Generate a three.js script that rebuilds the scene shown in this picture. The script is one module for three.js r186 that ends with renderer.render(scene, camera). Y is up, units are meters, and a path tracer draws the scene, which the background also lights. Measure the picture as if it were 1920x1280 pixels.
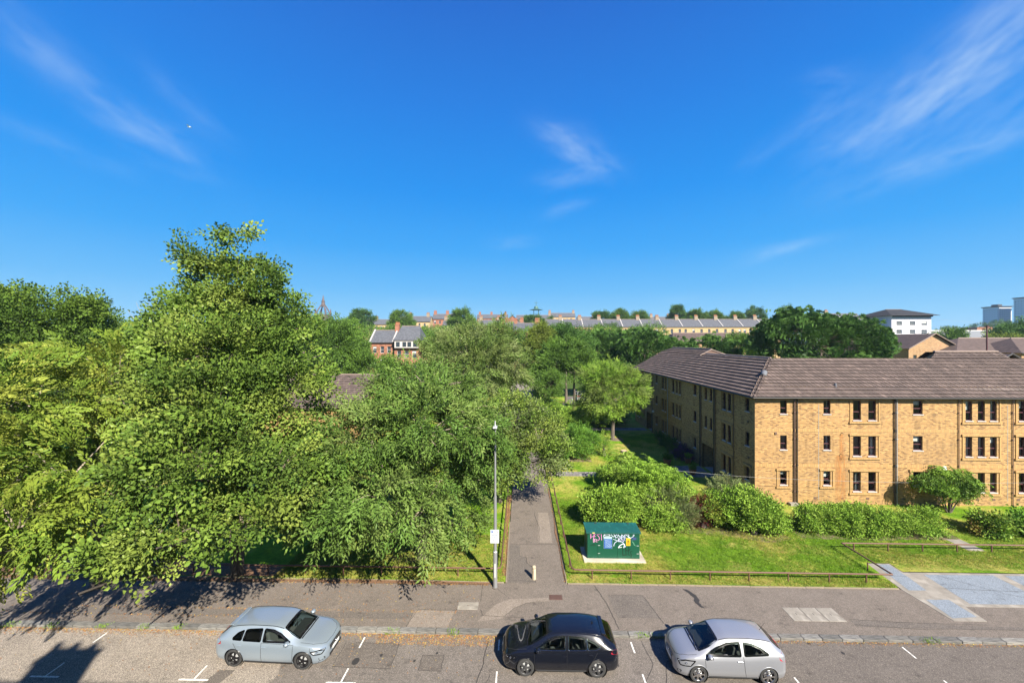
import * as THREE from 'three';
import { mergeGeometries, mergeVertices, toCreasedNormals } from 'three/addons/utils/BufferGeometryUtils.js';
import { RoundedBoxGeometry } from 'three/addons/geometries/RoundedBoxGeometry.js';
import { ImprovedNoise } from 'three/addons/math/ImprovedNoise.js';
import { MarchingCubes } from 'three/addons/objects/MarchingCubes.js';

// ---------------------------------------------------------------- camera, sky, sun, exposure
// metres, y up; the street runs along x, the footpath runs away from the camera along -z
const scene = new THREE.Scene();
const camera = new THREE.PerspectiveCamera(81.18, 1024 / 682, 0.1, 6000);
camera.position.set(0, 12.4, 0);
camera.rotation.y = 0.0245;
const renderer = new THREE.WebGLRenderer({ antialias: true });
renderer.toneMapping = THREE.LinearToneMapping;
const EXPOSURE = 2.5;
renderer.toneMappingExposure = EXPOSURE;
renderer.shadowMap.enabled = true;
renderer.setSize(1024, 682);

const K = 0.8032; // distances below are paced out; one pace is K metres
const sunDir = new THREE.Vector3(0.383, 0.612, 0.692).normalize();
const sun = new THREE.DirectionalLight(new THREE.Color().setRGB(1, 0.93, 0.8), 5);
sun.position.copy(sunDir).multiplyScalar(200);
sun.castShadow = true;
Object.assign(sun.shadow.camera, { left: -160, right: 160, top: 160, bottom: -160, far: 700 });
sun.shadow.mapSize.set(4096, 4096);
scene.add(sun, sun.target);

const perlin = new ImprovedNoise();
const fbm = (x, y, z, o) => { let s = 0, a = 0.5; for (let k = 0; k < o; k++) { s += a * perlin.noise(x, y, z); x *= 2.03; y *= 2.03; z *= 2.03; a *= 0.5; } return s; };
const clamp = (v, a = 0, b = 1) => Math.min(b, Math.max(a, v)), lerp = (a, b, t) => a + (b - a) * t;
const smooth = (a, b, v) => { const t = clamp((v - a) / (b - a)); return t * t * (3 - 2 * t); };
function rng(seed) { let a = seed >>> 0; return () => { a = (a + 0x6D2B79F5) | 0; let t = Math.imul(a ^ (a >>> 15), 1 | a); t = (t + Math.imul(t ^ (t >>> 7), 61 | t)) ^ t; return ((t ^ (t >>> 14)) >>> 0) / 4294967296; }; }

{ // clear summer sky with thin wisps of cirrus; bearing and height in degrees, bearing 0 along -z, positive to the right
  const W = 2048, H = 1024, data = new Float32Array(W * H * 4);
  const stops = [[-90, .05, .12, .2], [-0.5, .16, .4, .62], [0, .34, .68, .95], [3, .26, .62, .96], [7, .14, .51, .96], [12.5, .05, .4, .95], [20, .018, .305, .9], [30, .018, .225, .79], [41, .02, .155, .64], [65, .014, .105, .5], [90, .011, .075, .45]];
  const grad = (e) => { let k = 0; while (k < stops.length - 2 && e > stops[k + 1][0]) k++; const a = stops[k], b = stops[k + 1], t = clamp((e - a[0]) / (b[0] - a[0])); return [1, 2, 3].map((c) => lerp(a[c], b[c], t)); };
  // bearing, height, half length, half width (degrees), tilt, strength
  const wisps = [[-47.8, 23.7, 8, 1.7, -33, 0.08], [-51.1, 24.9, 3, 1.3, -30, 0.1], [-43.9, 21.2, 4.5, 1.6, -15, 0.13], [-40.6, 24.5, 4.5, 1.2, -35, 0.06], [-50.1, 18.0, 5, 1, -12, 0.06], [6.2, 26.9, 3.6, 1.5, -22, 0.16], [9.2, 24.4, 4.2, 1.6, -28, 0.16], [7.4, 22.3, 4.4, 1.1, 6, 0.14], [6.4, 18.3, 3, 0.9, 14, 0.08], [-1.4, 13.9, 3.2, 0.9, 4, 0.08], [33.4, 11.0, 4, 0.7, 8, 0.14], [31.3, 10.2, 4, 0.5, 14, 0.07], [36.9, 24.1, 3, 1.4, 25, 0.12], [37.4, 27.1, 2.2, 1.3, -20, 0.08], [39.2, 21.1, 4, 1.2, 5, 0.08], [46.3, 23.8, 9, 3.2, 30, 0.2], [48.9, 24.0, 7, 2.6, 30, 0.14], [47.0, 17.5, 8, 1.2, 12, 0.16], [49.8, 19.4, 5, 1.4, 28, 0.1], [50.0, 27.8, 5, 1.5, 30, 0.1], [30.8, 21.9, 3, 1, 30, 0.05], [22.4, 5.6, 4, 0.7, 3, 0.04], [-14.2, 5.1, 4, 0.8, 4, 0.06], [-41.5, 17.9, 3, 0.7, 0, 0.04]];
  const R = rng(77);
  for (let k = 0; k < 60; k++) { const b = 60 + R() * 240; wisps.push([b > 180 ? b - 360 : b, 8 + R() * 60, 4 + R() * 9, 1 + R() * 3, R() * 60 - 30, .06 + R() * .16]); }
  for (let j = 0; j < H; j++) {
    const el = ((j + 0.5) / H) * 180 - 90, base = grad(el);
    for (let i = 0; i < W; i++) {
      let ang = ((i + 0.5) / W - 0.5) * 360 + 90; if (ang > 180) ang -= 360;
      let a = 0;
      if (el > 1) for (const [b, e, hl, hw, tilt, st] of wisps) {
        let db = ang - b; if (db > 180) db -= 360; if (db < -180) db += 360;
        if (Math.abs(db) > 24 || Math.abs(el - e) > 24) continue;
        db *= Math.cos(el * Math.PI / 180);
        const t = tilt * Math.PI / 180, u = db * Math.cos(t) + (el - e) * Math.sin(t), v = -db * Math.sin(t) + (el - e) * Math.cos(t);
        const q = (u / hl) ** 2 + (v / hw) ** 2; if (q > 5) continue;
        const f = fbm(u * .28 + b, v * .9 + e, 1.7, 5) + .4 * fbm(u * .8 + 3, v * 2.2 + b, 9, 4);
        a += 1.05 * st * Math.exp(-q * 1.1) * clamp(.7 + 1.5 * f, 0, 1.6);
      }
      a = clamp(a, 0, .6);
      const o = (j * W + i) * 4;
      data[o] = lerp(base[0], .78, a) / EXPOSURE; data[o + 1] = lerp(base[1], .94, a) / EXPOSURE; data[o + 2] = lerp(base[2], 1.02, a) / EXPOSURE; data[o + 3] = 1;
    }
  }
  const sky = new THREE.DataTexture(data, W, H, THREE.RGBAFormat, THREE.FloatType);
  sky.mapping = THREE.EquirectangularReflectionMapping; sky.magFilter = THREE.LinearFilter; sky.needsUpdate = true;
  scene.background = sky; scene.environment = sky;
}

// ---------------------------------------------------------------- helpers
const V = (x, y, z) => new THREE.Vector3(x, y, z);
const C = (r, g, b) => new THREE.Color().setRGB(r, g, b);
const taken = new Map();
function numbered(n) { const k = taken.get(n) || 0; taken.set(n, k + 1); return k ? `${n}_${String(k).padStart(3, '0')}` : n; }
function tag(o, label, category, group) { o.userData.label = label; o.userData.category = category; if (group) o.userData.group = group; return o; }
function thing(name, label, category, x = 0, y = 0, z = 0, turn = 0, group) {
  const o = new THREE.Group(); o.name = numbered(name); o.position.set(x, y, z * K); o.rotation.y = turn; scene.add(o); return tag(o, label, category, group);
}
function put(parent, name, geo, mat, pos) {
  const m = new THREE.Mesh(geo, mat); m.name = parent === scene ? numbered(name) : name; m.castShadow = m.receiveShadow = true;
  if (pos) m.position.set(...pos); parent.add(m); return m;
}
function struct(name, geo, mat, label) { const m = put(scene, name, geo, mat); m.userData.kind = 'structure'; if (label) m.userData.label = label; return m; }
function stuff(m) { m.userData.kind = 'stuff'; return m; }

class GB { // collects flat faces; texture coordinates in metres
  constructor() { this.p = []; this.u = []; this.c = []; this.i = []; }
  quad(a, b, c, d, uv, col) {
    const k = this.p.length / 3;
    for (const q of [a, b, c, d]) this.p.push(q[0], q[1], q[2]);
    if (!uv) {
      const e1 = V(b[0] - a[0], b[1] - a[1], b[2] - a[2]), e2 = V(d[0] - a[0], d[1] - a[1], d[2] - a[2]), n = e1.cross(e2).normalize();
      const up = Math.abs(n.y) > 0.72, tx = up ? 1 : n.z, tz = up ? 0 : -n.x, l = Math.hypot(tx, tz) || 1;
      uv = [a, b, c, d].map((q) => up ? [q[0], -q[2]] : [(q[0] * tx + q[2] * tz) / l, q[1]]);
    }
    for (const q of uv) this.u.push(q[0], q[1]);
    if (col) for (let j = 0; j < 4; j++) this.c.push(col[0], col[1], col[2]);
    this.i.push(k, k + 1, k + 2, k, k + 2, k + 3); return this;
  }
  tri(a, b, c, uv, col) { const k = this.p.length / 3; this.quad(a, b, c, c, uv, col); this.i.length -= 3; return this; }
  box(x0, y0, z0, x1, y1, z1, col) {
    const q = (a, b, c, d) => this.quad(a, b, c, d, null, col);
    q([x0, y0, z1], [x1, y0, z1], [x1, y1, z1], [x0, y1, z1]); q([x1, y0, z0], [x0, y0, z0], [x0, y1, z0], [x1, y1, z0]);
    q([x1, y0, z1], [x1, y0, z0], [x1, y1, z0], [x1, y1, z1]); q([x0, y0, z0], [x0, y0, z1], [x0, y1, z1], [x0, y1, z0]);
    q([x0, y1, z1], [x1, y1, z1], [x1, y1, z0], [x0, y1, z0]); q([x0, y0, z0], [x1, y0, z0], [x1, y0, z1], [x0, y0, z1]); return this;
  }
  geo() {
    const g = new THREE.BufferGeometry();
    g.setAttribute('position', new THREE.Float32BufferAttribute(this.p, 3)); g.setAttribute('uv', new THREE.Float32BufferAttribute(this.u, 2));
    if (this.c.length) g.setAttribute('color', new THREE.Float32BufferAttribute(this.c, 3));
    g.setIndex(this.i); g.computeVertexNormals(); return g;
  }
}
const boxG = (x0, y0, z0, x1, y1, z1) => new GB().box(x0, y0, z0, x1, y1, z1).geo();
const rbox = (w, h, d, r = 0.02, s = 2) => new RoundedBoxGeometry(w, h, d, s, r);
function taper(pts, radii, sides = 8, caps = true) { // a tube whose radius changes from point to point
  const n = pts.length, p = [], u = [], idx = []; let prev = null, len = 0;
  for (let k = 0; k < n; k++) {
    const t = V().subVectors(pts[Math.min(n - 1, k + 1)], pts[Math.max(0, k - 1)]).normalize();
    let s = prev ? prev.clone().addScaledVector(t, -prev.dot(t)) : (Math.abs(t.y) < 0.9 ? V(0, 1, 0) : V(1, 0, 0)).cross(t);
    s.normalize(); prev = s; const b = V().crossVectors(t, s); if (k) len += pts[k].distanceTo(pts[k - 1]);
    for (let j = 0; j <= sides; j++) { const a = (j / sides) * Math.PI * 2, q = pts[k].clone().addScaledVector(s, Math.cos(a) * radii[k]).addScaledVector(b, Math.sin(a) * radii[k]); p.push(q.x, q.y, q.z); u.push((j / sides) * radii[0] * 6, len); }
  }
  for (let k = 0; k < n - 1; k++) for (let j = 0; j < sides; j++) { const a = k * (sides + 1) + j, b = a + sides + 1; idx.push(a, a + 1, b, b, a + 1, b + 1); }
  if (caps) for (const k of [0, n - 1]) { const c = p.length / 3; p.push(pts[k].x, pts[k].y, pts[k].z); u.push(0, 0); for (let j = 0; j < sides; j++) { const a = k * (sides + 1) + j; k ? idx.push(a, a + 1, c) : idx.push(a + 1, a, c); } }
  const g = new THREE.BufferGeometry(); g.setAttribute('position', new THREE.Float32BufferAttribute(p, 3)); g.setAttribute('uv', new THREE.Float32BufferAttribute(u, 2)); g.setIndex(idx); g.computeVertexNormals(); return g;
}
const tube = (pts, r, sides = 8) => taper(pts.map((q) => q.isVector3 ? q : V(...q)), pts.map(() => r), sides);
function shapeFlat(pts, y, thick = 0) { // a ground polygon given as [x, distance] pairs
  const s = new THREE.Shape(pts.map(([x, d]) => new THREE.Vector2(x, d * K)));
  let g = thick ? new THREE.ExtrudeGeometry(s, { depth: thick, bevelEnabled: false }) : new THREE.ShapeGeometry(s);
  g.rotateX(-Math.PI / 2); g.translate(0, y - thick, 0); return g;
}

// ---------------------------------------------------------------- textures and materials
function hash(x, y, s) { let h = Math.imul(x, 374761393) + Math.imul(y, 668265263) + Math.imul(s, 2147483647); h = Math.imul(h ^ (h >>> 13), 1274126177); return ((h ^ (h >>> 16)) >>> 0) / 4294967296; }
function pn(x, y, per, s) { // value noise that repeats after per
  const xi = Math.floor(x), yi = Math.floor(y), f = x - xi, g = y - yi, a = f * f * (3 - 2 * f), b = g * g * (3 - 2 * g), m = (v) => ((v % per) + per) % per;
  const h = (i, j) => hash(m(xi + i), m(yi + j), s); return lerp(lerp(h(0, 0), h(1, 0), a), lerp(h(0, 1), h(1, 1), a), b);
}
const pf = (u, v, per, s, o = 4) => { let t = 0, a = 0.5, p = per; for (let k = 0; k < o; k++) { t += a * pn(u * p, v * p, p, s + k); p *= 2; a *= 0.5; } return t / (1 - 0.5 ** o); };
function tex(n, m, size, fn, srgb = true) { // fn(u, v, i, j) gives linear colour; one repeat covers size[0] x size[1] metres
  const d = new Uint8Array(n * m * 4), enc = (c) => 255 * clamp(srgb ? (c <= 0.0031308 ? 12.92 * c : 1.055 * c ** (1 / 2.4) - 0.055) : c);
  for (let j = 0; j < m; j++) for (let i = 0; i < n; i++) { const c = fn(i / n, j / m, i, j), o = (j * n + i) * 4; for (let k = 0; k < 3; k++) d[o + k] = enc(c[k]); d[o + 3] = c.length > 3 ? 255 * c[3] : 255; }
  const t = new THREE.DataTexture(d, n, m); t.wrapS = t.wrapT = THREE.RepeatWrapping; t.magFilter = THREE.LinearFilter; t.minFilter = THREE.LinearMipmapLinearFilter; t.generateMipmaps = true;
  if (srgb) t.colorSpace = THREE.SRGBColorSpace; t.repeat.set(1 / size[0], 1 / size[1]); t.needsUpdate = true; return t;
}
function canvasTex(w, h, draw) { const c = document.createElement('canvas'); c.width = w; c.height = h; draw(c.getContext('2d'), w, h); const t = new THREE.CanvasTexture(c); t.colorSpace = THREE.SRGBColorSpace; return t; }
const std = (color, roughness = 0.85, more = {}) => new THREE.MeshStandardMaterial({ color, roughness, ...more });
const phys = (color, roughness, more = {}) => new THREE.MeshPhysicalMaterial({ color, roughness, ...more });
const mix3 = (a, b, t) => [lerp(a[0], b[0], t), lerp(a[1], b[1], t), lerp(a[2], b[2], t)];

const BR = 40, BC = 120, BS = 9; // bricks along, courses up, in a 9 m square
function brickCell(u, v) {
  const row = Math.floor(v * BC), sh = row % 2 ? 0.5 : 0, x = u * BR + sh, col = ((Math.floor(x) % BR) + BR) % BR, fx = x - Math.floor(x), fy = v * BC - row;
  return { row, col, mortar: fx < 0.05 || fx > 0.95 || fy < 0.13 || fy > 0.87 };
}
function brickTex(pal, mortar, s) {
  return tex(1024, 1024, [BS, BS], (u, v, i, j) => {
    const b = brickCell(u, v), g = hash(i, j, s), wear = pf(u, v, 5, s + 9, 4), drip = pf(u, v * .15, 40, s + 11, 2), w = .86 + .28 * wear - (drip > .62 ? (drip - .62) * .9 : 0);
    if (b.mortar) return mortar.map((c) => c * (0.8 + 0.4 * g) * w);
    const h = hash(b.col, b.row, s), k = Math.floor(h * pal.length * 0.999), tone = 0.82 + 0.36 * hash(b.row, b.col, s + 5), sp = g > 0.95 ? 0.6 : 0.92 + 0.16 * g;
    return pal[k].map((c) => c * tone * sp * w);
  });
}
const brickBump = tex(1024, 1024, [BS, BS], (u, v, i, j) => { const b = brickCell(u, v), x = b.mortar ? 0.1 : 0.75 + 0.25 * hash(i, j, 4); return [x, x, x]; }, false);
const grey = (n, size, s, lo, hi, per = 32) => tex(n, n, size, (u, v, i, j) => { const x = lerp(lo, hi, 0.55 * pf(u, v, per, s) + 0.45 * hash(i, j, s)); return [x, x, x]; }, false);
const fineBump = grey(512, [1, 1], 3, 0, 1, 64);

function asphaltTex(dark, light, chip, share, s, size = 4) {
  return tex(512, 512, [size, size], (u, v, i, j) => {
    const c = hash(i >> 1, j >> 1, s), big = pf(u, v, 6, s), mid = pf(u, v, 40, s + 3, 3), st = pf(u, v, 14, s + 8, 4);
    let k = mix3(dark, light, clamp(0.25 + 0.6 * big * mid * 1.6 + 0.3 * (hash(i, j, s + 1) - 0.5)));
    if (c > 1 - share) k = mix3(k, chip, 0.35 + 0.6 * hash(i >> 1, j >> 1, s + 2));
    if (c < share * 0.6) k = k.map((q) => q * 0.55);
    if (st > 0.66) k = k.map((q) => q * (1 - (st - 0.66) * 1.6));
    return k;
  });
}
const M = {};
M.road = std(0xffffff, 0.95, { map: asphaltTex([0.092, 0.079, 0.068], [0.174, 0.150, 0.130], [0.326, 0.283, 0.244], .16, 11), bumpMap: fineBump, bumpScale: 0.006 });
M.roadCoarse = std(0xffffff, 0.95, { map: asphaltTex([0.141, 0.120, 0.098], [0.283, 0.242, 0.198], [0.500, 0.426, 0.356], .3, 21), bumpMap: fineBump, bumpScale: 0.008 });
M.pave = std(0xffffff, 0.95, { map: asphaltTex([0.103, 0.085, 0.069], [0.180, 0.150, 0.126], [0.326, 0.274, 0.225], .1, 31), bumpMap: fineBump, bumpScale: 0.005 });
M.patch = std(0xffffff, 0.95, { map: asphaltTex([0.082, 0.069, 0.059], [0.147, 0.126, 0.107], [0.272, 0.233, 0.198], .14, 41), bumpMap: fineBump, bumpScale: 0.005 });
M.patchLight = std(0xffffff, 0.95, { map: asphaltTex([0.152, 0.124, 0.099], [0.250, 0.208, 0.171], [0.392, 0.334, 0.281], .16, 51), bumpMap: fineBump, bumpScale: 0.005 });
M.blueTar = std(0xffffff, 0.9, { map: asphaltTex([0.137, 0.162, 0.188], [0.217, 0.255, 0.296], [0.338, 0.365, 0.400], .2, 61), bumpMap: fineBump, bumpScale: 0.006 });
M.tar = std(C(.028, .026, .025), 0.8);
const concMap = tex(512, 512, [1.6, 1.6], (u, v, i, j) => { const t = pf(u, v, 5, 71, 5), g = hash(i, j, 72); return mix3([.18, .16, .132], [.34, .31, .265], clamp(t * 1.5 - .3 + .25 * (g - .5))).map((q) => g > .97 ? q * .6 : q); });
M.concrete = std(0xffffff, 0.92, { map: concMap, bumpMap: fineBump, bumpScale: 0.004 });
M.edging = std(C(.9, .82, .7), 0.9, { map: concMap });
const kerbMap = tex(512, 512, [1.2, 1.2], (u, v, i, j) => { const t = pf(u, v, 7, 81, 5), g = hash(i >> 1, j >> 1, 82); return mix3([.13, .125, .115], [.3, .29, .27], clamp(t * 1.6 - .35 + .5 * (g - .5))); });
M.kerbs = [C(.85, .85, .85), C(.7, .69, .67), C(1, .98, .94), C(.55, .55, .55)].map((c) => std(c, 0.88, { map: kerbMap, bumpMap: fineBump, bumpScale: 0.006 }));
M.slabs = [C(.95, .9, .88), C(.8, .76, .75), C(1.1, 1.06, 1.02)].map((c) => std(c, 0.92, { map: kerbMap }));
M.paint = std(C(.72, .71, .68), 0.7, { map: tex(256, 256, [.5, .5], (u, v, i, j) => { const t = pf(u, v, 12, 91) + .3 * (hash(i, j, 92) - .5); return t < .3 ? [.3, .29, .27] : [1, .99, .96]; }) });
M.lawn = phys(0xffffff, 0.95, { specularIntensity: 0.15, bumpMap: fineBump, bumpScale: 0.02, map: tex(1024, 1024, [26, 26], (u, v, i, j) => {
  const a = pf(u, v, 7, 101, 5), b = pf(u, v, 26, 102, 4), g = hash(i, j, 103), g2 = pf(u, v, 256, 104, 2);
  let c = mix3([.1, .21, .012], [.19, .33, .02], clamp(b * 1.4 - .2)); c = mix3(c, [.4, .35, .085], clamp((a - .44) * 3.4 + (b - .5) * 2.0) * .85);
  return c.map((q) => q * (.6 + .5 * g2 + .5 * (g - .4)));
}) });
M.lawnDry = phys(0xffffff, 0.95, { specularIntensity: 0.15, bumpMap: fineBump, bumpScale: 0.02, map: tex(512, 512, [9, 9], (u, v, i, j) => { const a = pf(u, v, 6, 105, 5), b = pf(u, v, 30, 106, 3), g = hash(i, j, 107); return mix3([.12, .2, .02], [.4, .34, .1], clamp((a - .35) * 2.6 + (b - .5))).map((q) => q * (.62 + .7 * g)); }) });
M.ground = phys(0xffffff, 0.95, { specularIntensity: 0.15, map: tex(512, 512, [40, 40], (u, v, i, j) => { const a = pf(u, v, 8, 111, 5); return mix3([.03, .07, .01], [.09, .12, .03], a).map((q) => q * (.7 + .6 * hash(i, j, 112))); }) });
M.soil = std(0xffffff, 0.95, { map: tex(512, 512, [2, 2], (u, v, i, j) => { const a = pf(u, v, 12, 121, 4), g = hash(i >> 1, j >> 1, 122); return mix3([.1, .07, .045], [.3, .225, .15], clamp(a * 1.2 - .2 + .6 * (g - .5))); }), bumpMap: fineBump, bumpScale: 0.02 });
M.litter = std(0xffffff, 0.95, { map: tex(512, 512, [1.5, 1.5], (u, v, i, j) => { const a = pf(u, v, 40, 131, 3), g = hash(i >> 2, j >> 2, 132); return mix3([.11, .055, .028], [.29, .16, .08], clamp(a * 1.2 - .2 + .8 * (g - .5))); }), bumpMap: fineBump, bumpScale: 0.02 });
M.brick = std(0xffffff, 0.9, { map: brickTex([[.36, .2, .066], [.4, .228, .076], [.3, .162, .052], [.43, .25, .088], [.34, .186, .06], [.2, .1, .034], [.38, .212, .07]], [.3, .215, .12], 141), bumpMap: brickBump, bumpScale: 0.008 });
M.brickTrim = std(0xffffff, 0.9, { map: tex(256, 256, [.9, .9], (u, v, i, j) => { const k = Math.floor(u * 12), f = u * 12 - k, g = hash(i, j, 151); if (f < .1 || f > .9) return [.24, .17, .09]; const t = .8 + .35 * hash(k, 0, 152); return [.42 * t, .25 * t, .09 * t].map((q) => q * (.88 + .2 * g)); }) });
M.brickOrange = std(0xffffff, 0.9, { map: brickTex([[.36, .19, .085], [.4, .22, .1], [.3, .15, .07], [.38, .23, .115]], [.28, .22, .15], 161) });
M.sandstone = std(0xffffff, 0.9, { map: tex(512, 512, [4, 4], (u, v, i, j) => { const r = Math.floor(v * 12), k = Math.floor((u + (r % 2) * .06) * 8), f = v * 12 - r, t = .82 + .36 * hash(k, r, 171); if (f < .06) return [.32, .24, .14]; return [.43 * t, .3 * t, .15 * t].map((q) => q * (.85 + .3 * hash(i, j, 172))); }) });
M.redstone = std(0xffffff, 0.9, { map: tex(512, 512, [4, 4], (u, v, i, j) => { const r = Math.floor(v * 12), k = Math.floor((u + (r % 2) * .06) * 8), t = .8 + .4 * hash(k, r, 181); return [.27 * t, .115 * t, .07 * t].map((q) => q * (.85 + .3 * hash(i, j, 182))); }) });
M.slate = std(0xffffff, 0.7, { map: tex(512, 512, [4, 4], (u, v, i, j) => { const r = Math.floor(v * 16), k = Math.floor((u + (r % 2) * .03) * 16), f = v * 16 - r, t = (.75 + .5 * hash(k, r, 191)) * (f < .12 ? .6 : 1); return [.088 * t, .092 * t, .103 * t]; }) });
M.tileFar = std(0xffffff, 0.85, { map: tex(512, 512, [4.2, 4.2], (u, v, i, j) => { const r = Math.floor(v * 14), k = Math.floor((u + (r % 2) * .04) * 12), f = v * 14 - r, t = (.8 + .4 * hash(k, r, 201)) * (f < .2 ? .45 : 1); return [.098 * t, .068 * t, .058 * t]; }) });
M.tile = std(0xffffff, 0.82, { vertexColors: true, bumpMap: fineBump, bumpScale: 0.004 });
M.ridge = std(C(.2, .15, .125), 0.85, { bumpMap: fineBump, bumpScale: 0.004 });
M.harl = std(C(.6, .57, .6), 0.9); M.white = std(C(.78, .77, .74), 0.55); M.whitePlastic = std(C(.75, .75, .73), 0.4);
M.maroon = std(C(.085, .03, .035), 0.45); M.darkTrim = std(C(.035, .032, .032), 0.6); M.blackPipe = std(C(.03, .027, .026), 0.5); M.brownPipe = std(C(.12, .07, .05), 0.55); M.greyPipe = std(C(.28, .28, .27), 0.5);
M.sealant = std(C(.42, .38, .32), .9); M.stack = std(C(.26, .2, .14), .9); M.sill = std(C(.42, .39, .37), 0.8); M.curtain = std(C(.5, .49, .47), 0.95); M.plaster = std(C(.3, .28, .26), 0.95); M.lead = std(C(.12, .128, .145), 0.75);
M.pane = phys(C(.86, .9, .88), 0.03, { transmission: 1, thickness: 0, ior: 1.5 });
M.glassFar = phys(C(.035, .045, .055), 0.08, { specularIntensity: 1 });
M.steel = phys(C(.34, .35, .36), 0.42, { metalness: 0.55 }); M.galv = std(C(.5, .51, .52), 0.5, { metalness: 0.35 });
M.rail = std(C(.13, .075, .055), 0.62, { map: tex(256, 256, [.4, .4], (u, v, i, j) => { const a = pf(u, v, 10, 211, 4); return mix3([.6, .45, .38], [1.3, 1.15, 1.05], a); }), });
M.terracotta = std(C(.3, .12, .055), 0.85); M.rust = std(C(.085, .045, .035), 0.8, { bumpMap: fineBump, bumpScale: 0.004 });
M.bark = std(0xffffff, 0.95, { map: tex(256, 512, [.6, 1.2], (u, v, i, j) => { const a = pf(u, v * .4, 18, 221, 4); return mix3([.05, .04, .032], [.19, .155, .125], clamp(a * 1.6 - .3)); }), bumpMap: grey(256, [.6, 1.2], 222, 0, 1, 18), bumpScale: 0.03 });
M.twig = std(C(.17, .135, .1), 0.95); M.twigPale = std(C(.3, .25, .19), 0.95);
// ---------------------------------------------------------------- terrain, road, pavement, lawns, paths
const hill = (x, d) => { // the land rises to the north-west beyond the trees
  const w = 1 - smooth(0.27, 0.5, x / Math.max(d, 1)); const t = Math.max(0, d - 150);
  return w * 27 * (1 - Math.exp(-t * t / (t * 420 + 9000))) * smooth(0, 60, t) * 1.55;
};
{
  const xs = [], ds = [-120, 6, 21.5, 22.5, 60, 110, 140];
  for (let x = -1400; x <= 1400; x += Math.abs(x) < 300 ? 25 : 100) xs.push(x);
  for (let d = 165; d < 640; d += 25) ds.push(d); for (let d = 660; d <= 3000; d += 180) ds.push(d);
  const p = [], u = [], idx = [];
  for (const d of ds) for (const x of xs) { p.push(x, (d < 22 ? -0.6 : -0.06) + hill(x, d), -d * K); u.push(x, d); }
  for (let a = 0; a < ds.length - 1; a++) for (let b = 0; b < xs.length - 1; b++) { const k = a * xs.length + b, l = k + xs.length; idx.push(k, k + 1, l, k + 1, l + 1, l); }
  const g = new THREE.BufferGeometry(); g.setAttribute('position', new THREE.Float32BufferAttribute(p, 3)); g.setAttribute('uv', new THREE.Float32BufferAttribute(u, 2)); g.setIndex(idx); g.computeVertexNormals();
  struct('terrain', g, M.ground);
}
const sheet = (x0, d0, x1, d1, y) => { const g = shapeFlat([[x0, d0], [x1, d0], [x1, d1], [x0, d1]], y); return g; };
const RY = -0.11; // road level; the pavement is at 0
const road = struct('road', sheet(-90, 5, 90, 21.1, RY), M.road);
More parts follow.
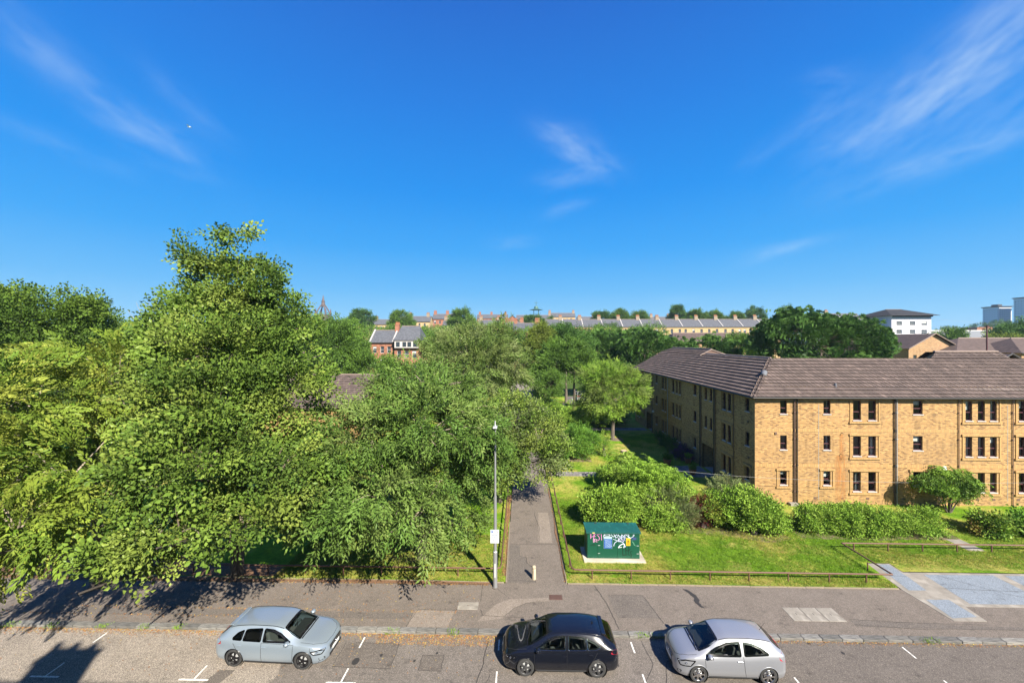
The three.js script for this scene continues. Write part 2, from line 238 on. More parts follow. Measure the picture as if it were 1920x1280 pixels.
{
  const strip = (pts, w, y) => { const g = new GB(); for (let k = 0; k < pts.length - 1; k++) { const [a, b0] = pts[k], [c, d0] = pts[k + 1], b = b0 * K, d = d0 * K, l = Math.hypot(c - a, d - b), nx = -(d - b) / l * w / 2, nd = (c - a) / l * w / 2, e = 0.004 * 0; g.quad([a - nx, y, -(b - nd)], [c - nx, y, -(d - nd)], [c + nx, y, -(d + nd)], [a + nx, y, -(b + nd)]); } return g.geo(); };
  const R = rng(5), wob = (pts, amp, n) => { const o = []; for (let k = 0; k < pts.length - 1; k++) for (let j = 0; j < n; j++) { const t = j / n; o.push([lerp(pts[k][0], pts[k + 1][0], t) + (R() - .5) * amp, lerp(pts[k][1], pts[k + 1][1], t) + (R() - .5) * amp]); } o.push(pts[pts.length - 1]); return o; };
  const flat = (parent, name, pts, y, mat) => put(parent, name, shapeFlat(wob([...pts, pts[0]], 0.02, 8).slice(0, -1), y), mat);
  // older, coarser surfacing on the left half of the carriageway
  flat(road, 'old_surfacing', [[-60, 12], [-8.6, 12], [-8.9, 16], [-9.3, 17.6], [-9.15, 18.4], [-9.5, 19.3], [-9.9, 21.09], [-60, 21.09]], RY + .004, M.roadCoarse);
  flat(road, 'trench_patch', [[-12.1, 14], [-11.5, 14], [-11.15, 17.5], [-10.9, 18.55], [-11.5, 18.55], [-11.8, 17.5]], RY + .008, M.patch);
  flat(road, 'repair_patch', [[-7.3, 18.85], [-5.05, 18.8], [-5.05, 20.35], [-7.2, 20.4]], RY + .004, M.patch);
  flat(road, 'repair_patch', [[-3.95, 18.75], [-3.1, 18.72], [-3.1, 19.65], [-3.95, 19.68]], RY + .004, M.patch);
  flat(road, 'repair_patch', [[5.2, 12], [30, 12], [30, 21.09], [9.6, 21.09], [8.6, 20.2], [5.7, 19.6]], RY + .004, M.patch);
  const crack = (parent, pts, y, w = .018, n = 5) => put(parent, 'crack', strip(wob(pts, .05, n), w, y), M.tar);
  crack(road, [[-7.3, 20.4], [-7.3, 18.85], [-5.05, 18.8], [-5.05, 20.35], [-6.9, 20.42]], RY + .008); crack(road, [[-3.95, 18.75], [-3.1, 18.72], [-3.1, 19.65], [-3.95, 19.68], [-3.95, 18.75]], RY + .008);
  crack(road, [[-2.2, 12], [-1.75, 17.6], [-1.5, 19.2], [-1.4, 20.9]], RY + .008, .03); crack(road, [[-1.45, 17.5], [-1.2, 18.6]], RY + .008); crack(road, [[5.2, 18], [5.7, 19.6], [8.6, 20.2]], RY + .008, .02); crack(road, [[4.2, 17.6], [5.1, 19.4], [5.0, 20.9]], RY + .008, .016);
  // parking bay marks, one short dash at the kerb and one T at the outer end of each bay
  for (const x of [-23.35, -17.82, -12.15, -6.64, -.94, 4.54, 10.15, 15.58, 21.1, 26.6]) {
    put(road, 'bay_line', strip([[x, 20.05], [x, 20.78]], .06, RY + .011), M.paint);
    put(road, 'bay_line', strip([[x, 18.0], [x, 18.78]], .06, RY + .011), M.paint);
    put(road, 'bay_end_line', strip([[x - .55, 17.97], [x + .55, 17.97]], .07, RY + .0125), M.paint);
  }
  // oil spots
  for (const [x, d, r] of [[-6.5, 19.2, .14], [-5.6, 19.6, .06], [-4.2, 19.3, .05], [12.9, 20.3, .06], [11.9, 20.9, .06], [-3.4, 19.8, .05]]) { const g = new THREE.CircleGeometry(r, 14); g.rotateX(-Math.PI / 2); g.scale(1, 1, 1.3); put(road, 'oil_spot', g, M.tar, [x, RY + .013, -d * K]); }

  const pave = struct('pavement', sheet(-90, 21.36, 90, 25.42, 0), M.pave);
  flat(pave, 'trench_patch', [[-60, 21.95], [-5.1, 22.0], [-4.8, 22.5], [-60, 22.75]], .004, M.patch);
  flat(pave, 'repair_patch', [[-5.0, 21.4], [-3.2, 21.4], [-3.1, 22.75], [-4.9, 22.75]], .008, M.patchLight);
  flat(pave, 'repair_patch', [[-2.0, 21.9], [-1.2, 23.4], [-.6, 23.85], [1.3, 24.05], [1.3, 23.75], [.2, 23.55], [-.4, 23.0], [-.85, 22.2]], .004, M.patchLight);
  flat(pave, 'repair_patch', [[4.3, 22.4], [6.2, 22.4], [5.9, 24.4], [4.2, 24.4]], .004, M.patch);
  flat(pave, 'repair_patch', [[14.6, 22.0], [60, 21.7], [60, 22.1], [20, 22.2], [14.6, 22.55]], .004, M.patch);
  crack(pave, [[-5.05, 21.4], [-4.8, 22.8], [-3.0, 22.78], [-3.0, 22.95]], .012); crack(pave, [[-1.9, 22.88], [-1.75, 22.4], [-1.0, 22.3], [.1, 22.28]], .012, .02); crack(pave, [[-.85, 22.25], [-.4, 23.0], [.2, 23.5], [.9, 23.7]], .012, .016);
  crack(pave, [[-1.95, 23.6], [-2.0, 25.3]], .012, .016); crack(pave, [[-1.2, 24.8], [-.8, 24.2], [-.6, 23.9]], .012, .014);
  crack(pave, [[4.2, 21.5], [4.05, 23.4], [3.7, 25.3]], .012, .02, 8); crack(pave, [[4.2, 24.4], [5.9, 24.4], [6.25, 22.0]], .012, .016); crack(pave, [[14.6, 22.6], [17, 22.4], [20.3, 22.3]], .012, .016); crack(pave, [[14.6, 22.15], [17, 21.9], [20, 21.95], [26, 21.95]], .012, .016);
  for (let k = 0; k < 4; k++) crack(pave, [[-15.2 + k * .0, 24.9 - k * .01], [-14.9, 23.9], [-14.6, 22.9]].map(([x, d]) => [x + (k % 2) * .75 - (k > 1 ? 18 : 0), d]), .012, .014);
  // the tar spill shaped like a bent streak
  put(pave, 'tar_spill', shapeFlat(wob([[8.05, 25.08], [8.25, 25.05], [8.5, 24.5], [8.55, 24.1], [8.42, 23.8], [8.5, 23.3], [8.38, 23.35], [8.22, 23.9], [8.35, 24.25], [8.2, 24.75], [8.05, 25.08]], .05, 4), .012), M.tar);

  // kerb of single whin stones, each with its own length and tilt
  const kerb = new THREE.Group(); kerb.name = 'kerb'; kerb.userData.kind = 'structure'; scene.add(kerb);
  let x = -44; const Rk = rng(12);
  while (x < 46) {
    const l = .72 + Rk() * .35, w = l - .012 - Rk() * .012, g = rbox(w, .26, .27 + Rk() * .015, .018, 1);
    const m = put(kerb, 'kerb_stone', g, M.kerbs[Math.floor(Rk() * 4)], [x + l / 2, -.122 + (Rk() - .5) * .012, -17.055 + (Rk() - .5) * .012]); m.rotation.set((Rk() - .5) * .02, (Rk() - .5) * .012, (Rk() - .5) * .01); x += l;
  }
  // ---- lawns
  struct('lawn', shapeFlat([[-90, 25.5], [-.84, 25.5], [-.84, 112], [-90, 112]], .03), M.lawn);
  struct('lawn', shapeFlat([[2.33, 25.5], [18.92, 25.42], [19.28, 28.32], [20.52, 28.32], [20.48, 27.3], [90, 27.3], [90, 112], [2.33, 112]], .03), M.lawn);
  const path = struct('footpath', sheet(-.78, 25.42, 2.27, 112, .002), M.pave);
  flat(path, 'repair_patch', [[-.7, 25.5], [.72, 25.5], [.68, 27.3], [.3, 27.7], [.25, 28.5], [-.1, 28.6], [-.1, 30.2], [-.7, 30.2]], .006, M.patch); flat(path, 'repair_patch', [[1.0, 30.6], [1.9, 30.6], [1.9, 36], [1.2, 36]], .006, M.patchLight);
  crack(path, [[.72, 25.5], [.7, 27.2], [.3, 27.7], [.25, 28.5], [-.1, 28.6]], .014, .02); crack(path, [[-.7, 30.3], [2.2, 30.4]], .014, .018); crack(path, [[-.7, 25.7], [.7, 25.65]], .014, .018); crack(path, [[1.05, 30.5], [1.15, 33], [.9, 36]], .014, .018); crack(path, [[.7, 26.8], [2.2, 26.9]], .014, .014);
  // concrete edging strips in lengths
  const edge = new THREE.Group(); edge.name = 'lawn_edging'; edge.userData.kind = 'structure'; scene.add(edge);
  const lay = (a0, b0) => { const a = [a0[0], a0[1] * K], b = [b0[0], b0[1] * K], n = Math.max(1, Math.round(Math.hypot(b[0] - a[0], b[1] - a[1]) / .915)), ang = Math.atan2(b[1] - a[1], b[0] - a[0]); for (let k = 0; k < n; k++) { const t = (k + .5) / n, m = put(edge, 'edging_stone', rbox(Math.hypot(b[0] - a[0], b[1] - a[1]) / n - .012, .14, .055, .01, 1), M.edging, [lerp(a[0], b[0], t), -.02 + (Rk() - .5) * .02, -lerp(a[1], b[1], t) + (Rk() - .5) * .015]); m.rotation.y = ang + (Rk() - .5) * .01; } };
  lay([-30, 25.62], [-8, 25.55]); lay([-8, 25.55], [-.9, 25.47]); lay([-.81, 25.5], [-.81, 34]); lay([2.3, 25.5], [2.3, 44]); lay([2.35, 25.46], [18.9, 25.4]);
  // brown leaf litter where the mower and the broom do not reach
  const lit = (pts) => { const m = put(scene, 'leaf_litter', shapeFlat(wob([...pts, pts[0]], .16, 10).slice(0, -1), .037), M.litter); m.userData.kind = 'stuff'; m.userData.label = 'brown fallen leaf litter along the edge'; m.userData.category = 'leaf litter'; };
  lit([[-34, 25.25], [-1.7, 25.22], [-1.6, 25.43], [-34, 25.6]]); lit([[-1.05, 26.2], [-.86, 26.2], [-.86, 40], [-1.05, 40]]); lit([[2.2, 25.6], [2.32, 25.6], [2.34, 42], [2.24, 42]]);
  lit([[-34, 25.7], [-12.5, 25.75], [-13, 26.8], [-20, 27.5], [-34, 28.5]]);
  const bed = (pts) => put(scene, 'planting_bed', shapeFlat(wob([...pts, pts[0]], .2, 5).slice(0, -1), .036), M.soil).userData.kind = 'structure';
  bed([[7.8, 33.2], [9.6, 32.4], [11.6, 32.2], [13.4, 31.9], [15, 30.9], [16.8, 31.4], [17, 33.4], [13, 35.2], [9, 36.4], [7.6, 35.2]]); bed([[17.6, 31.75], [22, 31.55], [27.4, 31.65], [27.6, 33.6], [17.6, 33.6]]); bed([[29, 32.0], [30.9, 32.0], [30.8, 33.3], [29, 33.3]]); bed([[-8.3, 27.6], [-4.4, 27.4], [-3.2, 28.8], [-5, 30], [-8.6, 29.6]]); bed([[5, 51.2], [7.2, 51.2], [7.2, 53.4], [5, 53.4]]); bed([[10.2, 62], [12.8, 62], [12.8, 64], [10.2, 64]]);
  const dry = (pts) => put(scene, 'dry_turf', shapeFlat(wob([...pts, pts[0]], .28, 9).slice(0, -1), .034), M.lawnDry).userData.kind = 'structure';
  dry([[2.5, 25.6], [18.7, 25.55], [18.7, 26.1], [12, 26.3], [7, 26.1], [2.6, 26.4]]); dry([[-12.4, 25.75], [-1.2, 25.65], [-1.3, 28.2], [-2.6, 30.4], [-4.3, 28.4], [-8, 26.9], [-12.4, 26.6]]); dry([[20.7, 27.5], [40, 27.5], [40, 29.2], [27, 28.9], [20.9, 29.6]]); dry([[8.2, 54], [11.8, 53.4], [13, 60], [10, 60.8], [8.6, 57.4]]); dry([[12, 30.2], [17.5, 29.2], [18.4, 30.8], [13, 31.2]]); dry([[8.8, 27.2], [12.4, 27], [12.8, 28.2], [9.6, 28.4]]);
  // ---- drive of concrete with blue-grey tar panels at the right
  const apron = struct('driveway', shapeFlat([[19.22, 28.3], [20.5, 28.3], [20.48, 27.26], [48, 27.26], [48, 23.82], [20.75, 23.82], [20.62, 22.6], [19.18, 22.58], [19.0, 25.3]], .012, .05), M.concrete);
  for (const q of [[[19.68, 28.16], [20.38, 28.18], [20.32, 26.6], [20.15, 25.3], [19.28, 25.28]], [[21.37, 27.0], [24.97, 27.05], [24.97, 24.1], [21.19, 24.05]], [[19.41, 24.4], [20.49, 24.42], [20.49, 22.93], [19.3, 22.8]], [[25.53, 27.0], [29.2, 27.05], [29.2, 24.1], [25.45, 24.1]], [[29.8, 27.0], [33.4, 27.05], [33.4, 24.1], [29.8, 24.1]]]) flat(apron, 'tar_panel', q, .017, M.blueTar);
  crack(apron, [[21.3, 25.6], [23, 25.4], [25, 25.3]], .022, .02); crack(apron, [[22, 26.9], [23.6, 25.2], [25, 24.2]], .022, .014); crack(apron, [[19.4, 26.8], [20.3, 26.75]], .022, .014);
  put(apron, 'paved_strip', shapeFlat([[26.45, 30.1], [27.4, 30.1], [27.4, 31.8], [26.5, 31.8]], .045, .03), M.concrete);
  // ---- cross paths of single slabs
  const slabPath = (x0, d0, x1, w, sz) => { const g = new THREE.Group(); g.name = numbered('slab_path'); g.userData.kind = 'structure'; scene.add(g); const nx = Math.round((x1 - x0) / sz), nd = Math.round(w * K / sz); for (let a = 0; a < nx; a++) for (let b = 0; b < nd; b++) { const m = put(g, 'paving_slab', rbox(sz - .015, .06, sz - .015, .008, 1), M.slabs[Math.floor(Rk() * 3)], [x0 + (a + .5) * sz, .022 + Rk() * .008, -(d0 * K + (b + .5) * sz)]); m.rotation.set((Rk() - .5) * .012, 0, (Rk() - .5) * .012); } };
  slabPath(2.3, 45.7, 17.7, 1.8, .6); slabPath(14.9, 47.5, 17.75, 2.7, .9); slabPath(2.3, 69.5, 17.7, 1.6, .8);
  struct('side_road', shapeFlat([[-3.2, 96], [3.4, 96], [4.2, 160], [4.6, 262], [-.6, 262], [-2.8, 160]], .05), M.patchLight);
  struct('car_park', shapeFlat([[9.6, 98], [20, 98], [20, 112], [9.6, 112]], .05), M.patch);
}
// things set flush into the pavement
{
  const t1 = thing('inspection_cover', 'pale square concrete access cover in the pavement left of the lamp post', 'cover', -2.52, 0, -23.2); put(t1, 'slab', rbox(.95, .05, .52, .01, 1), M.concrete, [0, -.012, 0]); put(t1, 'lifting_slot', boxG(-.06, .012, -.015, .06, .0155, .015), M.tar);
  const t2 = thing('iron_cover', 'small rusty brown iron cover in the pavement before the footpath', 'cover', 1.65, 0, -24.1); put(t2, 'frame', rbox(.63, .05, .38, .01, 1), M.rust, [0, -.014, 0]); for (let a = 0; a < 2; a++) put(t2, 'lid', rbox(.28, .03, .32, .006, 1), M.rust, [-.145 + a * .29, .004, 0]);
  const t3 = thing('chamber_cover', 'wide pale concrete cover of three slabs in the pavement above the silver hatchback', 'cover', 13.26, 0, -22.95); for (let k = 0; k < 3; k++) { const s = put(t3, 'slab', rbox(.75, .05, .9, .01, 1), M.concrete, [-.77 + k * .77, -.012, 0]); put(s, 'lifting_slot', boxG(-.012, .025, -.06, .012, .028, .06), M.tar); }
}
// ---------------------------------------------------------------- leaves, trees, shrubs, grass
const leafMat = (r, more = {}) => phys(0xffffff, r, { transmission: 0.24, thickness: 0, specularIntensity: 0.12, clearcoat: 0.16, clearcoatRoughness: 0.3, side: THREE.DoubleSide, ...more });
M.leaf = leafMat(0.95);
function addLeaf(g, b, dir, side, len, wid, fold) { // a leaf of two triangles folded along the midrib
  const n = V().crossVectors(side, dir).normalize(), m = b.clone().addScaledVector(dir, len * .48), t = b.clone().addScaledVector(dir, len).addScaledVector(n, -len * .12);
  const l = m.clone().addScaledVector(side, wid / 2).addScaledVector(n, fold * wid), r = m.clone().addScaledVector(side, -wid / 2).addScaledVector(n, fold * wid), k = g.p.length / 3;
  for (const q of [b, r, t, l]) { g.p.push(q.x, q.y, q.z); g.u.push(0, 0); } g.i.push(k, k + 1, k + 2, k, k + 2, k + 3);
}
// a sprig grows along +y from the origin, its flat side towards +z
function sprig(kind, seed) {
  const g = new GB(), R = rng(seed), rnd = (a) => (R() - .5) * 2 * a;
  const L = (px, py, pz, dx, dy, dz, len, wid, fold = .25) => { const dir = V(dx + rnd(.25), dy + rnd(.25), dz + rnd(.25)).normalize(); let s = V(rnd(.4), rnd(.4), 1 + rnd(.3)).cross(dir); if (s.lengthSq() < .01) s = V(1, 0, 0); addLeaf(g, V(px, py, pz), dir, s.normalize(), len, wid, fold); };
  if (kind === 'linden') for (let k = 0; k < 15; k++) { const t = k / 14, a = k * 2.4; L(Math.cos(a) * .11 + rnd(.06), t * .4, Math.sin(a) * .09 + rnd(.05), Math.cos(a), .35 + .5 * t, Math.sin(a) * .7, .125 + R() * .04, .1); }
  if (kind === 'hornbeam') for (let k = 0; k < 17; k++) { const t = k / 16, s = k % 2 ? 1 : -1; L(s * .015 + rnd(.03), t * .55, rnd(.05), s * (.9 - .6 * t), .65 + .4 * t, -.25, .13 + R() * .03, .062, .18); }
  if (kind === 'cherry') for (let k = 0; k < 16; k++) { const t = k / 15, a = k * 2.4; L(Math.cos(a) * .05 + rnd(.05), t * .5, Math.sin(a) * .05 + rnd(.05), Math.cos(a) * .6, .5, Math.sin(a) * .5 - .35, .15 + R() * .04, .056, .22); }
  if (kind === 'round') for (let k = 0; k < 14; k++) { const t = k / 13, a = k * 2.4; L(Math.cos(a) * .08 + rnd(.05), t * .3, Math.sin(a) * .08, Math.cos(a), .5, Math.sin(a), .1 + R() * .03, .075); }
  if (kind === 'chestnut') for (let c = 0; c < 4; c++) { const b = [rnd(.28), .1 + R() * .25, rnd(.22)]; for (let k = 0; k < 6; k++) { const a = (k - 2.5) * .62; L(b[0], b[1], b[2], Math.sin(a), Math.cos(a) * .9, -.2, .24 * (1 - .06 * Math.abs(k - 2.5)), .085, .12); } }
  if (kind === 'sumac') for (let f = 0; f < 4; f++) { const a = f * 1.57 + rnd(.4), dx = Math.cos(a), dz = Math.sin(a); for (let k = 0; k < 6; k++) { const t = k / 5, x = dx * t * .46, y = .12 + t * .18 - t * t * .3, z = dz * t * .46; for (const s of [-1, 1]) L(x, y, z, -dz * s + dx * .5, -.35, dx * s + dz * .5, .17 * (1 - .4 * t), .062, .1); } }
  if (kind === 'shrub') for (let k = 0; k < 16; k++) { const t = k / 15, a = k * 2.4; L(Math.cos(a) * .05 + rnd(.04), t * .26, Math.sin(a) * .05 + rnd(.04), Math.cos(a), .7, Math.sin(a), .085 + R() * .02, .046, .2); }
  if (kind === 'fine') for (let k = 0; k < 18; k++) { const t = k / 17, a = k * 2.4; L(rnd(.04), t * .3, rnd(.04), Math.cos(a) * .6, 1, Math.sin(a) * .6, .075, .024, .1); }
  if (kind === 'grass') for (let k = 0; k < 7; k++) { const a = k * 2.4, r = .02 + R() * .05; L(Math.cos(a) * r, 0, Math.sin(a) * r, Math.cos(a) * .6, 1, Math.sin(a) * .6, .045 + R() * .04, .012, 0); }
  return g.geo();
}
const sprigs = {}; for (const k of ['linden', 'hornbeam', 'cherry', 'round', 'chestnut', 'sumac', 'shrub', 'fine', 'grass']) sprigs[k] = sprig(k, k.length * 7 + 3);
let leafTotal = 0;
function cloud(parent, name, kind, list, mat = M.leaf) { // list of [position, direction, roll, scale, colour]
  const m = new THREE.InstancedMesh(sprigs[kind], mat, list.length), q = new THREE.Quaternion(), r = new THREE.Quaternion(), X = new THREE.Matrix4(), Y = V(0, 1, 0), S = V(), c = new THREE.Color();
  list.forEach(([p, d, roll, s, col], k) => { q.setFromUnitVectors(Y, d); r.setFromAxisAngle(Y, roll); q.multiply(r); X.compose(p, q, S.setScalar(s)); m.setMatrixAt(k, X); m.setColorAt(k, c.setRGB(col[0], col[1], col[2])); });
  m.name = name; m.castShadow = m.receiveShadow = true; m.userData.kind = 'stuff'; parent.add(m); leafTotal += list.length; return m;
}
const PAL = { // base colours of the foliage
  hornbeam: [[0.207, 0.273, 0.035], [0.159, 0.237, 0.030], [0.286, 0.322, 0.054], [0.120, 0.199, 0.026]], linden: [[0.147, 0.227, 0.033], [0.111, 0.188, 0.028], [0.215, 0.277, 0.051], [0.086, 0.149, 0.025]],
  cherry: [[0.107, 0.188, 0.034], [0.137, 0.217, 0.043], [0.082, 0.159, 0.027], [0.179, 0.249, 0.062]], maple: [[0.095, 0.165, 0.024], [0.127, 0.199, 0.028], [0.072, 0.129, 0.019]],
  silver: [[0.143, 0.186, 0.069], [0.175, 0.216, 0.086], [0.112, 0.158, 0.048], [0.223, 0.230, 0.093]], feather: [[0.159, 0.207, 0.054], [0.120, 0.186, 0.039], [0.199, 0.237, 0.086], [0.095, 0.158, 0.030]],
  green: [[0.095, 0.179, 0.028], [0.120, 0.216, 0.030], [0.080, 0.151, 0.024]], dark: [[0.069, 0.152, 0.030], [0.093, 0.185, 0.036], [0.056, 0.123, 0.024]], oval: [[0.159, 0.216, 0.030], [0.136, 0.186, 0.030], [0.192, 0.237, 0.039]],
  bright: [[0.203, 0.333, 0.039], [0.166, 0.291, 0.033], [0.249, 0.365, 0.053]], box: [[0.109, 0.229, 0.029], [0.138, 0.273, 0.033], [0.083, 0.182, 0.023]], grass: [[0.133, 0.251, 0.023], [0.200, 0.320, 0.029], [0.447, 0.369, 0.103], [0.269, 0.328, 0.047]],
};
const tint = (pal, R, k) => { const a = pal[Math.floor(R() * pal.length)], b = pal[k % pal.length], t = .45 + .5 * R(), v = .82 + .36 * R(); return [0, 1, 2].map((i) => lerp(a[i], b[i], t) * v); };
function foliage(o, R) { // clumps of sprigs over the lobes [x, y, distance, rx, ry, rz]
  const list = [], tips = [], { lobes, clump = 1, dens = 22, size = 1, droop = .25, flat = .55, pal, low = -.45, pow = 2, fill = .22 } = o;
  const inside = (p, k, f) => lobes.some((l, j) => j !== k && ((p.x - l[0]) / l[3]) ** 2 + ((p.y - l[1]) / l[4]) ** 2 + ((-p.z - l[2]) / l[5]) ** 2 < f);
  lobes.forEach(([lx, ly, ld, rx, ry, rz], k) => {
    const area = 4 * Math.PI * ((((rx * ry) ** 1.6 + (rx * rz) ** 1.6 + (ry * rz) ** 1.6) / 3) ** (1 / 1.6)), n = Math.max(5, Math.round(area / (clump * clump) * .78));
    for (let c = 0; c < n; c++) {
      let v = V(R() * 2 - 1, R() * 2 - 1, R() * 2 - 1); while (v.lengthSq() > 1 || v.lengthSq() < .01) v.set(R() * 2 - 1, R() * 2 - 1, R() * 2 - 1); v.normalize();
      if (v.y < low && R() < .85) continue;
      const s = pow === 2 ? 1 : 1 / (Math.abs(v.x) ** pow + Math.abs(v.y) ** pow + Math.abs(v.z) ** pow) ** (1 / pow), out = lerp(.66, .88, o.tight || 0) + lerp(.36, .1, o.tight || 0) * R();
      const pc = V(lx + v.x * s * rx * out, ly + v.y * s * ry * out, -(ld + -v.z * s * rz * out));
      if (inside(pc, k, .5) || pc.y < (o.floor ?? .3)) continue;
      const nrm = V(v.x / rx, v.y / ry, v.z / rz).normalize(), dir = nrm.clone().add(V((R() - .5) * .5, .15 - droop, (R() - .5) * .5)).normalize();
      const t1 = V(0, 1, 0).cross(dir); if (t1.lengthSq() < .02) t1.set(1, 0, 0); t1.normalize(); const t2 = V().crossVectors(dir, t1).normalize(), cs = clump * (.6 + .75 * R()), m = Math.round(dens * cs * cs * (.75 + .5 * R())), pk = Math.floor(R() * 97);
      tips.push(pc);
      for (let j = 0; j < m; j++) {
        const gz = () => (R() + R() + R() - 1.5) * .8, a = gz() * cs * .95, b = gz() * cs, h = gz() * cs * flat, p = pc.clone().addScaledVector(dir, a).addScaledVector(t1, b).addScaledVector(t2, h); p.y -= droop * .35 * Math.abs(b) + droop * .5 * Math.max(0, a);
        if (p.y < .08) continue;
        const dd = dir.clone().addScaledVector(t1, (b / cs) * .8 + (R() - .5) * .7).addScaledVector(t2, (h / cs) * .6 + (R() - .5) * .5); dd.y += .2 - droop * 1.4 + (R() - .5) * .3; dd.normalize();
        list.push([p, dd, R() * 6.28, size * (.6 + .75 * R()), tint(pal, R, pk)]);
      }
    }
    for (let j = 0; j < n * dens * fill * .5; j++) { let v = V(R() * 2 - 1, R() * 2 - 1, R() * 2 - 1); if (v.lengthSq() > 1) continue; const p = V(lx + v.x * rx * .8, ly + v.y * ry * .8, -(ld - v.z * rz * .8)); if (p.y < .3) continue; list.push([p, v.normalize(), R() * 6.28, size * (.8 + .5 * R()), tint(pal, R, j)]); }
  });
  return { list, tips };
}
function tree(o) {
  o.d *= K; o.lobes = o.lobes.map((l) => [l[0], l[1], l[2] * K, l[3], l[4], l[5]]); // trunk, limbs, twigs and crown of one tree standing at [x, distance]
  const R = rng(o.seed), t = thing(o.name, o.label, o.cat || 'tree', o.x, o.y0 || 0, -o.d / K, 0, o.group), P = (v) => V(v.x - o.x, v.y - (o.y0 || 0), v.z + o.d);
  const { list, tips } = foliage(o, R), top = Math.max(...o.lobes.map((l) => l[1])), r = o.r || .2, lean = (h) => V((R() - .5) * .15, h, (R() - .5) * .15);
  if (r > 0) {
    const hT = (top - (o.y0 || 0)) * .93, tp = [V(0, -.1, 0), V(0, .25, 0)], rr = [r * 1.35, r * 1.05]; for (let k = 1; k <= 7; k++) { tp.push(lean(hT * k / 7).add(V(0, .25, 0))); rr.push(r * (1 - .88 * k / 7)); }
    put(t, 'trunk', taper(tp, rr, 10), o.bark || M.bark);
    for (const l of o.lobes) {
      const c = P(V(l[0], l[1], -l[2])), hd = Math.hypot(c.x, c.z), y0 = clamp(c.y - hd * .55, Math.min(1.4, hT * .3), hT * .9), pts = [], n = 6, rl = r * .5 * (1 - .5 * y0 / hT);
      if (hd < .6) continue;
      for (let k = 0; k <= n; k++) { const q = k / n; pts.push(V(c.x * q * 1.25, lerp(y0, c.y, q ** .85) + (R() - .5) * .12 * (k ? 1 : 0) - (o.droop || 0) * q * q * .8, c.z * q * 1.25)); }
      put(t, 'limb', taper(pts, pts.map((_, k) => rl * (1 - .8 * k / n) + .01), 6), o.bark || M.bark);
    }
  }
  if (o.twigs !== 0) { // thin shoots from the limbs out into the clumps
    const gs = []; tips.forEach((p, k) => { if (k % (o.twigStep || 3)) return; let best = o.lobes[0], bd = 1e9; for (const l of o.lobes) { const d2 = (l[0] - p.x) ** 2 + (l[1] - p.y) ** 2 + (l[2] + p.z) ** 2; if (d2 < bd) { bd = d2; best = l; } } const a = P(V(lerp(best[0], p.x, .15), lerp(best[1], p.y, .15) - .3, lerp(-best[2], p.z, .15))), b = P(p), m = a.clone().lerp(b, .55).add(V((R() - .5) * .3, .15, (R() - .5) * .3)), e = b.clone().lerp(m, -.35); e.y -= (o.droop || 0) * .5; const w = (o.size || 1) * .016; gs.push(taper([a, m, b, e], [w * 1.8, w * 1.3, w * .8, w * .3], 4, false)); });
    if (gs.length) stuff(put(t, 'twigs', mergeGeometries(gs), o.twigMat || M.twig));
  }
  cloud(t, 'crown', o.kind, list.map((e) => { e[0] = P(e[0]); return e; })); return t;
}
// ---------------------------------------------------------------- buildings: walls with real openings, tiled roofs
// a wall in the plane z = 0 facing +z, from (0, 0) to (w, h), with openings [x0, x1, y0, y1] and reveals of depth dp
function wallGeo(w, h, holes, dp = .12, y00 = 0) {
  const g = new GB(), cut = (a, b, k0, k1) => [...new Set([a, b, ...holes.flatMap((q) => [q[k0], q[k1]])].map((v) => +clamp(v, a, b).toFixed(4)))].sort((p, q) => p - q), xs = cut(0, w, 0, 1), ys = cut(y00, h, 2, 3);
  for (let a = 0; a < xs.length - 1; a++) for (let b = 0; b < ys.length - 1; b++) { const x = (xs[a] + xs[a + 1]) / 2, y = (ys[b] + ys[b + 1]) / 2; if (holes.some((q) => x > q[0] && x < q[1] && y > q[2] && y < q[3])) continue; g.quad([xs[a], ys[b], 0], [xs[a + 1], ys[b], 0], [xs[a + 1], ys[b + 1], 0], [xs[a], ys[b + 1], 0]); }
  for (const [x0, x1, y0, y1] of holes) { g.quad([x0, y0, -dp], [x1, y0, -dp], [x1, y0, 0], [x0, y0, 0]); g.quad([x0, y1, 0], [x1, y1, 0], [x1, y1, -dp], [x0, y1, -dp]); g.quad([x0, y0, -dp], [x0, y0, 0], [x0, y1, 0], [x0, y1, -dp]); g.quad([x1, y0, 0], [x1, y0, -dp], [x1, y1, -dp], [x1, y1, 0]); }
  return g.geo();
}
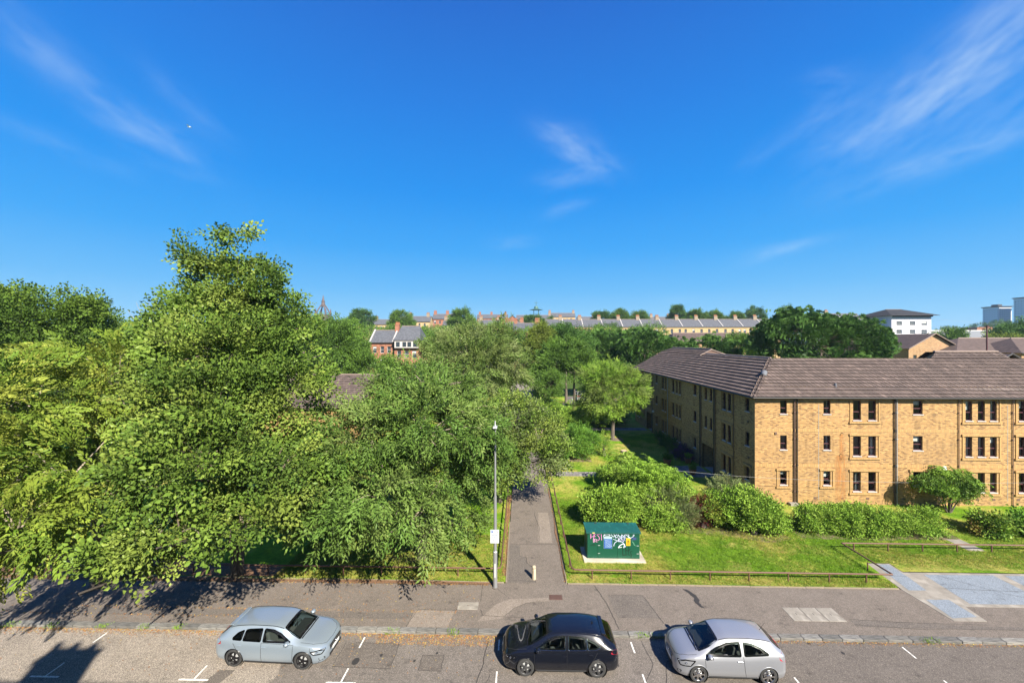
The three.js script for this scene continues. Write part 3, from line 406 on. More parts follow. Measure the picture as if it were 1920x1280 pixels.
// places local facade coordinates (along, up, out) in the world: origin (x, y, z), turned about y
const onFace = (g, x, y, z, turn) => { g.rotateY(turn); g.translate(x, y, z); return g; };
function windowIn(parent, q, face, frameMat, R, { sill = true, bar = .42, curtain = .5, dp = .1 } = {}) { // frame, two lights, sill and perhaps a curtain
  const [x0, x1, y0, y1] = q, f = .05, ym = lerp(y0, y1, bar), put2 = (p, n, g, m) => put(p, n, onFace(g, ...face), m), z = -dp;
  const fr = new GB(); fr.box(x0, y0, z - .05, x0 + f, y1, z + .012); fr.box(x1 - f, y0, z - .05, x1, y1, z + .012); fr.box(x0 + f, y1 - f, z - .05, x1 - f, y1, z + .01); fr.box(x0 + f, y0, z - .05, x1 - f, y0 + f, z + .01); fr.box(x0 + f, ym - .03, z - .05, x1 - f, ym + .03, z + .01);
  const w = put2(parent, 'window', fr.geo(), frameMat);
  put2(w, 'pane', new GB().quad([x0 + f, y0 + f, z - .02], [x1 - f, y0 + f, z - .02], [x1 - f, ym - .03, z - .02], [x0 + f, ym - .03, z - .02]).geo(), M.pane); put2(w, 'pane', new GB().quad([x0 + f, ym + .03, z - .03], [x1 - f, ym + .03, z - .03], [x1 - f, y1 - f, z - .03], [x0 + f, y1 - f, z - .03]).geo(), M.pane);
  if (sill) put2(w, 'sill', new GB().box(x0 - .05, y0 - .055, z, x1 + .05, y0 + .004, .05).geo(), M.sill);
  const k = R(), wd = x1 - x0;
  if (k < curtain * .55) for (const s of R() < .5 ? [0] : [0, 1]) { const c = new GB(), n = 5, cw = wd * (.2 + R() * .22), xa = s ? x1 - cw : x0; for (let j = 0; j < n; j++) c.quad([xa + cw * j / n, y0, z - .16 - (j % 2) * .05], [xa + cw * (j + 1) / n, y0, z - .16 - ((j + 1) % 2) * .05], [xa + cw * (j + 1) / n, y1, z - .16 - ((j + 1) % 2) * .05], [xa + cw * j / n, y1, z - .16 - (j % 2) * .05]); put2(w, 'curtain', c.geo(), M.curtain); } else if (k < curtain) { const h = (y1 - y0) * (.2 + R() * .3); put2(w, 'blind', new GB().box(x0, y1 - h, z - .15, x1, y1, z - .14).geo(), M.curtain); }
  return w;
}
// one slope of interlocking tiles. o: eave start, e: unit along the eave, s: unit up the slope; edge(t) gives the [from, to] along the eave at slope distance t
function tiledSlope(parent, o, e, s, len, edge, seed, gauge = .4, wide = .33) {
  const n = V().crossVectors(e, s).normalize(), R = rng(seed), rows = Math.ceil(len / gauge), at = (a, t, h) => { const p = o.clone().addScaledVector(e, a).addScaledVector(s, t).addScaledVector(n, h); return [p.x, p.y, p.z]; };
  const deck = put(parent, 'roof', new GB().geo(), M.tile); let first = true;
  for (let k = 0; k < rows; k++) {
    const t0 = k * gauge - (k ? .03 : 0), t1 = Math.min(len, (k + 1) * gauge + .03), [a0, a1] = edge(t0), [b0, b1] = edge(t1), lo = Math.max(a0, 0, -1e9), g = new GB(), off = (k % 2) * wide / 2, jit = (R() - .5) * .006;
    for (let x = Math.floor(Math.min(a0, b0) / wide) * wide - off; x < Math.max(a1, b1); x += wide) {
      const x0 = x, x1 = x + wide, c0 = clamp(x0, a0, a1), c1 = clamp(x1, a0, a1), d0 = clamp(x0, b0, b1), d1 = clamp(x1, b0, b1); if (c1 - c0 < .01 && d1 - d0 < .01) continue;
      const v = (.72 + .5 * R()), lich = R() < .06 ? 1.35 : 1, col = [.112 * v * lich, .082 * v * lich, .07 * v * lich], h = .1 + jit + (R() - .5) * .009, m = .28, cm = lerp(c0, c1, m), dm = lerp(d0, d1, m), ro = .022;
      g.quad(at(c0, t0, h + ro), at(cm, t0, h + ro), at(dm, t1, .012 + ro), at(d0, t1, .012 + ro), null, col); g.quad(at(cm, t0, h), at(c1, t0, h), at(d1, t1, .012), at(dm, t1, .012), null, col); g.quad(at(cm, t0, h + ro), at(cm, t0, h), at(dm, t1, .012), at(dm, t1, .012 + ro), null, col);
      g.quad(at(c0, t0, h - .02), at(cm, t0, h - .02), at(cm, t0, h + ro), at(c0, t0, h + ro), null, col); g.quad(at(cm, t0, h - .022), at(c1, t0, h - .022), at(c1, t0, h), at(cm, t0, h), null, col);
    }
    if (g.p.length) { if (first) { deck.geometry = g.geo(); first = false; } else put(deck, 'tile_course', g.geo(), M.tile); }
  }
  return deck;
}
function ridgeTiles(parent, a, b, n, r = .15) { // half-round ridge tiles from a to b
  const l = a.distanceTo(b) / n, g = new THREE.CylinderGeometry(r, r * 1.06, l * 1.04, 8, 1, true, -Math.PI / 2, Math.PI); g.rotateX(Math.PI / 2);
  for (let k = 0; k < n; k++) { const m = put(parent, 'ridge_tile', g, M.ridge); m.position.lerpVectors(a, b, (k + .5) / n); m.lookAt(b.clone().add(m.position.clone().sub(m.position))); m.position.y += (k % 2) * .006; }
}

// ---- the buff brick flats: front block along the street side and a long wing running away from the corner
{
  const B = thing('apartment_building', 'three storey buff brick apartment block with brown tiled roof and a long side wing', 'building', 0, 0, 0), R = rng(301);
  const X0 = 17.8, Z0 = -38.4 * K, EV = 8.12, fFront = [X0, 0, Z0, 0], LW = 39.6 * K, fSide = [X0, 0, Z0 - LW, -Math.PI / 2]; // side: along runs from the far end to the corner
  const floors = [[2.53, 1.48, 2.5, 1.03], [5.25, 4.16, 5.2, 3.71], [7.92, 6.88, 7.92, 6.42]];
  // [x0, x1, kind]; kind s = small, t = tall; groups share a brick surround
  const front = [[[19.7, 20.2]], [[22.94, 23.46]], [[25.15, 25.73], [26.28, 26.85]], [[29.6, 30.3]], [[33.46, 33.95], [34.36, 34.88], [35.25, 35.75]], [[37.36, 37.85], [38.26, 38.78], [39.15, 39.65]], [[43.2, 43.8]]].map((g) => g.map(([a, b]) => [a - X0, b - X0]));
  const side = [[[38.0, 38.7]], [[33.5, 34.2], [34.6, 35.3]], [[29.2, 29.8], [30.5, 31.1]], [[26.1, 26.9]], [[18.8, 19.6], [20.2, 20.8], [21.3, 21.9]], [[14.5, 15.3], [15.7, 16.3]], [[11.6, 12.4]], [[7.2, 7.8], [8.5, 9.1]], [[5.0, 5.6]], [[1.2, 1.9], [2.3, 3.0]]].map((g) => g.map(([a, b]) => [a * K, b * K]));
  const doors = [[28.6, 31.4], [6.9, 9.7]].map(([a, b]) => [a * K, b * K]);
  const build = (groups, face, len, isSide) => {
    const holes = [], wins = [];
    for (const gr of groups) floors.forEach(([st, sb, tt, tb], fl) => {
      const stair = isSide && doors.some(([a, b]) => gr[0][0] > a && gr[0][0] < b); if (stair && fl === 0) return;
      const small = gr.length === 1, y0 = small ? sb : tb, y1 = small ? st : tt, top = fl === 2; for (const [a, b] of gr) { const q = [a, b, stair ? y0 + .35 : y0, y1]; holes.push(q); wins.push(q); }
      // projecting brick surround: sill course, jambs and head
      if ((!small || fl === 0) && !stair) {
        const xa = gr[0][0] - .16, xb = gr[gr.length - 1][1] + .16, nm = 'window_surround', s = new GB(), c = .045; s.box(xa - .16, y0 - .24, .002, xb + .16, y0 - .1, c + .05); s.box(xa - .1, y0 - .1, .002, xa, y1 + (top ? .1 : .06), c); s.box(xb, y0 - .1, .002, xb + .1, y1 + (top ? .1 : .06), c); if (!top) s.box(xa - .16, y1 + .06, .002, xb + .16, y1 + .2, c + .05);
        put(B, nm, onFace(s.geo(), ...face), M.brickTrim);
      }
    });
    if (isSide) for (const [a, b] of doors) holes.push([a, b, 0, 2.45]);
    put(B, 'wall', onFace(wallGeo(len, EV, holes, .16, -.1), ...face), M.brick);
    for (const q of wins) windowIn(B, q, face, M.maroon, R, { dp: .12, curtain: isSide ? .35 : .75 });
    for (const [y0, y1] of [[5.53, 5.75], [2.86, 3.09]]) { // soldier courses, butted between the surrounds
      const b = new GB(); b.box(0.02, y0, .002, len - (isSide ? .02 : 0), y1, .014); put(B, 'brick_band', onFace(b.geo(), ...face), M.brickTrim);
    }
  };
  build(front, fFront, 32, false); build(side, fSide, LW, true);
  for (const [a, b] of doors) { // recessed stair entrances
    const g = new GB(); g.quad([a, 0, -1.3], [a, 0, 0], [a, 2.45, 0], [a, 2.45, -1.3]); g.quad([b, 0, 0], [b, 0, -1.3], [b, 2.45, -1.3], [b, 2.45, 0]); g.quad([a, 2.45, -1.3], [a, 2.45, 0], [b, 2.45, 0], [b, 2.45, -1.3]); put(B, 'entrance_recess', onFace(g.geo(), ...fSide), M.brick);
    const d = put(B, 'door', onFace(boxG(a + .5, 0, -1.36, b - .5, 2.3, -1.3), ...fSide), M.darkTrim); put(d, 'pane', onFace(boxG(a + .65, 1.0, -1.3, b - .65, 2.1, -1.292), ...fSide), M.glassFar); put(B, 'wall', onFace(boxG(a, 0, -1.5, b, 2.45, -1.37), ...fSide), M.brick);
  }
  // shell behind: floors, back walls, gables
  const D1 = 7.7; // depth of the front block and of the wing
  for (const y of [.05, 2.72, 5.44]) { put(B, 'floor', boxG(X0 + .2, y - .15, Z0 - D1, X0 + 32, y, Z0 - .2), M.plaster); put(B, 'floor', boxG(X0 + .2, y - .15, Z0 - LW + .1, X0 + 7.4, y, Z0 - D1 - .01), M.plaster); }
  for (const x of [4.5, 9.6, 14.5, 18.4, 24]) put(B, 'partition', boxG(X0 + x, .05, Z0 - D1 + .1, X0 + x + .12, EV - .1, Z0 - .3), M.plaster);
  for (const z of [4.9, 9.2, 12.5, 16, 20, 25]) put(B, 'partition', boxG(X0 + .3, .05, Z0 - z - .12, X0 + 7.3, EV - .1, Z0 - z), M.plaster);
  put(B, 'ceiling', boxG(X0 + .2, EV - .14, Z0 - D1, X0 + 32, EV - .02, Z0 - .2), M.plaster); put(B, 'ceiling', boxG(X0 + .2, EV - .14, Z0 - LW, X0 + 7.4, EV - .02, Z0 - D1 - .01), M.plaster);
  put(B, 'wall', boxG(X0 + 7.45, -.1, Z0 - D1 - .25, X0 + 32, EV, Z0 - D1), M.brick); put(B, 'wall', boxG(X0 + 7.45, -.1, Z0 - LW, X0 + 7.7, EV, Z0 - D1 - .26), M.brick); put(B, 'wall', boxG(X0, -.1, Z0 - LW - .25, X0 + 7.7, EV, Z0 - LW - .002), M.brick); put(B, 'wall', boxG(X0 + 32.002, -.1, Z0 - D1 - .25, X0 + 32.25, EV + 1.6, Z0 - .3), M.brick);
  // roof. front slope: eave at z = Z0 + .45, rises 29 degrees; side slope: eave at x = X0 - .35, rises 36.5 degrees to the wing's ridge
  const ez = Z0 + .38, ex = X0 - .35, ey = EV + .06, tf = Math.tan(35 * Math.PI / 180), run1 = 3.97, ry = ey + run1 * tf, runS = 3.8, cs = Math.hypot(run1, run1 * tf) / run1;
  const sf = V(0, tf, -1).normalize(), ss = V(1, (ry - ey) / runS, 0).normalize(), lf = Math.hypot(run1, ry - ey), ls = Math.hypot(runS, ry - ey), long = 33;
  const slopes = [];
  slopes.push(tiledSlope(B, V(ex, ey, ez), V(1, 0, 0), sf, lf, (t) => [runS * clamp(t / lf), t > lf * .75 ? 24.6 : long], 311)); // hip on the left; the lower ridge begins at 24.6
  // taller middle part of the front block between x = 34.4 and 41
  { const q = .95, o = V(ex, ey, ez).addScaledVector(sf, lf - .02); tiledSlope(B, o, V(1, 0, 0), sf, q, (t) => [17 + t * 1.3, 23.4], 312); put(B, 'verge_board', tube([[ex + 23.45, ry + .02, ez - run1], [ex + 23.45, ry + q * sf.y, ez - run1 + q * sf.z]], .06), M.ridge); put(B, 'roof_back', new GB().quad([ex + 17.4, ry + q * sf.y, ez - run1 + q * sf.z], [ex + 23.4, ry + q * sf.y, ez - run1 + q * sf.z], [ex + 23.4, ey, ez - 9.2], [ex + 17.4, ey, ez - 9.2]).geo(), M.tileFar); put(B, 'roof_end', new GB().tri([ex + 17, ry, ez - run1], [ex + 18.2, ry + q * sf.y, ez - run1 + q * sf.z], [ex + 17.4, ry - .6, ez - run1 - 2]).tri([ex + 23.42, ry - .02, ez - run1], [ex + 23.42, ry - .6, ez - run1 - 2], [ex + 23.42, ry + q * sf.y, ez - run1 + q * sf.z]).geo(), M.brick); put(B, 'ridge_cap', tube([[ex + 18.1, ry + q * sf.y, ez - run1 + q * sf.z], [ex + 23.4, ry + q * sf.y, ez - run1 + q * sf.z]], .12, 8), M.ridge); }
  slopes.push(tiledSlope(B, V(ex, ey, Z0 - LW - .3), V(0, 0, 1), ss, ls, (t) => [2.6 * t / ls, LW + .3 + .38 - run1 * clamp(t / ls)], 313));
  { const q = .82, d0 = 20.4 * K, o = V(ex, ey, Z0 - LW - .3).addScaledVector(ss, ls - .02); tiledSlope(B, o, V(0, 0, 1), ss, q, (t) => [2.6 + t * 2.2, d0], 314); const yr = ry + q * ss.y, xr = ex + runS + q * ss.x, zg = Z0 - LW - .3 + d0; // far half of the wing is deeper, its ridge higher; a small gable shows at the step
    put(B, 'gable', new GB().tri([xr - 1.15, ry - .1, zg + .001], [xr + 1.7, ry - .1, zg + .001], [xr, yr - .04, zg + .001]).geo(), M.brownPipe); put(B, 'verge_board', tube([[xr - 1.3, ry - .16, zg + .02], [xr, yr + .02, zg + .02], [xr + 1.7, ry - .1, zg + .02]], .07), M.ridge); put(B, 'ridge_cap', tube([[xr, yr + .03, zg], [xr, yr + .03, zg - d0 + 4.6]], .12, 8), M.ridge); put(B, 'roof_back', new GB().quad([xr, yr, zg], [xr, yr, zg - d0 + 4.6], [X0 + 8.2, ey, Z0 - LW - .3], [X0 + 8.2, ey, zg]).geo(), M.tileFar); put(B, 'roof_end', new GB().tri([ex, ey, Z0 - LW - .3], [X0 + 8.2, ey, Z0 - LW - .3], [xr, yr, zg - d0 + 4.6]).geo(), M.tileFar); }
  const hx = ex + runS, hz = ez - run1; // top of the hip at the corner
  put(B, 'roof_back', new GB().quad([ex + 40, ry, hz], [hx, ry, hz], [hx + 3.7, ey, ez - 8.0], [ex + 40, ey, ez - 8.0]).geo(), M.tileFar); put(B, 'roof_back', new GB().quad([hx, ry, hz], [hx, ry, Z0 - 15.6], [hx + 4, ey, Z0 - 15.6], [hx + 4, ey, ez - 7.9]).geo(), M.tileFar);
  const hip = put(B, 'hip', tube([[ex + .2, ey, ez - .2], [hx, ry - .05, hz]], .05), M.ridge); ridgeTiles(hip, V(ex + .05, ey + .08, ez - .06), V(hx, ry + .04, hz), 13, .2);
  const rd = put(B, 'ridge', tube([[hx, ry - .08, hz], [ex + 17.2, ry - .08, hz]], .05), M.ridge); ridgeTiles(rd, V(hx + .1, ry + .0, hz), V(ex + 17.2, ry + .0, hz), 30, .13); put(B, 'ridge_cap', tube([[hx, ry, hz - .1], [hx, ry, Z0 - 15.5]], .12, 8), M.ridge);
  { const a = V(ex + .05, ey + .08, ez - .06), b = V(hx, ry + .04, hz); put(B, 'lead_patch', tube([a.clone().lerp(b, .52), a.clone().lerp(b, .6)], .215, 10), M.lead); }
  put(B, 'roof_vent', taper([V(24.3, ey + .62, ez - .98), V(24.3, ey + .98, ez - .98), V(24.3, ey + .985, ez - .98)], [.08, .08, .02], 8), M.lead);
  put(B, 'wall', new GB().quad([X0 + 20, EV, Z0 - .1], [X0 + 32, EV, Z0 - .1], [X0 + 32, EV, Z0 - .4], [X0 + 20, EV, Z0 - .4]).geo(), M.brick);
  // eaves: soffit, fascia, gutters, downpipes
  put(B, 'soffit', boxG(ex + .05, EV - .02, Z0 + .001, ex + long, EV + .02, ez - .04), M.darkTrim); put(B, 'soffit', boxG(ex + .05, EV - .02, Z0 - LW - .2, X0 - .001, EV + .02, Z0), M.darkTrim);
  put(B, 'gutter', tube([[ex - .02, EV + .03, ez + .03], [ex + long, EV + .03, ez + .03]], .065, 8), M.blackPipe); put(B, 'gutter', tube([[ex - .04, EV + .03, ez + .03], [ex - .04, EV + .03, Z0 - LW - .3]], .065, 8), M.blackPipe);
  const pipe = (x, z, m, r = .045) => { const p = put(B, 'downpipe', taper([V(x, -.05, z), V(x, EV - .25, z), V(x, EV - .02, z)], [r, r, r], 8), m); for (const y of [1, 3, 5, 7]) put(p, 'bracket', boxG(x - r - .02, y, z - r - .01, x + r + .02, y + .06, z + r + .01), m); };
  pipe(20.72, Z0 + .09, M.brownPipe); pipe(20.93, Z0 + .08, M.blackPipe, .04); pipe(28.18, Z0 + .09, M.blackPipe, .045); pipe(28.33, Z0 + .08, M.greyPipe, .04); pipe(32.9, Z0 + .07, M.brownPipe, .03); pipe(36.85, Z0 + .07, M.brownPipe, .03);
  for (const d of [46.3 * K, 49.9 * K]) { pipe(X0 - .09, -d, M.blackPipe); pipe(X0 - .09, -d + .22, M.brownPipe); } pipe(X0 - .09, -60.8 * K, M.greyPipe); pipe(X0 - .09, -67.9 * K, M.blackPipe); pipe(X0 - .09, -42.0 * K, M.brownPipe, .03);
  put(B, 'drain_box', rbox(.62, .22, .36, .03), M.concrete, [20.55, .1, Z0 + .22]);
  // movement joints with pale sealant, air bricks, small fittings, overflow pipes with their rust streaks
  for (const x of [22.57, 36.52]) put(B, 'movement_joint', boxG(x - .012, .4, Z0 + .0155, x + .012, EV - .5, Z0 + .019), M.sealant);
  for (const x of [22.2, 24.2, 26.1, 28.8, 31.4, 32.9, 34.2, 35.4, 37.2, 39]) put(B, 'air_brick', boxG(x, .42, Z0 + .002, x + .24, .58, Z0 + .012), M.brownPipe);
  put(B, 'vent_cover', rbox(.26, .26, .1, .03), M.whitePlastic, [31.85, 2.86, Z0 + .07]); put(B, 'vent', rbox(.17, .17, .06, .02), M.brownPipe, [19.35, 5.4, Z0 + .04]); put(B, 'vent', rbox(.06, .17, .17, .02), M.brownPipe, [X0 - .04, 3.3, Z0 - .8]); put(B, 'vent', rbox(.06, .17, .17, .02), M.brownPipe, [X0 - .04, 6.1, Z0 - .9]);
  put(B, 'wall_light', new THREE.SphereGeometry(.16, 12, 8), M.whitePlastic, [X0 - .14, 3.0, -67.2 * K]);
  const stain = new THREE.MeshStandardMaterial({ color: 0xffffff, roughness: .95, transparent: true, map: tex(128, 512, [1, 1], (u, v, i, j) => { const w = Math.abs(u - .5) * 2, n = pf(u, v * .5, 10, 401, 4), a = clamp((1 - w * (1.1 - .25 * v)) * 1.4 * n) * (n > .38 ? 1 : .35); return [.46, .2, .06, clamp(a * .85)]; }) });
  for (const [y0, y1, x] of [[3.35, 5.35, 24.28], [.35, 3.75, 24.2]]) { put(B, 'overflow_pipe', tube([[x, y1 + .12, Z0], [x, y1 + .1, Z0 + .2]], .025, 6), M.brownPipe); const w = y1 > 4 ? .2 : .48; put(B, 'rust_stain', new GB().quad([x - w, y0, Z0 + .0165], [x + w, y0, Z0 + .0165], [x + w, y1, Z0 + .0165], [x - w, y1, Z0 + .0165], [[0, 0], [1, 0], [1, 1], [0, 1]]).geo(), stain); }
}

// ---- the tenement at the photographer's back: its stack throws the shadow on the road at the left
{
  const T = thing('tenement_building', 'stone tenement on the near side of the street, whose chimney shadow lies on the road', 'building', 0, 0, 0);
  put(T, 'wall', boxG(-30, RY - .2, .6, 26, 12.85, 1.1), M.sandstone); put(T, 'wall', boxG(-30, RY - .2, 9.4, 26, 12.85, 9.9), M.sandstone); put(T, 'gable', boxG(-30.5, RY - .2, .6, -30.01, 12.85, 9.9), M.sandstone); put(T, 'gable', boxG(26.01, RY - .2, .6, 26.5, 12.85, 9.9), M.sandstone);
  const r = new GB(); r.quad([-30.5, 12.86, .45], [26.5, 12.86, .45], [26.5, 15.5, 4.1], [-30.5, 15.5, 4.1]); r.quad([26.5, 12.86, 10.05], [-30.5, 12.86, 10.05], [-30.5, 15.5, 4.1], [26.5, 15.5, 4.1]); put(T, 'roof', r.geo(), M.slate);
  const c = put(T, 'chimney', boxG(-8.25, 14.8, 3.65, -6.35, 16.95, 4.35), M.sandstone); put(c, 'cope', boxG(-8.33, 16.952, 3.58, -6.27, 17.08, 4.42), M.sandstone); for (const x of [-8.05, -7.3, -6.55]) put(c, 'chimney_pot', new THREE.CylinderGeometry(.13, .17, .55, 12), M.terracotta, [x, 17.35, 4.0]);
}
// ---------------------------------------------------------------- rails, lamp post, bollard, cabinet
function railThing(name, label, runs0, posts0, h = .5) {
  const sc = (q) => [q[0], q[1] * K], runs = runs0.map((r) => r.map(sc)), posts = posts0.map(sc);
  const t = thing(name, label, 'railing', posts[0][0], 0, -posts[0][1] / K), ox = posts[0][0], od = posts[0][1];
  for (const run of runs) { const c = new THREE.CatmullRomCurve3(run.map(([x, d]) => V(x - ox, h, -(d - od))), false, 'catmullrom', .0), n = Math.max(4, run.length * 4); put(t, 'rail', tube(run.length > 2 ? c.getPoints(n) : run.map(([x, d]) => V(x - ox, h, -(d - od))), .042, 8), M.rail); }
  posts.forEach(([x, d]) => { put(t, 'post', taper([V(x - ox, -.1, -(d - od)), V(x - ox, h - .03, -(d - od))], [.034, .034], 8), M.rail); }); return t;
}
{
  const pl = [], pr = []; for (let x = -30; x < -1; x += 2.03) pl.push([+(x + .25).toFixed(2), 26.0]); for (let d = 28; d < 46; d += 2.1) pl.push([-1.1, d]);
  railThing('low_railing', 'low brown tube railing along the left lawn, behind the lamp post and under the trees', [[[-31, 26.0], [-1.5, 25.98]], [[-1.5, 25.98], [-1.28, 25.99], [-1.14, 26.1], [-1.1, 26.35]], [[-1.1, 26.35], [-1.1, 46]]], pl);
  for (let d = 44; d > 27; d -= 2.1) pr.push([2.62, d]); for (const x of [3.67, 5.69, 7.71, 9.74, 11.73, 13.72, 15.79, 17.66]) pr.push([x, 25.95]); pr.push([18.68, 27.35]); for (let x = 19.6; x < 48; x += 1.98) pr.push([x, 29.87]);
  railThing('low_railing', 'low brown tube railing round the right lawn from the footpath to the driveway', [[[2.62, 46], [2.62, 26.4]], [[2.62, 26.4], [2.64, 26.16], [2.76, 26.0], [3.0, 25.95]], [[3.0, 25.95], [18.95, 25.92]], [[18.95, 25.95], [18.9, 29.87]], [[18.9, 29.87], [49, 29.87]]], pr);
}
{ // lamp post with the parking sign fixed to it
  const L = thing('lamp_post', 'tall grey steel lamp post with a parking sign, beside the footpath', 'lamp post', -1.34, 0, -24.98);
  put(L, 'base_section', taper([V(0, -.1, 0), V(0, .02, 0), V(0, 1.75, 0), V(0, 1.82, 0)], [.115, .105, .105, .085], 16), M.steel); put(L, 'column', taper([V(0, 1.8, 0), V(0, 4.6, 0), V(0, 4.62, 0), V(0, 8.05, 0)], [.082, .08, .06, .045], 14), M.steel); put(L, 'door', boxG(-.05, .55, .098, .05, 1.25, .108), M.galv); put(L, 'collar', taper([V(0, 1.76, 0), V(0, 1.84, 0)], [.112, .09], 16), M.galv); put(L, 'foot_ring', taper([V(0, 0, 0), V(0, .03, 0)], [.16, .15], 14), M.patch);
  const h = put(L, 'lantern', rbox(.22, .09, .5, .04, 3), M.galv, [0, 8.1, .1]); put(h, 'lens', boxG(-.09, -.058, -.1, .09, -.051, .2), M.whitePlastic); put(h, 'sensor', new THREE.CylinderGeometry(.025, .035, .28, 8), M.galv, [0, .17, -.05]);
  const face = canvasTex(256, 400, (g) => {
    g.fillStyle = '#e9edf2'; g.fillRect(0, 0, 256, 400); g.fillStyle = '#1f62b8'; g.fillRect(16, 18, 62, 72); g.fillStyle = '#fff'; g.font = 'bold 60px sans-serif'; g.fillText('P', 28, 76);
    g.fillStyle = '#7e8aa0'; const R = rng(9); for (const [y, h] of [[30, 16], [58, 14], [130, 20], [160, 20], [205, 14], [228, 14], [252, 14]]) { let x = y < 100 ? 96 : 30; while (x < 215) { const w = 8 + R() * 26; g.fillRect(x, y, w, h); x += w + 9; } }
    g.fillStyle = '#38465e'; g.fillRect(82, 310, 26, 30); g.fillRect(150, 310, 26, 30); g.fillStyle = '#c3402f'; g.fillRect(196, 78, 30, 18);
  });
  const s = put(L, 'parking_sign', rbox(.44, .68, .012, .004, 1), M.galv, [-.02, 2.62, .105]); put(s, 'sign_face', new THREE.PlaneGeometry(.43, .67), std(C(.62, .62, .62), .5, { map: face }), [0, 0, .0085]);
}
{ const b = thing('bollard', 'short pale concrete bollard standing at the mouth of the footpath', 'bollard', .64, 0, -25.93); put(b, 'post', new THREE.LatheGeometry([[0, -.05], [.115, -.05], [.115, 0], [.105, .45], [.1, .52], [.075, .535], [.075, .56], [.1, .575], [.1, .64], [.07, .7], [0, .715]].map(([x, y]) => new THREE.Vector2(x, y)), 18), std(C(1.5, 1.4, 1.2), .9, { map: concMap })); }
{ // green roadside cabinet with graffiti
  const K = thing('utility_cabinet', 'large green metal utility cabinet covered in graffiti on a concrete plinth', 'cabinet', 5.19, 0, -28.85), W = 2.96, HB = 1.54, DP = 1.0;
  const scuff = tex(512, 512, [3, 3], (u, v, i, j) => { const a = pf(u, v, 8, 501, 5), s = pf(u, v * .3, 40, 502, 3); return mix3([.004, .055, .034], [.012, .09, .06], a).map((q) => q * (s > .7 ? 1.5 : 1)); });
  const green = phys(0xffffff, .5, { map: scuff }), top = phys(C(1.1, 1.05, 1.3), .5, { map: scuff });
  put(K, 'plinth', rbox(W + .5, .14, DP + .62, .02, 1), std(C(1.75, 1.7, 1.6), .9, { map: concMap }), [.03, .04, 0]);
  put(K, 'body', boxG(-W / 2, .1, -DP / 2, W / 2, HB, DP / 2 - .03), green);
  const rf = new GB(), x = W / 2 + .06, zf = DP / 2 + .06, zb = -DP / 2 - .06, y0 = HB + .002, y1 = HB + .09, y2 = HB + .15; rf.quad([-x, y0, zf], [x, y0, zf], [x, y1, zf], [-x, y1, zf]); rf.quad([-x, y1, zf], [x, y1, zf], [x, y2, zb], [-x, y2, zb]); rf.quad([x, y0, zb], [-x, y0, zb], [-x, y2, zb], [x, y2, zb]); rf.quad([x, y0, zf], [x, y0, zb], [x, y2, zb], [x, y1, zf]); rf.quad([-x, y0, zb], [-x, y0, zf], [-x, y1, zf], [-x, y2, zb]); rf.quad([-x, y0, zb], [x, y0, zb], [x, y0, zf], [-x, y0, zf]);
  const roof = put(K, 'roof', rf.geo(), top); for (const q of [-.85, 1.05]) put(roof, 'lifting_eye', new THREE.TorusGeometry(.045, .016, 6, 12), M.darkTrim, [q, y2 + .01, zb + .16]);
  const TW = 1250, TH = 660, art = canvasTex(TW, TH, (g) => { // the whole front; each door shows its own stretch of it
    const R = rng(3), img = (px, py) => [px - 228, py - 378]; g.fillStyle = '#084d38'; g.fillRect(0, 0, TW, TH);
    for (let k = 0; k < 2600; k++) { g.fillStyle = `rgba(${R() < .5 ? '4,52,38' : '40,120,88'},${.05 + R() * .13})`; g.fillRect(R() * TW, R() * TH, 1 + R() * 18, 1 + R() * 3); }
    for (let k = 0; k < 260; k++) { g.fillStyle = `rgba(120,165,140,${.08 + R() * .22})`; g.fillRect(R() * TW, TH - 95 + R() * 95, 3 + R() * 30, 2 + R() * 6); }
    const line = (col, w, pts) => { g.strokeStyle = col; g.lineWidth = w; g.lineCap = g.lineJoin = 'round'; g.beginPath(); pts.forEach((p, k) => { const q = img(...p); if (!k) g.moveTo(...q); else g.lineTo(...q); }); g.stroke(); }, curve = (col, w, pts) => { g.strokeStyle = col; g.lineWidth = w; g.lineCap = 'round'; g.beginPath(); g.moveTo(...img(...pts[0])); for (let k = 1; k < pts.length - 1; k += 2) g.quadraticCurveTo(...img(...pts[k]), ...img(...pts[k + 1])); g.stroke(); };
    const pk = '#d67fbf'; line(pk, 15, [[312, 515], [315, 400]]); curve(pk, 14, [[300, 400], [420, 380], [395, 440], [350, 475], [322, 470]]); line(pk, 14, [[440, 400], [395, 402], [378, 530], [430, 525]]); line(pk, 12, [[388, 462], [428, 458]]); curve(pk, 14, [[520, 405], [465, 385], [470, 430], [535, 480], [515, 540], [480, 570], [448, 535]]); line(pk, 15, [[535, 395], [600, 390]]); line(pk, 15, [[565, 395], [572, 550]]);
    curve('#e39ccb', 12, [[378, 610], [372, 550], [378, 535], [430, 540], [395, 568], [440, 585], [380, 608]]); line('#e39ccb', 10, [[480, 598], [440, 600], [442, 545], [470, 545]]);
    const wh = '#cfd6ea'; curve(wh, 13, [[630, 540], [610, 400], [650, 400], [790, 390], [770, 440], [650, 450], [640, 420]]); curve(wh, 12, [[800, 395], [850, 500], [880, 440], [880, 390], [830, 390]]); curve(wh, 12, [[930, 400], [860, 480], [930, 480], [960, 480], [965, 400]]); line(wh, 12, [[960, 400], [1040, 520], [1050, 400], [1110, 470], [1130, 395], [1250, 480]]); curve(wh, 12, [[1150, 400], [1250, 390], [1210, 440], [1180, 480], [1270, 490], [1390, 400], [1320, 410]]);
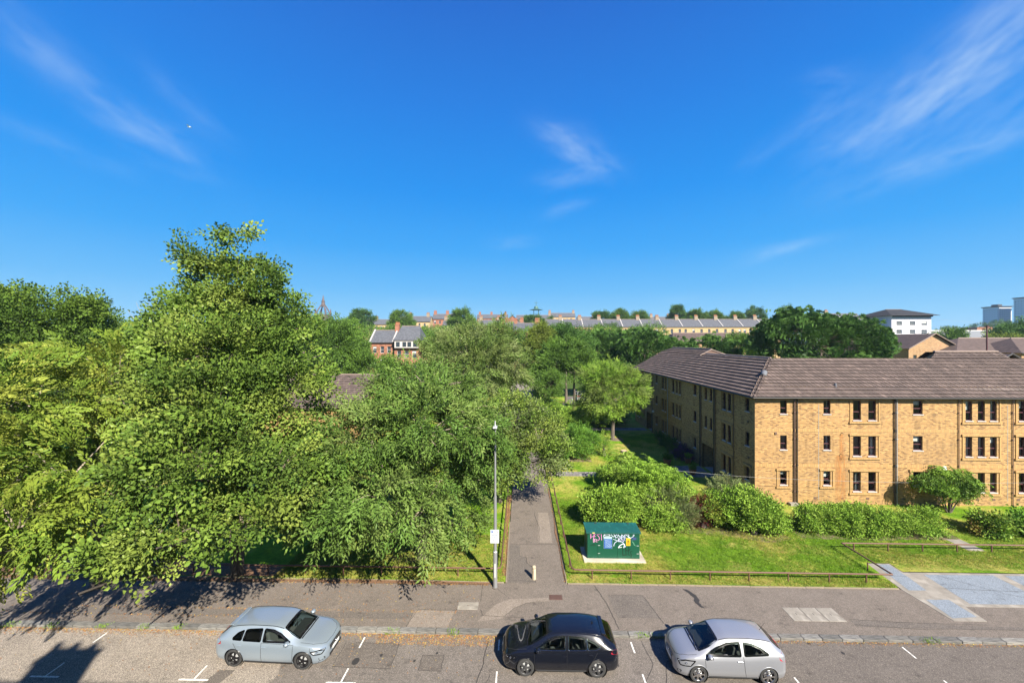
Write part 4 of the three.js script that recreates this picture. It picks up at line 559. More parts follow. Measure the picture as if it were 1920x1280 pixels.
    curve(wh, 12, [[850, 520], [980, 600], [1000, 510], [960, 500], [970, 590]]); line('#b9a9dc', 11, [[960, 480], [1010, 600], [1050, 510], [1090, 590], [1140, 450]]); curve('#c3c9e6', 16, [[862, 700], [870, 600], [960, 570], [1080, 560], [1140, 720]]); curve('#dfe3f2', 20, [[975, 735], [1030, 640], [1110, 650], [1120, 680], [1100, 740]]); for (let k = 0; k < 8; k++) line('#aeb4dd', 7, [[880 + R() * 280, 390 + R() * 150], [900 + R() * 280, 420 + R() * 170]]);
    for (let k = 0; k < 13; k++) line('#4a4391', 6, [[1270 + R() * 150, 460 + R() * 90], [1300 + R() * 120, 450 + R() * 120]]); line('#8fc7a8', 7, [[1300, 580], [1340, 630], [1340, 660], [1380, 690]]); line('#e9ecef', 14, [[970, 745], [1050, 730]]);
    const bk = '#06170f'; line(bk, 16, [[1075, 740], [1072, 938], [1155, 935], [1140, 745]]); curve(bk, 14, [[1160, 800], [1190, 850], [1235, 800], [1260, 770], [1240, 770]]); line(bk, 14, [[1210, 720], [1212, 830], [1200, 930], [1245, 938]]); curve(bk, 14, [[1295, 835], [1250, 830], [1260, 880], [1290, 930], [1270, 990]]); for (let k = 0; k < 9; k++) line('#0a2a1d', 6, [[290 + R() * 150, 640 + R() * 80], [300 + R() * 140, 640 + R() * 80]]);
  });
  const dm = phys(C(.8, .8, .8), .48, { map: art }), z = DP / 2, seams = [-W / 2 + .012, -W / 2 + .58, -W / 2 + 1.71, W / 2 - .03];
  for (let k = 0; k < 3; k++) { const a = seams[k] + .006, b = seams[k + 1] - .006, g = new GB(), u0 = (a + W / 2) / W, u1 = (b + W / 2) / W, q = .16, e = HB - .03; g.quad([a, q, z], [b, q, z], [b, e, z], [a, e, z], [[u0, .04], [u1, .04], [u1, .98], [u0, .98]]); g.quad([b, q, z], [b, q, z - .03], [b, e, z - .03], [b, e, z], [[u1, .04], [u1, .04], [u1, .98], [u1, .98]]); g.quad([a, q, z - .03], [a, q, z], [a, e, z], [a, e, z - .03], [[u0, .04], [u0, .04], [u0, .98], [u0, .98]]); const d = put(K, 'door', g.geo(), dm); if (k) for (const y of [.4, .85]) put(d, 'hinge', boxG(k === 1 ? a + .02 : b - .14, y, z + .001, k === 1 ? a + .14 : b - .02, y + .02, z + .016), M.galv); }
  const blue = canvasTex(160, 224, (g) => { g.fillStyle = '#1668c4'; g.fillRect(0, 0, 160, 224); g.fillStyle = '#bfe3f7'; g.fillRect(4, 0, 152, 40); g.fillStyle = '#dff1ff'; const R = rng(8); for (let y = 58; y < 200; y += 22) { let x = 14 + R() * 16; while (x < 140) { const w = 5 + R() * 20; g.fillRect(x, y + R() * 5, w, 9); x += w + 6; } } });
  put(K, 'notice', rbox(.47, .66, .006, .002, 1), M.white, [-.31, 1.02, z + .006]).add((() => { const m = new THREE.Mesh(new THREE.PlaneGeometry(.46, .65), std(C(.5, .5, .5), .6, { map: blue })); m.name = 'notice_face'; m.position.z = .0055; return m; })());
  const yel = canvasTex(96, 176, (g) => { g.fillStyle = '#f2c61c'; g.fillRect(0, 0, 96, 176); g.fillStyle = '#5a4708'; g.beginPath(); g.moveTo(48, 40); g.lineTo(78, 96); g.lineTo(18, 96); g.fill(); g.fillStyle = '#f2c61c'; g.fillRect(45, 58, 7, 22); g.fillStyle = '#7a6310'; for (const y of [112, 128, 144]) g.fillRect(16, y, 62, 8); });
  put(K, 'warning_label', rbox(.24, .44, .006, .002, 1), M.white, [.83, 1.08, z + .006]).add((() => { const m = new THREE.Mesh(new THREE.PlaneGeometry(.235, .435), std(C(.6, .6, .6), .6, { map: yel })); m.name = 'label_face'; m.position.z = .0055; return m; })());
  put(K, 'badge', boxG(-1.2, HB + .03, zf + .001, -1.06, HB + .07, zf + .006), std(C(.7, .6, .2), .6));
}
{ // small garden things by the flats
  const pot = (label, x, d, s, pal, kind, seed) => { const t = thing('flower_pot', label, 'plant pot', x, .05, -d); put(t, 'pot', new THREE.LatheGeometry([[0, 0], [.2, 0], [.29, .36], [.32, .36], [.32, .44], [.27, .44], [.26, .4], [0, .38]].map(([a, b]) => new THREE.Vector2(a * s, b * s)), 18), M.terracotta); const R = rng(seed), l = []; for (let k = 0; k < 46; k++) { const a = R() * 6.28, r = R() * .22 * s; l.push([V(Math.cos(a) * r, .4 * s, Math.sin(a) * r), V(Math.cos(a) * .6 * R(), 1, Math.sin(a) * .6 * R()).normalize(), R() * 6, s * (1 + R() * .6), tint(pal, R, k)]); } cloud(t, 'plant', kind, l); };
  pot('round terracotta pot on the paving left of the flats entrance', 14.6, 50.2, 1.3, PAL.green, 'shrub', 601); pot('terracotta pot on the grass edge nearest the street by the entrance paving', 15.9, 46.6, 1.1, PAL.green, 'fine', 602); pot('terracotta pot with an upright plant against the brick wall by the entrance', 16.9, 50.9, 1.2, PAL.bright, 'fine', 603);
  const st = thing('tree_stump', 'pale sawn tree stump on the lawn near the young tree', 'stump', 11.4, .02, -55.7); put(st, 'stump', taper([V(0, 0, 0), V(0, .22, 0)], [.36, .31], 14), M.bark); put(st, 'cut_face', new THREE.CylinderGeometry(.3, .3, .02, 14), std(C(.5, .38, .24), .9), [0, .225, 0]);
  const cab = thing('overhead_cable', 'thin pale cable slung across the front of the brick flats', 'cable', 9.5, 0, -37.1), cv = new THREE.CatmullRomCurve3([V(0, 3.05, 0), V(3, 2.74, 0), V(7.7, 2.39, 0), V(16.5, 2.12, 0), V(24, 2.1, 0), V(32, 2.3, 0)]); put(cab, 'wire', tube(cv.getPoints(30), .007, 5), M.greyPipe); for (const [x, y] of [[0, 3.06], [32, 2.31]]) put(cab, 'stake', taper([V(x, -.1, 0), V(x, y, 0)], [.035, .03], 6), M.greyPipe);
}
// ---------------------------------------------------------------- parked cars (local x forwards, y up, z to the side)
const interp = (pts, x) => { // smooth curve through [x, y] points sorted by x
  let k = 0; while (k < pts.length - 2 && x > pts[k + 1][0]) k++;
  const p1 = pts[k], p2 = pts[k + 1], p0 = pts[Math.max(0, k - 1)], p3 = pts[Math.min(pts.length - 1, k + 2)], h = p2[0] - p1[0] || 1e-6, t = clamp((x - p1[0]) / h);
  const m = (a, b, c) => { const s1 = (b[1] - a[1]) / ((b[0] - a[0]) || 1e9), s2 = (c[1] - b[1]) / ((c[0] - b[0]) || 1e9); return s1 * s2 <= 0 ? 0 : 2 * s1 * s2 / (s1 + s2); };
  const m1 = k ? m(p0, p1, p2) : (p2[1] - p1[1]) / h, m2 = k < pts.length - 2 ? m(p1, p2, p3) : (p2[1] - p1[1]) / h, t2 = t * t, t3 = t2 * t;
  return (2 * t3 - 3 * t2 + 1) * p1[1] + (t3 - 2 * t2 + t) * h * m1 + (-2 * t3 + 3 * t2) * p2[1] + (t3 - t2) * h * m2;
};
const inPoly = (P, x, y) => { let c = false; for (let i = 0, j = P.length - 1; i < P.length; j = i++) if ((P[i][1] > y) !== (P[j][1] > y) && x < (P[j][0] - P[i][0]) * (y - P[i][1]) / (P[j][1] - P[i][1]) + P[i][0]) c = !c; return c; };
const distPoly = (P, x, y) => { let d = 1e9; for (let i = 0, j = P.length - 1; i < P.length; j = i++) { const ax = P[j][0], ay = P[j][1], bx = P[i][0] - ax, by = P[i][1] - ay, t = clamp(((x - ax) * bx + (y - ay) * by) / (bx * bx + by * by)); d = Math.min(d, Math.hypot(x - ax - t * bx, y - ay - t * by)); } return d; };
const roundPoly = (P, r = .04, n = 3) => { const o = []; for (let i = 0; i < P.length; i++) { const a = P[(i + P.length - 1) % P.length], b = P[i], c = P[(i + 1) % P.length], la = Math.hypot(a[0] - b[0], a[1] - b[1]), lc = Math.hypot(c[0] - b[0], c[1] - b[1]), q = Math.min(r, la * .4, lc * .4), s = [b[0] + (a[0] - b[0]) * q / la, b[1] + (a[1] - b[1]) * q / la], e = [b[0] + (c[0] - b[0]) * q / lc, b[1] + (c[1] - b[1]) * q / lc]; for (let k = 0; k <= n; k++) { const t = k / n; o.push([(1 - t) ** 2 * s[0] + 2 * t * (1 - t) * b[0] + t * t * e[0], (1 - t) ** 2 * s[1] + 2 * t * (1 - t) * b[1] + t * t * e[1]]); } } return o; };
const dense = (P, step) => { const o = []; P.forEach((a, i) => { const b = P[(i + 1) % P.length], n = Math.max(1, Math.ceil(Math.hypot(b[0] - a[0], b[1] - a[1]) / step)); for (let k = 0; k < n; k++) o.push([lerp(a[0], b[0], k / n), lerp(a[1], b[1], k / n)]); }); return o; };
M.carGlass = phys(C(.5, .56, .54), .02, { transmission: 1, thickness: 0, ior: 1.5 }); M.carGlassDark = phys(C(.16, .17, .17), .02, { transmission: 1, thickness: 0, ior: 1.5 });
M.frit = phys(C(.008, .008, .009), .25); M.tyre = std(C(.03, .03, .03), .85); M.cabin = std(C(.05, .05, .055), .9); M.cabinPale = std(C(.16, .155, .15), .9); M.chrome = phys(C(.75, .76, .78), .15, { metalness: 1 }); M.lampGlass = phys(C(.62, .65, .68), .06, { clearcoat: 1, metalness: .35 }); M.tailRed = phys(C(.42, .008, .014), .12, { clearcoat: 1 }); M.plateW = std(C(.75, .75, .72), .5); M.plateY = std(C(.75, .6, .08), .5); M.gap = std(C(.012, .012, .013), .8);
function car(P) {
  const T = thing('parked_car', P.label, 'car', P.at[0], RY + .004, -P.at[1], P.turn, 'cars parked in the bays along the kerb');
  const { L, W } = P, hl = L / 2, clear = P.clear || .2;
  const N = 8; // control points of a half section, sill to roof centre
  const section = (x) => {
    const w = interp(P.plan, x), yt = interp(P.top, x), yb = Math.min(interp(P.belt, x), yt - .03), c = clamp((yt - yb - .05) / .3), zr = lerp(w * .8, Math.min(w * .8, P.roofW), c), yr = lerp(lerp(yb, yt, .72), yt - .075, c), y0 = interp(P.low, x);
    return [[w * .93, y0], [w * .985, lerp(y0, yb, .22)], [w, lerp(y0, yb, .52)], [w * .985, lerp(y0, yb, .84)], [w * .95, yb], [zr, yr], [zr * .86, lerp(yr, yt, .58)], [zr * .5, lerp(yr, yt, .92)], [0, yt]];
  };
  const SUB = [4, 6, 6, 4, 9, 3, 5, 6], cr = (a, b, c, d, t) => .5 * (2 * b + (c - a) * t + (2 * a - 5 * b + 4 * c - d) * t * t + (3 * b - a - 3 * c + d) * t * t * t);
  const row = (x) => { const s = section(x), o = []; for (let k = 0; k < N; k++) for (let j = 0; j < SUB[k]; j++) { const t = j / SUB[k], A = s[k], B = s[k + 1], a = k === 4 ? A : s[Math.max(0, k - 1)], d = s[Math.min(N, k + 2)], soft = k === 4 ? .0 : 1; const z = k === 4 ? lerp(A[0], B[0], t) + .018 * Math.sin(t * Math.PI) : cr(k === 5 ? [A[0] * 2 - B[0]][0] : a[0], A[0], B[0], k === 3 ? B[0] * 2 - A[0] : d[0], t), y = k === 4 ? lerp(A[1], B[1], t) : cr(k === 5 ? lerp(A[1], a[1], .3) : a[1], A[1], B[1], k === 3 ? B[1] * 2 - A[1] : d[1], t); o.push([z, y, k]); } o.push([0, s[N][1], N]); return o; };
  const nx = 150, xs = []; for (let i = 0; i <= nx; i++) { const t = i / nx * 2 - 1, q = .82 * t + .18 * Math.sign(t) * (1 - (1 - Math.abs(t)) ** 2); xs.push(q * hl); }
  const rows = xs.map(row), nt = rows[0].length;
  // lookups on the finished surface
  const rowAt = (x) => row(clamp(x, -hl, hl));
  const zAt = (x, y) => { const r = rowAt(x); for (let k = 0; k < nt - 1; k++) if (r[k + 1][1] >= y) { const d = r[k + 1][1] - r[k][1]; return lerp(r[k][0], r[k + 1][0], d > 1e-6 ? clamp((y - r[k][1]) / d) : 0); } return 0; };
  const yAt = (x, z) => { const r = rowAt(x); for (let k = nt - 1; k > 0; k--) if (r[k - 1][0] >= z) { const d = r[k - 1][0] - r[k][0]; return lerp(r[k][1], r[k - 1][1], d > 1e-6 ? clamp((z - r[k][0]) / d) : 0); } return r[0][1]; };
  const sideWins = P.sideWins.map((q) => roundPoly(q, .05)), screens = [roundPoly([...P.screen, ...P.screen.slice().reverse().map(([x, z]) => [x, -z])], .05), roundPoly([...P.rear, ...P.rear.slice().reverse().map(([x, z]) => [x, -z])], .05)], wheelR = P.tyre + .045;
  // shell: cells of the grid, without those inside windows and wheel arches
  const pos = [], idx = [], vid = (s, i, k) => (s * (nx + 1) + i) * nt + k;
  for (const s of [1, -1]) for (let i = 0; i <= nx; i++) for (let k = 0; k < nt; k++) { let x = xs[i], [z, y] = rows[i][k]; for (const ax of P.axles) { const d = Math.hypot(x - ax, y - P.tyre), st = 2 * hl / nx; if (Math.abs(d - wheelR) < st * .62 && y < P.tyre + wheelR && rows[i][k][2] < 4) { const f = wheelR / d; x = ax + (x - ax) * f; y = P.tyre + (y - P.tyre) * f; } } pos.push(x, y, z * s); }
  for (const s of [0, 1]) for (let i = 0; i < nx; i++) for (let k = 0; k < nt - 1; k++) {
    const x = (xs[i] + xs[i + 1]) / 2, y = (rows[i][k][1] + rows[i + 1][k + 1][1]) / 2, z = (rows[i][k][0] + rows[i + 1][k + 1][0]) / 2, seg = rows[i][k][2];
    if (seg < 4 && P.axles.some((ax) => Math.hypot(x - ax, y - P.tyre) < wheelR - .002)) continue;
    if (seg <= 5 && sideWins.some((q) => inPoly(q, x, y) && distPoly(q, x, y) > .035)) continue;
    if (seg >= 5 && screens.some((q) => inPoly(q, x, s ? -z : z) && distPoly(q, x, s ? -z : z) > .035)) continue;
    const a = vid(s, i, k), b = vid(s, i + 1, k), c = vid(s, i + 1, k + 1), d = vid(s, i, k + 1); s ? idx.push(a, c, b, a, d, c) : idx.push(a, b, c, a, c, d);
  }
  for (const i of [0, nx]) for (let k = 0; k < nt - 1; k++) { const a = vid(0, i, k), b = vid(1, i, k), c = vid(1, i, k + 1), d = vid(0, i, k + 1); i ? idx.push(a, b, c, a, c, d) : idx.push(a, c, b, a, d, c); }
  let g = new THREE.BufferGeometry(); g.setAttribute('position', new THREE.Float32BufferAttribute(pos, 3)); g.setIndex(idx); g = toCreasedNormals(mergeVertices(g, 1e-4), .62);
  const body = put(T, 'body', g, P.paint), sgn = [1, -1];
  const patch = (poly, map, off) => { const pts = dense(poly, .07), s = pts.map(([a, b]) => new THREE.Vector2(a, b)); // a sheet that follows the body
    const inner = []; const bx = [Math.min(...pts.map((q) => q[0])), Math.max(...pts.map((q) => q[0])), Math.min(...pts.map((q) => q[1])), Math.max(...pts.map((q) => q[1]))];
    const f = THREE.ShapeUtils.triangulateShape(s, []), p = pts.map((q) => map(q[0], q[1], off)), gg = new THREE.BufferGeometry(); gg.setAttribute('position', new THREE.Float32BufferAttribute(p.flat(), 3)); gg.setIndex(f.flat()); gg.computeVertexNormals(); return gg; };
  const band = (poly, wid, map, off) => { const o = dense(poly, .05), n = o.length, cx = o.reduce((s, q) => s + q[0], 0) / n, p = [], ix = []; let area = 0; for (let i = 0; i < n; i++) { const a = o[i], b = o[(i + 1) % n]; area += a[0] * b[1] - b[0] * a[1]; } const sg = area > 0 ? 1 : -1;
    for (let i = 0; i < n; i++) { const a = o[(i + n - 1) % n], b = o[i], c = o[(i + 1) % n], tx = c[0] - a[0], ty = c[1] - a[1], l = Math.hypot(tx, ty) || 1; p.push(...map(b[0] + ty / l * .012 * sg, b[1] - tx / l * .012 * sg, off), ...map(b[0] - ty / l * wid * sg, b[1] + tx / l * wid * sg, off)); } for (let i = 0; i < n; i++) { const a = 2 * i, b = 2 * ((i + 1) % n); ix.push(a, a + 1, b, a + 1, b + 1, b); } const gg = new THREE.BufferGeometry(); gg.setAttribute('position', new THREE.Float32BufferAttribute(p, 3)); gg.setIndex(ix); gg.computeVertexNormals(); return gg; };
  const mapSide = (s) => (x, y, o) => { const z = zAt(x, y), ny = clamp((z - zAt(x, y + .02)) / .02, -.2, 2), l = Math.hypot(1, ny); return [x, y + o * ny / l, s * (z + o / l)]; }, mapTop = (x, z, o) => { const y = yAt(x, Math.abs(z)), dx = (yAt(x + .015, Math.abs(z)) - yAt(x - .015, Math.abs(z))) / .03, l = Math.hypot(1, dx); return [x - o * dx / l, y + o / l, z]; };
  for (const s of sgn) sideWins.forEach((q, k) => { const w = put(T, 'side_window', patch(q, mapSide(s), .007), k && P.privacy ? M.carGlassDark : M.carGlass); put(w, 'seal', band(q, .052, mapSide(s), .0035), M.frit); if (P.trim) put(w, 'trim', tube(dense(q, .05).concat([q[0]]).map(([x, y]) => V(...mapSide(s)(x, y, .008))), .008, 4), P.trim); });
  screens.forEach((q, k) => { const w = put(T, k ? 'rear_window' : 'windscreen', patch(dense(q, .1), mapTop, .007), k ? M.carGlassDark : M.carGlass); put(w, 'seal', band(q, .06, mapTop, .0035), M.frit); });
  // cabin: floor, dashboard, seats, steering wheel
  const cw = W * .72; put(T, 'floor', boxG(-hl + .25, clear + .04, -W * .43, hl - .25, clear + .07, W * .43), M.gap); put(T, 'bulkhead', boxG(P.screen[0][0] - .25, clear + .1, -cw / 2, P.screen[0][0] - .2, .85, cw / 2), M.cabin); put(T, 'dashboard', rbox(.5, .22, cw, .06), M.cabin, [P.screen[0][0] - .34, .84, 0]); const drv = P.wheelSide;
  const seat = (x, z) => { const s = put(T, 'seat', rbox(.5, .2, .48, .06), M.cabinPale, [x, .5, z]); put(s, 'backrest', rbox(.16, .62, .46, .06), M.cabinPale, [-.3, .32, 0]).rotation.z = .25; put(s, 'headrest', rbox(.1, .17, .26, .04), M.cabinPale, [-.41, .72, 0]); };
  seat(.12, .36); seat(.12, -.36); put(T, 'rear_seat', rbox(.45, .2, cw * .9, .06), M.cabinPale, [-.72, .5, 0]); put(T, 'rear_backrest', rbox(.16, .55, cw * .9, .06), M.cabinPale, [-1.02, .78, 0]).rotation.z = .3; const sw = put(T, 'steering_wheel', new THREE.TorusGeometry(.17, .016, 6, 20), M.cabin, [P.screen[0][0] - .62, .86, drv * .36]); sw.rotation.set(0, Math.PI / 2, 0); sw.rotation.order = 'YXZ'; sw.rotation.x = -.4;
  put(T, 'mirror_inside', rbox(.03, .07, .22, .02), M.cabin, [P.screen[2][0] + .1, interp(P.top, P.screen[2][0]) - .1, 0]);
  // wheels
  const spoke = P.spokes;
  for (const ax of P.axles) for (const s of sgn) {
    const w = new THREE.Group(); w.name = 'wheel'; w.position.set(ax, P.tyre, s * (W / 2 - .115)); w.rotation.y = s > 0 ? 0 : Math.PI; T.add(w); const r = P.tyre, ri = r * .74;
    const ty = new THREE.LatheGeometry([[ri, -.1], [r * .93, -.105], [r, -.085], [r, .08], [r * .95, .1], [ri + .01, .102], [ri, .09], [ri, -.1]].map(([a, b]) => new THREE.Vector2(a, b)), 36); ty.rotateX(Math.PI / 2); put(w, 'tyre', ty, M.tyre);
    const rims = [], ring = new THREE.TorusGeometry(ri - .008, .014, 6, 36); ring.translate(0, 0, .085); rims.push(ring); for (let k = 0; k < spoke; k++) { const a = k / spoke * 6.283, pair = P.twin ? [-.16, .16] : [0]; for (const o of pair) { const b = new THREE.BoxGeometry(ri - .03, P.twin ? .03 : .052, .035); b.translate((ri + .03) / 2, 0, 0); b.rotateZ(o * .9); b.rotateZ(a); b.translate(0, 0, .07); rims.push(b); } } const hub = new THREE.CylinderGeometry(.06, .07, .05, 14); hub.rotateX(Math.PI / 2); hub.translate(0, 0, .075); rims.push(hub); put(w, 'rim', mergeGeometries(rims.map((q) => { q = q.toNonIndexed(); return q; })), P.rim);
    const disc = new THREE.CylinderGeometry(ri * .62, ri * .62, .02, 20); disc.rotateX(Math.PI / 2); put(w, 'brake_disc', disc, M.galv, [0, 0, .02]); const back = new THREE.CylinderGeometry(ri, ri, .01, 24); back.rotateX(Math.PI / 2); put(w, 'barrel', back, M.gap, [0, 0, -.02]);
    const lin = new THREE.CylinderGeometry(wheelR + .015, wheelR + .015, .34, 24, 1, true, -Math.PI / 2 - .25, Math.PI + .5); lin.rotateX(Math.PI / 2); put(T, 'wheel_arch_liner', lin, M.gap, [ax, P.tyre, s * (W / 2 - .22)]);
    const lip = []; for (let k = 0; k <= 22; k++) { const a = -.25 + (Math.PI + .5) * k / 22, y = P.tyre + Math.sin(a) * wheelR, x = ax + Math.cos(a) * wheelR; if (y > clear + .03) lip.push(V(x, y, s * (zAt(x, y) - .004))); } put(T, 'arch_lip', tube(lip, .014, 5), P.archMat || P.paint);
  }
  // shut lines, handles, mirrors, lamps and small trim
  for (const s of sgn) {
    for (const ln of P.seams) put(body, 'shut_line', tube(dense(ln, .06).slice(0, -Math.max(1, Math.ceil(Math.hypot(ln[0][0] - ln[ln.length - 1][0], ln[0][1] - ln[ln.length - 1][1]) / .06))).concat([ln[ln.length - 1]]).map(([x, y]) => V(...mapSide(s)(x, y, 0))), .0075, 4), M.gap);
    for (const [x, y] of P.handles) { const h = put(T, 'door_handle', rbox(.17, .028, .03, .012), P.handleMat || P.paint, mapSide(s)(x, y, .02)); h.rotation.z = .05; }
    const [mx, my] = P.mirror, mz = zAt(mx, my); const m = put(T, 'door_mirror', new THREE.SphereGeometry(.1, 16, 12).scale(.85, .72, 1.15), P.mirrorMat || P.paint, [mx + .02, my + .05, s * (mz + .12)]); put(m, 'mirror_glass', rbox(.01, .1, .17, .004), M.chrome, [-.075, 0, 0]); put(T, 'mirror_arm', rbox(.07, .03, .1, .012), M.frit, [mx, my + .0, s * (mz + .03)]);
    const hg = roundPoly(P.head, .03), hp = put(T, 'headlight', patch(hg, mapSide(s), .006), M.lampGlass); put(hp, 'bezel', band(hg, .025, mapSide(s), .0075), M.frit); const [bx, by] = P.head.reduce((q, a) => [q[0] + a[0] / P.head.length, q[1] + a[1] / P.head.length], [0, 0]); put(hp, 'bulb_ring', new THREE.TorusGeometry(.034, .008, 6, 14), M.chrome, mapSide(s)(bx, by, .01));
    put(T, 'tail_light', patch(roundPoly(P.tail, .03), mapSide(s), .006), M.tailRed);
    put(T, 'sill', tube([[P.axles[1] + wheelR + .04, clear + .03], [0, clear + .02], [P.axles[0] - wheelR - .04, clear + .03]].map(([x, y]) => V(x, y, s * zAt(x, y + .02) - s * .01)), .03, 6), P.sillMat || M.gap);
    if (P.fog) put(T, 'lower_vent', patch(roundPoly(P.fog, .02), mapSide(s), .005), M.gap);
    put(T, 'roof_trim', tube(Array.from({ length: 16 }, (_, k) => { const x = lerp(P.roofLine[0], P.roofLine[1], k / 15), z = section(x)[5][0] * .93; return V(x, yAt(x, z) + .004, s * z); }), .011, 5), P.roofTrim || M.frit);
  }
  const line = (pts, r = .005, m = M.gap, nm = 'shut_line') => put(body, nm, tube(dense(pts, .06).slice(0, -1).filter((q, k, a) => true).map(([x, z]) => V(...mapTop(x, z, .0))), r, 4), m), open = (pts) => { const o = []; for (let k = 0; k < pts.length - 1; k++) for (let j = 0; j < 6; j++) o.push([lerp(pts[k][0], pts[k + 1][0], j / 6), lerp(pts[k][1], pts[k + 1][1], j / 6)]); o.push(pts[pts.length - 1]); return o; };
  for (const s of sgn) put(body, 'shut_line', tube(open(P.bonnet).map(([x, z]) => V(...mapTop(x, s * z, 0))), .0075, 4), M.gap);
  put(body, 'shut_line', tube(open([[P.bonnet[P.bonnet.length - 1][0], P.bonnet[P.bonnet.length - 1][1]], [P.bonnet[P.bonnet.length - 1][0] + .03, 0], [P.bonnet[P.bonnet.length - 1][0], -P.bonnet[P.bonnet.length - 1][1]]]).map(([x, z]) => V(...mapTop(x, z, 0))), .0075, 4), M.gap);
  for (const z of [.12, -.42]) put(T, 'wiper', tube(open([[P.screen[0][0] + .03, z], [P.screen[0][0] - .12, z + .55 * (z > 0 ? .75 : 1)]]).map(([x, zz]) => V(...mapTop(x, clamp(zz, -.58, .58), .018))), .009, 4), M.gap);
  put(T, 'cowl', tube(open([[P.screen[0][0] + .045, -P.screen[0][1] * .93], [P.screen[0][0] + .065, 0], [P.screen[0][0] + .045, P.screen[0][1] * .93]]).map(([x, z]) => V(...mapTop(x, z, .004))), .022, 5), M.frit);
  // nose and tail
  const fy = P.nose; put(T, 'grille', rbox(.03, fy.gh, fy.gw, .012), M.gap, [hl - fy.in, fy.gy, 0]).rotation.z = fy.lean || 0; for (let k = 0; k < 3; k++) put(T, 'grille_bar', rbox(.012, .012, fy.gw * .92, .004), fy.bar || M.chrome, [hl - fy.in + .018 + (fy.lean || 0) * 0, fy.gy + (k - 1) * fy.gh * .28, 0]); put(T, 'lower_grille', rbox(.03, .1, fy.lw, .02), M.gap, [hl + .002, fy.ly, 0]);
  const em = put(T, 'emblem', new THREE.TorusGeometry(.055, .009, 6, 20), M.chrome, [hl - fy.in + .03, fy.gy + (fy.ey || 0), 0]); em.rotation.y = Math.PI / 2; for (const a of fy.emblem) put(em, 'emblem_ray', rbox(.012, .052, .008, .003), M.chrome, [Math.sin(a) * .027, Math.cos(a) * .027, 0]).rotation.z = -a;
  put(T, 'number_plate', rbox(.012, .11, .5, .004), M.plateW, [hl + fy.px, fy.py, 0]); put(T, 'number_plate', rbox(.012, .11, .5, .004), M.plateY, [-hl - .008, .62, 0]); put(T, 'rear_bumper_panel', rbox(.03, .2, W * .7, .015), M.gap, [-hl + .0, .32, 0]);
  if (P.aerial) { const [x, h, r] = P.aerial; put(T, 'aerial', r ? taper([V(x, interp(P.top, x) - .01, 0), V(x - h * .75, interp(P.top, x) + h, 0)], [.009, .004], 5) : new THREE.ConeGeometry(.035, .1, 8).scale(1.6, 1, .6).translate(x, interp(P.top, x) + .04, 0), r ? M.gap : P.paint); }
  if (P.spoiler) put(T, 'spoiler', rbox(.16, .035, P.roofW * 1.72, .015), P.spoilerMat || P.paint, [P.spoiler, interp(P.top, P.spoiler + .1) - .01, 0]).rotation.z = .1;
  return T;
}
const carPaint = (r, g, b, m = .5) => phys(C(r, g, b), m ? .4 : .2, { metalness: m, specularIntensity: m ? 1 : .3, clearcoat: 1, clearcoatRoughness: .03 });
car({ label: 'pale silver blue five door hatchback with black wheels, nose pointing right', at: [-9.7, 19.78], turn: -.03, L: 4.42, W: 1.8, tyre: .325, axles: [1.36, -1.37], paint: carPaint(.3, .36, .42), rim: M.frit, spokes: 5, twin: true, roofW: .6, wheelSide: -1,
  plan: [[-2.21, .66], [-2.16, .77], [-2.0, .845], [-1.6, .885], [-1, .9], [.8, .9], [1.4, .89], [1.75, .865], [1.98, .79], [2.12, .67], [2.21, .5]], low: [[-2.21, .32], [-2.0, .24], [-1.6, .21], [1.6, .2], [2.0, .21], [2.21, .25]],
  top: [[-2.21, .72], [-2.18, .9], [-2.1, 1.02], [-1.98, 1.12], [-1.66, 1.345], [-1.3, 1.415], [-.7, 1.45], [0, 1.44], [.42, 1.37], [.8, 1.2], [1.2, .995], [1.32, .96], [1.7, .895], [2.0, .8], [2.13, .7], [2.21, .56]], belt: [[-2.21, .68], [-2.1, .93], [-1.7, .965], [-.5, .935], [.6, .905], [1.2, .88], [1.6, .83], [1.95, .72], [2.21, .52]],
  screen: [[1.14, .64], [.8, .6], [.47, .53]], rear: [[-1.72, .5], [-1.9, .56], [-2.06, .6]].reverse(), sideWins: [[[.86, .95], [.42, 1.2], [.1, 1.31], [-.26, 1.335], [-.24, .965]], [[-.32, .968], [-.34, 1.335], [-.85, 1.31], [-1.0, 1.285], [-1.04, .985]], [[-1.09, .99], [-1.06, 1.28], [-1.3, 1.2], [-1.46, 1.06], [-1.44, 1.0]]], privacy: true,
  seams: [[[.98, .9], [.96, .32], [.9, .24]], [[-.28, .95], [-.27, .24]], [[-1.0, .25], [-1.12, .45], [-1.28, .72], [-1.4, .9]], [[.98, .9], [-.28, .94]], [[1.62, .8], [1.7, .45]]], handles: [[-.18, .8], [-1.15, .83]], mirror: [.76, .95], head: [[1.66, .68], [1.96, .7], [2.13, .64], [2.06, .54], [1.76, .565]], tail: [[-2.19, 1.0], [-1.92, .96], [-1.9, .84], [-2.19, .78]], fog: [[1.95, .42], [2.14, .4], [2.14, .3], [1.98, .3]], bonnet: [[1.22, .74], [1.7, .7], [1.98, .56], [2.08, .4]], roofLine: [-1.7, .45], nose: { in: .0, gy: .56, gh: .17, gw: .82, lw: .9, ly: .3, px: .02, py: .44, emblem: [0, 2.09, 4.19] }, spoiler: -1.72, archMat: M.frit });
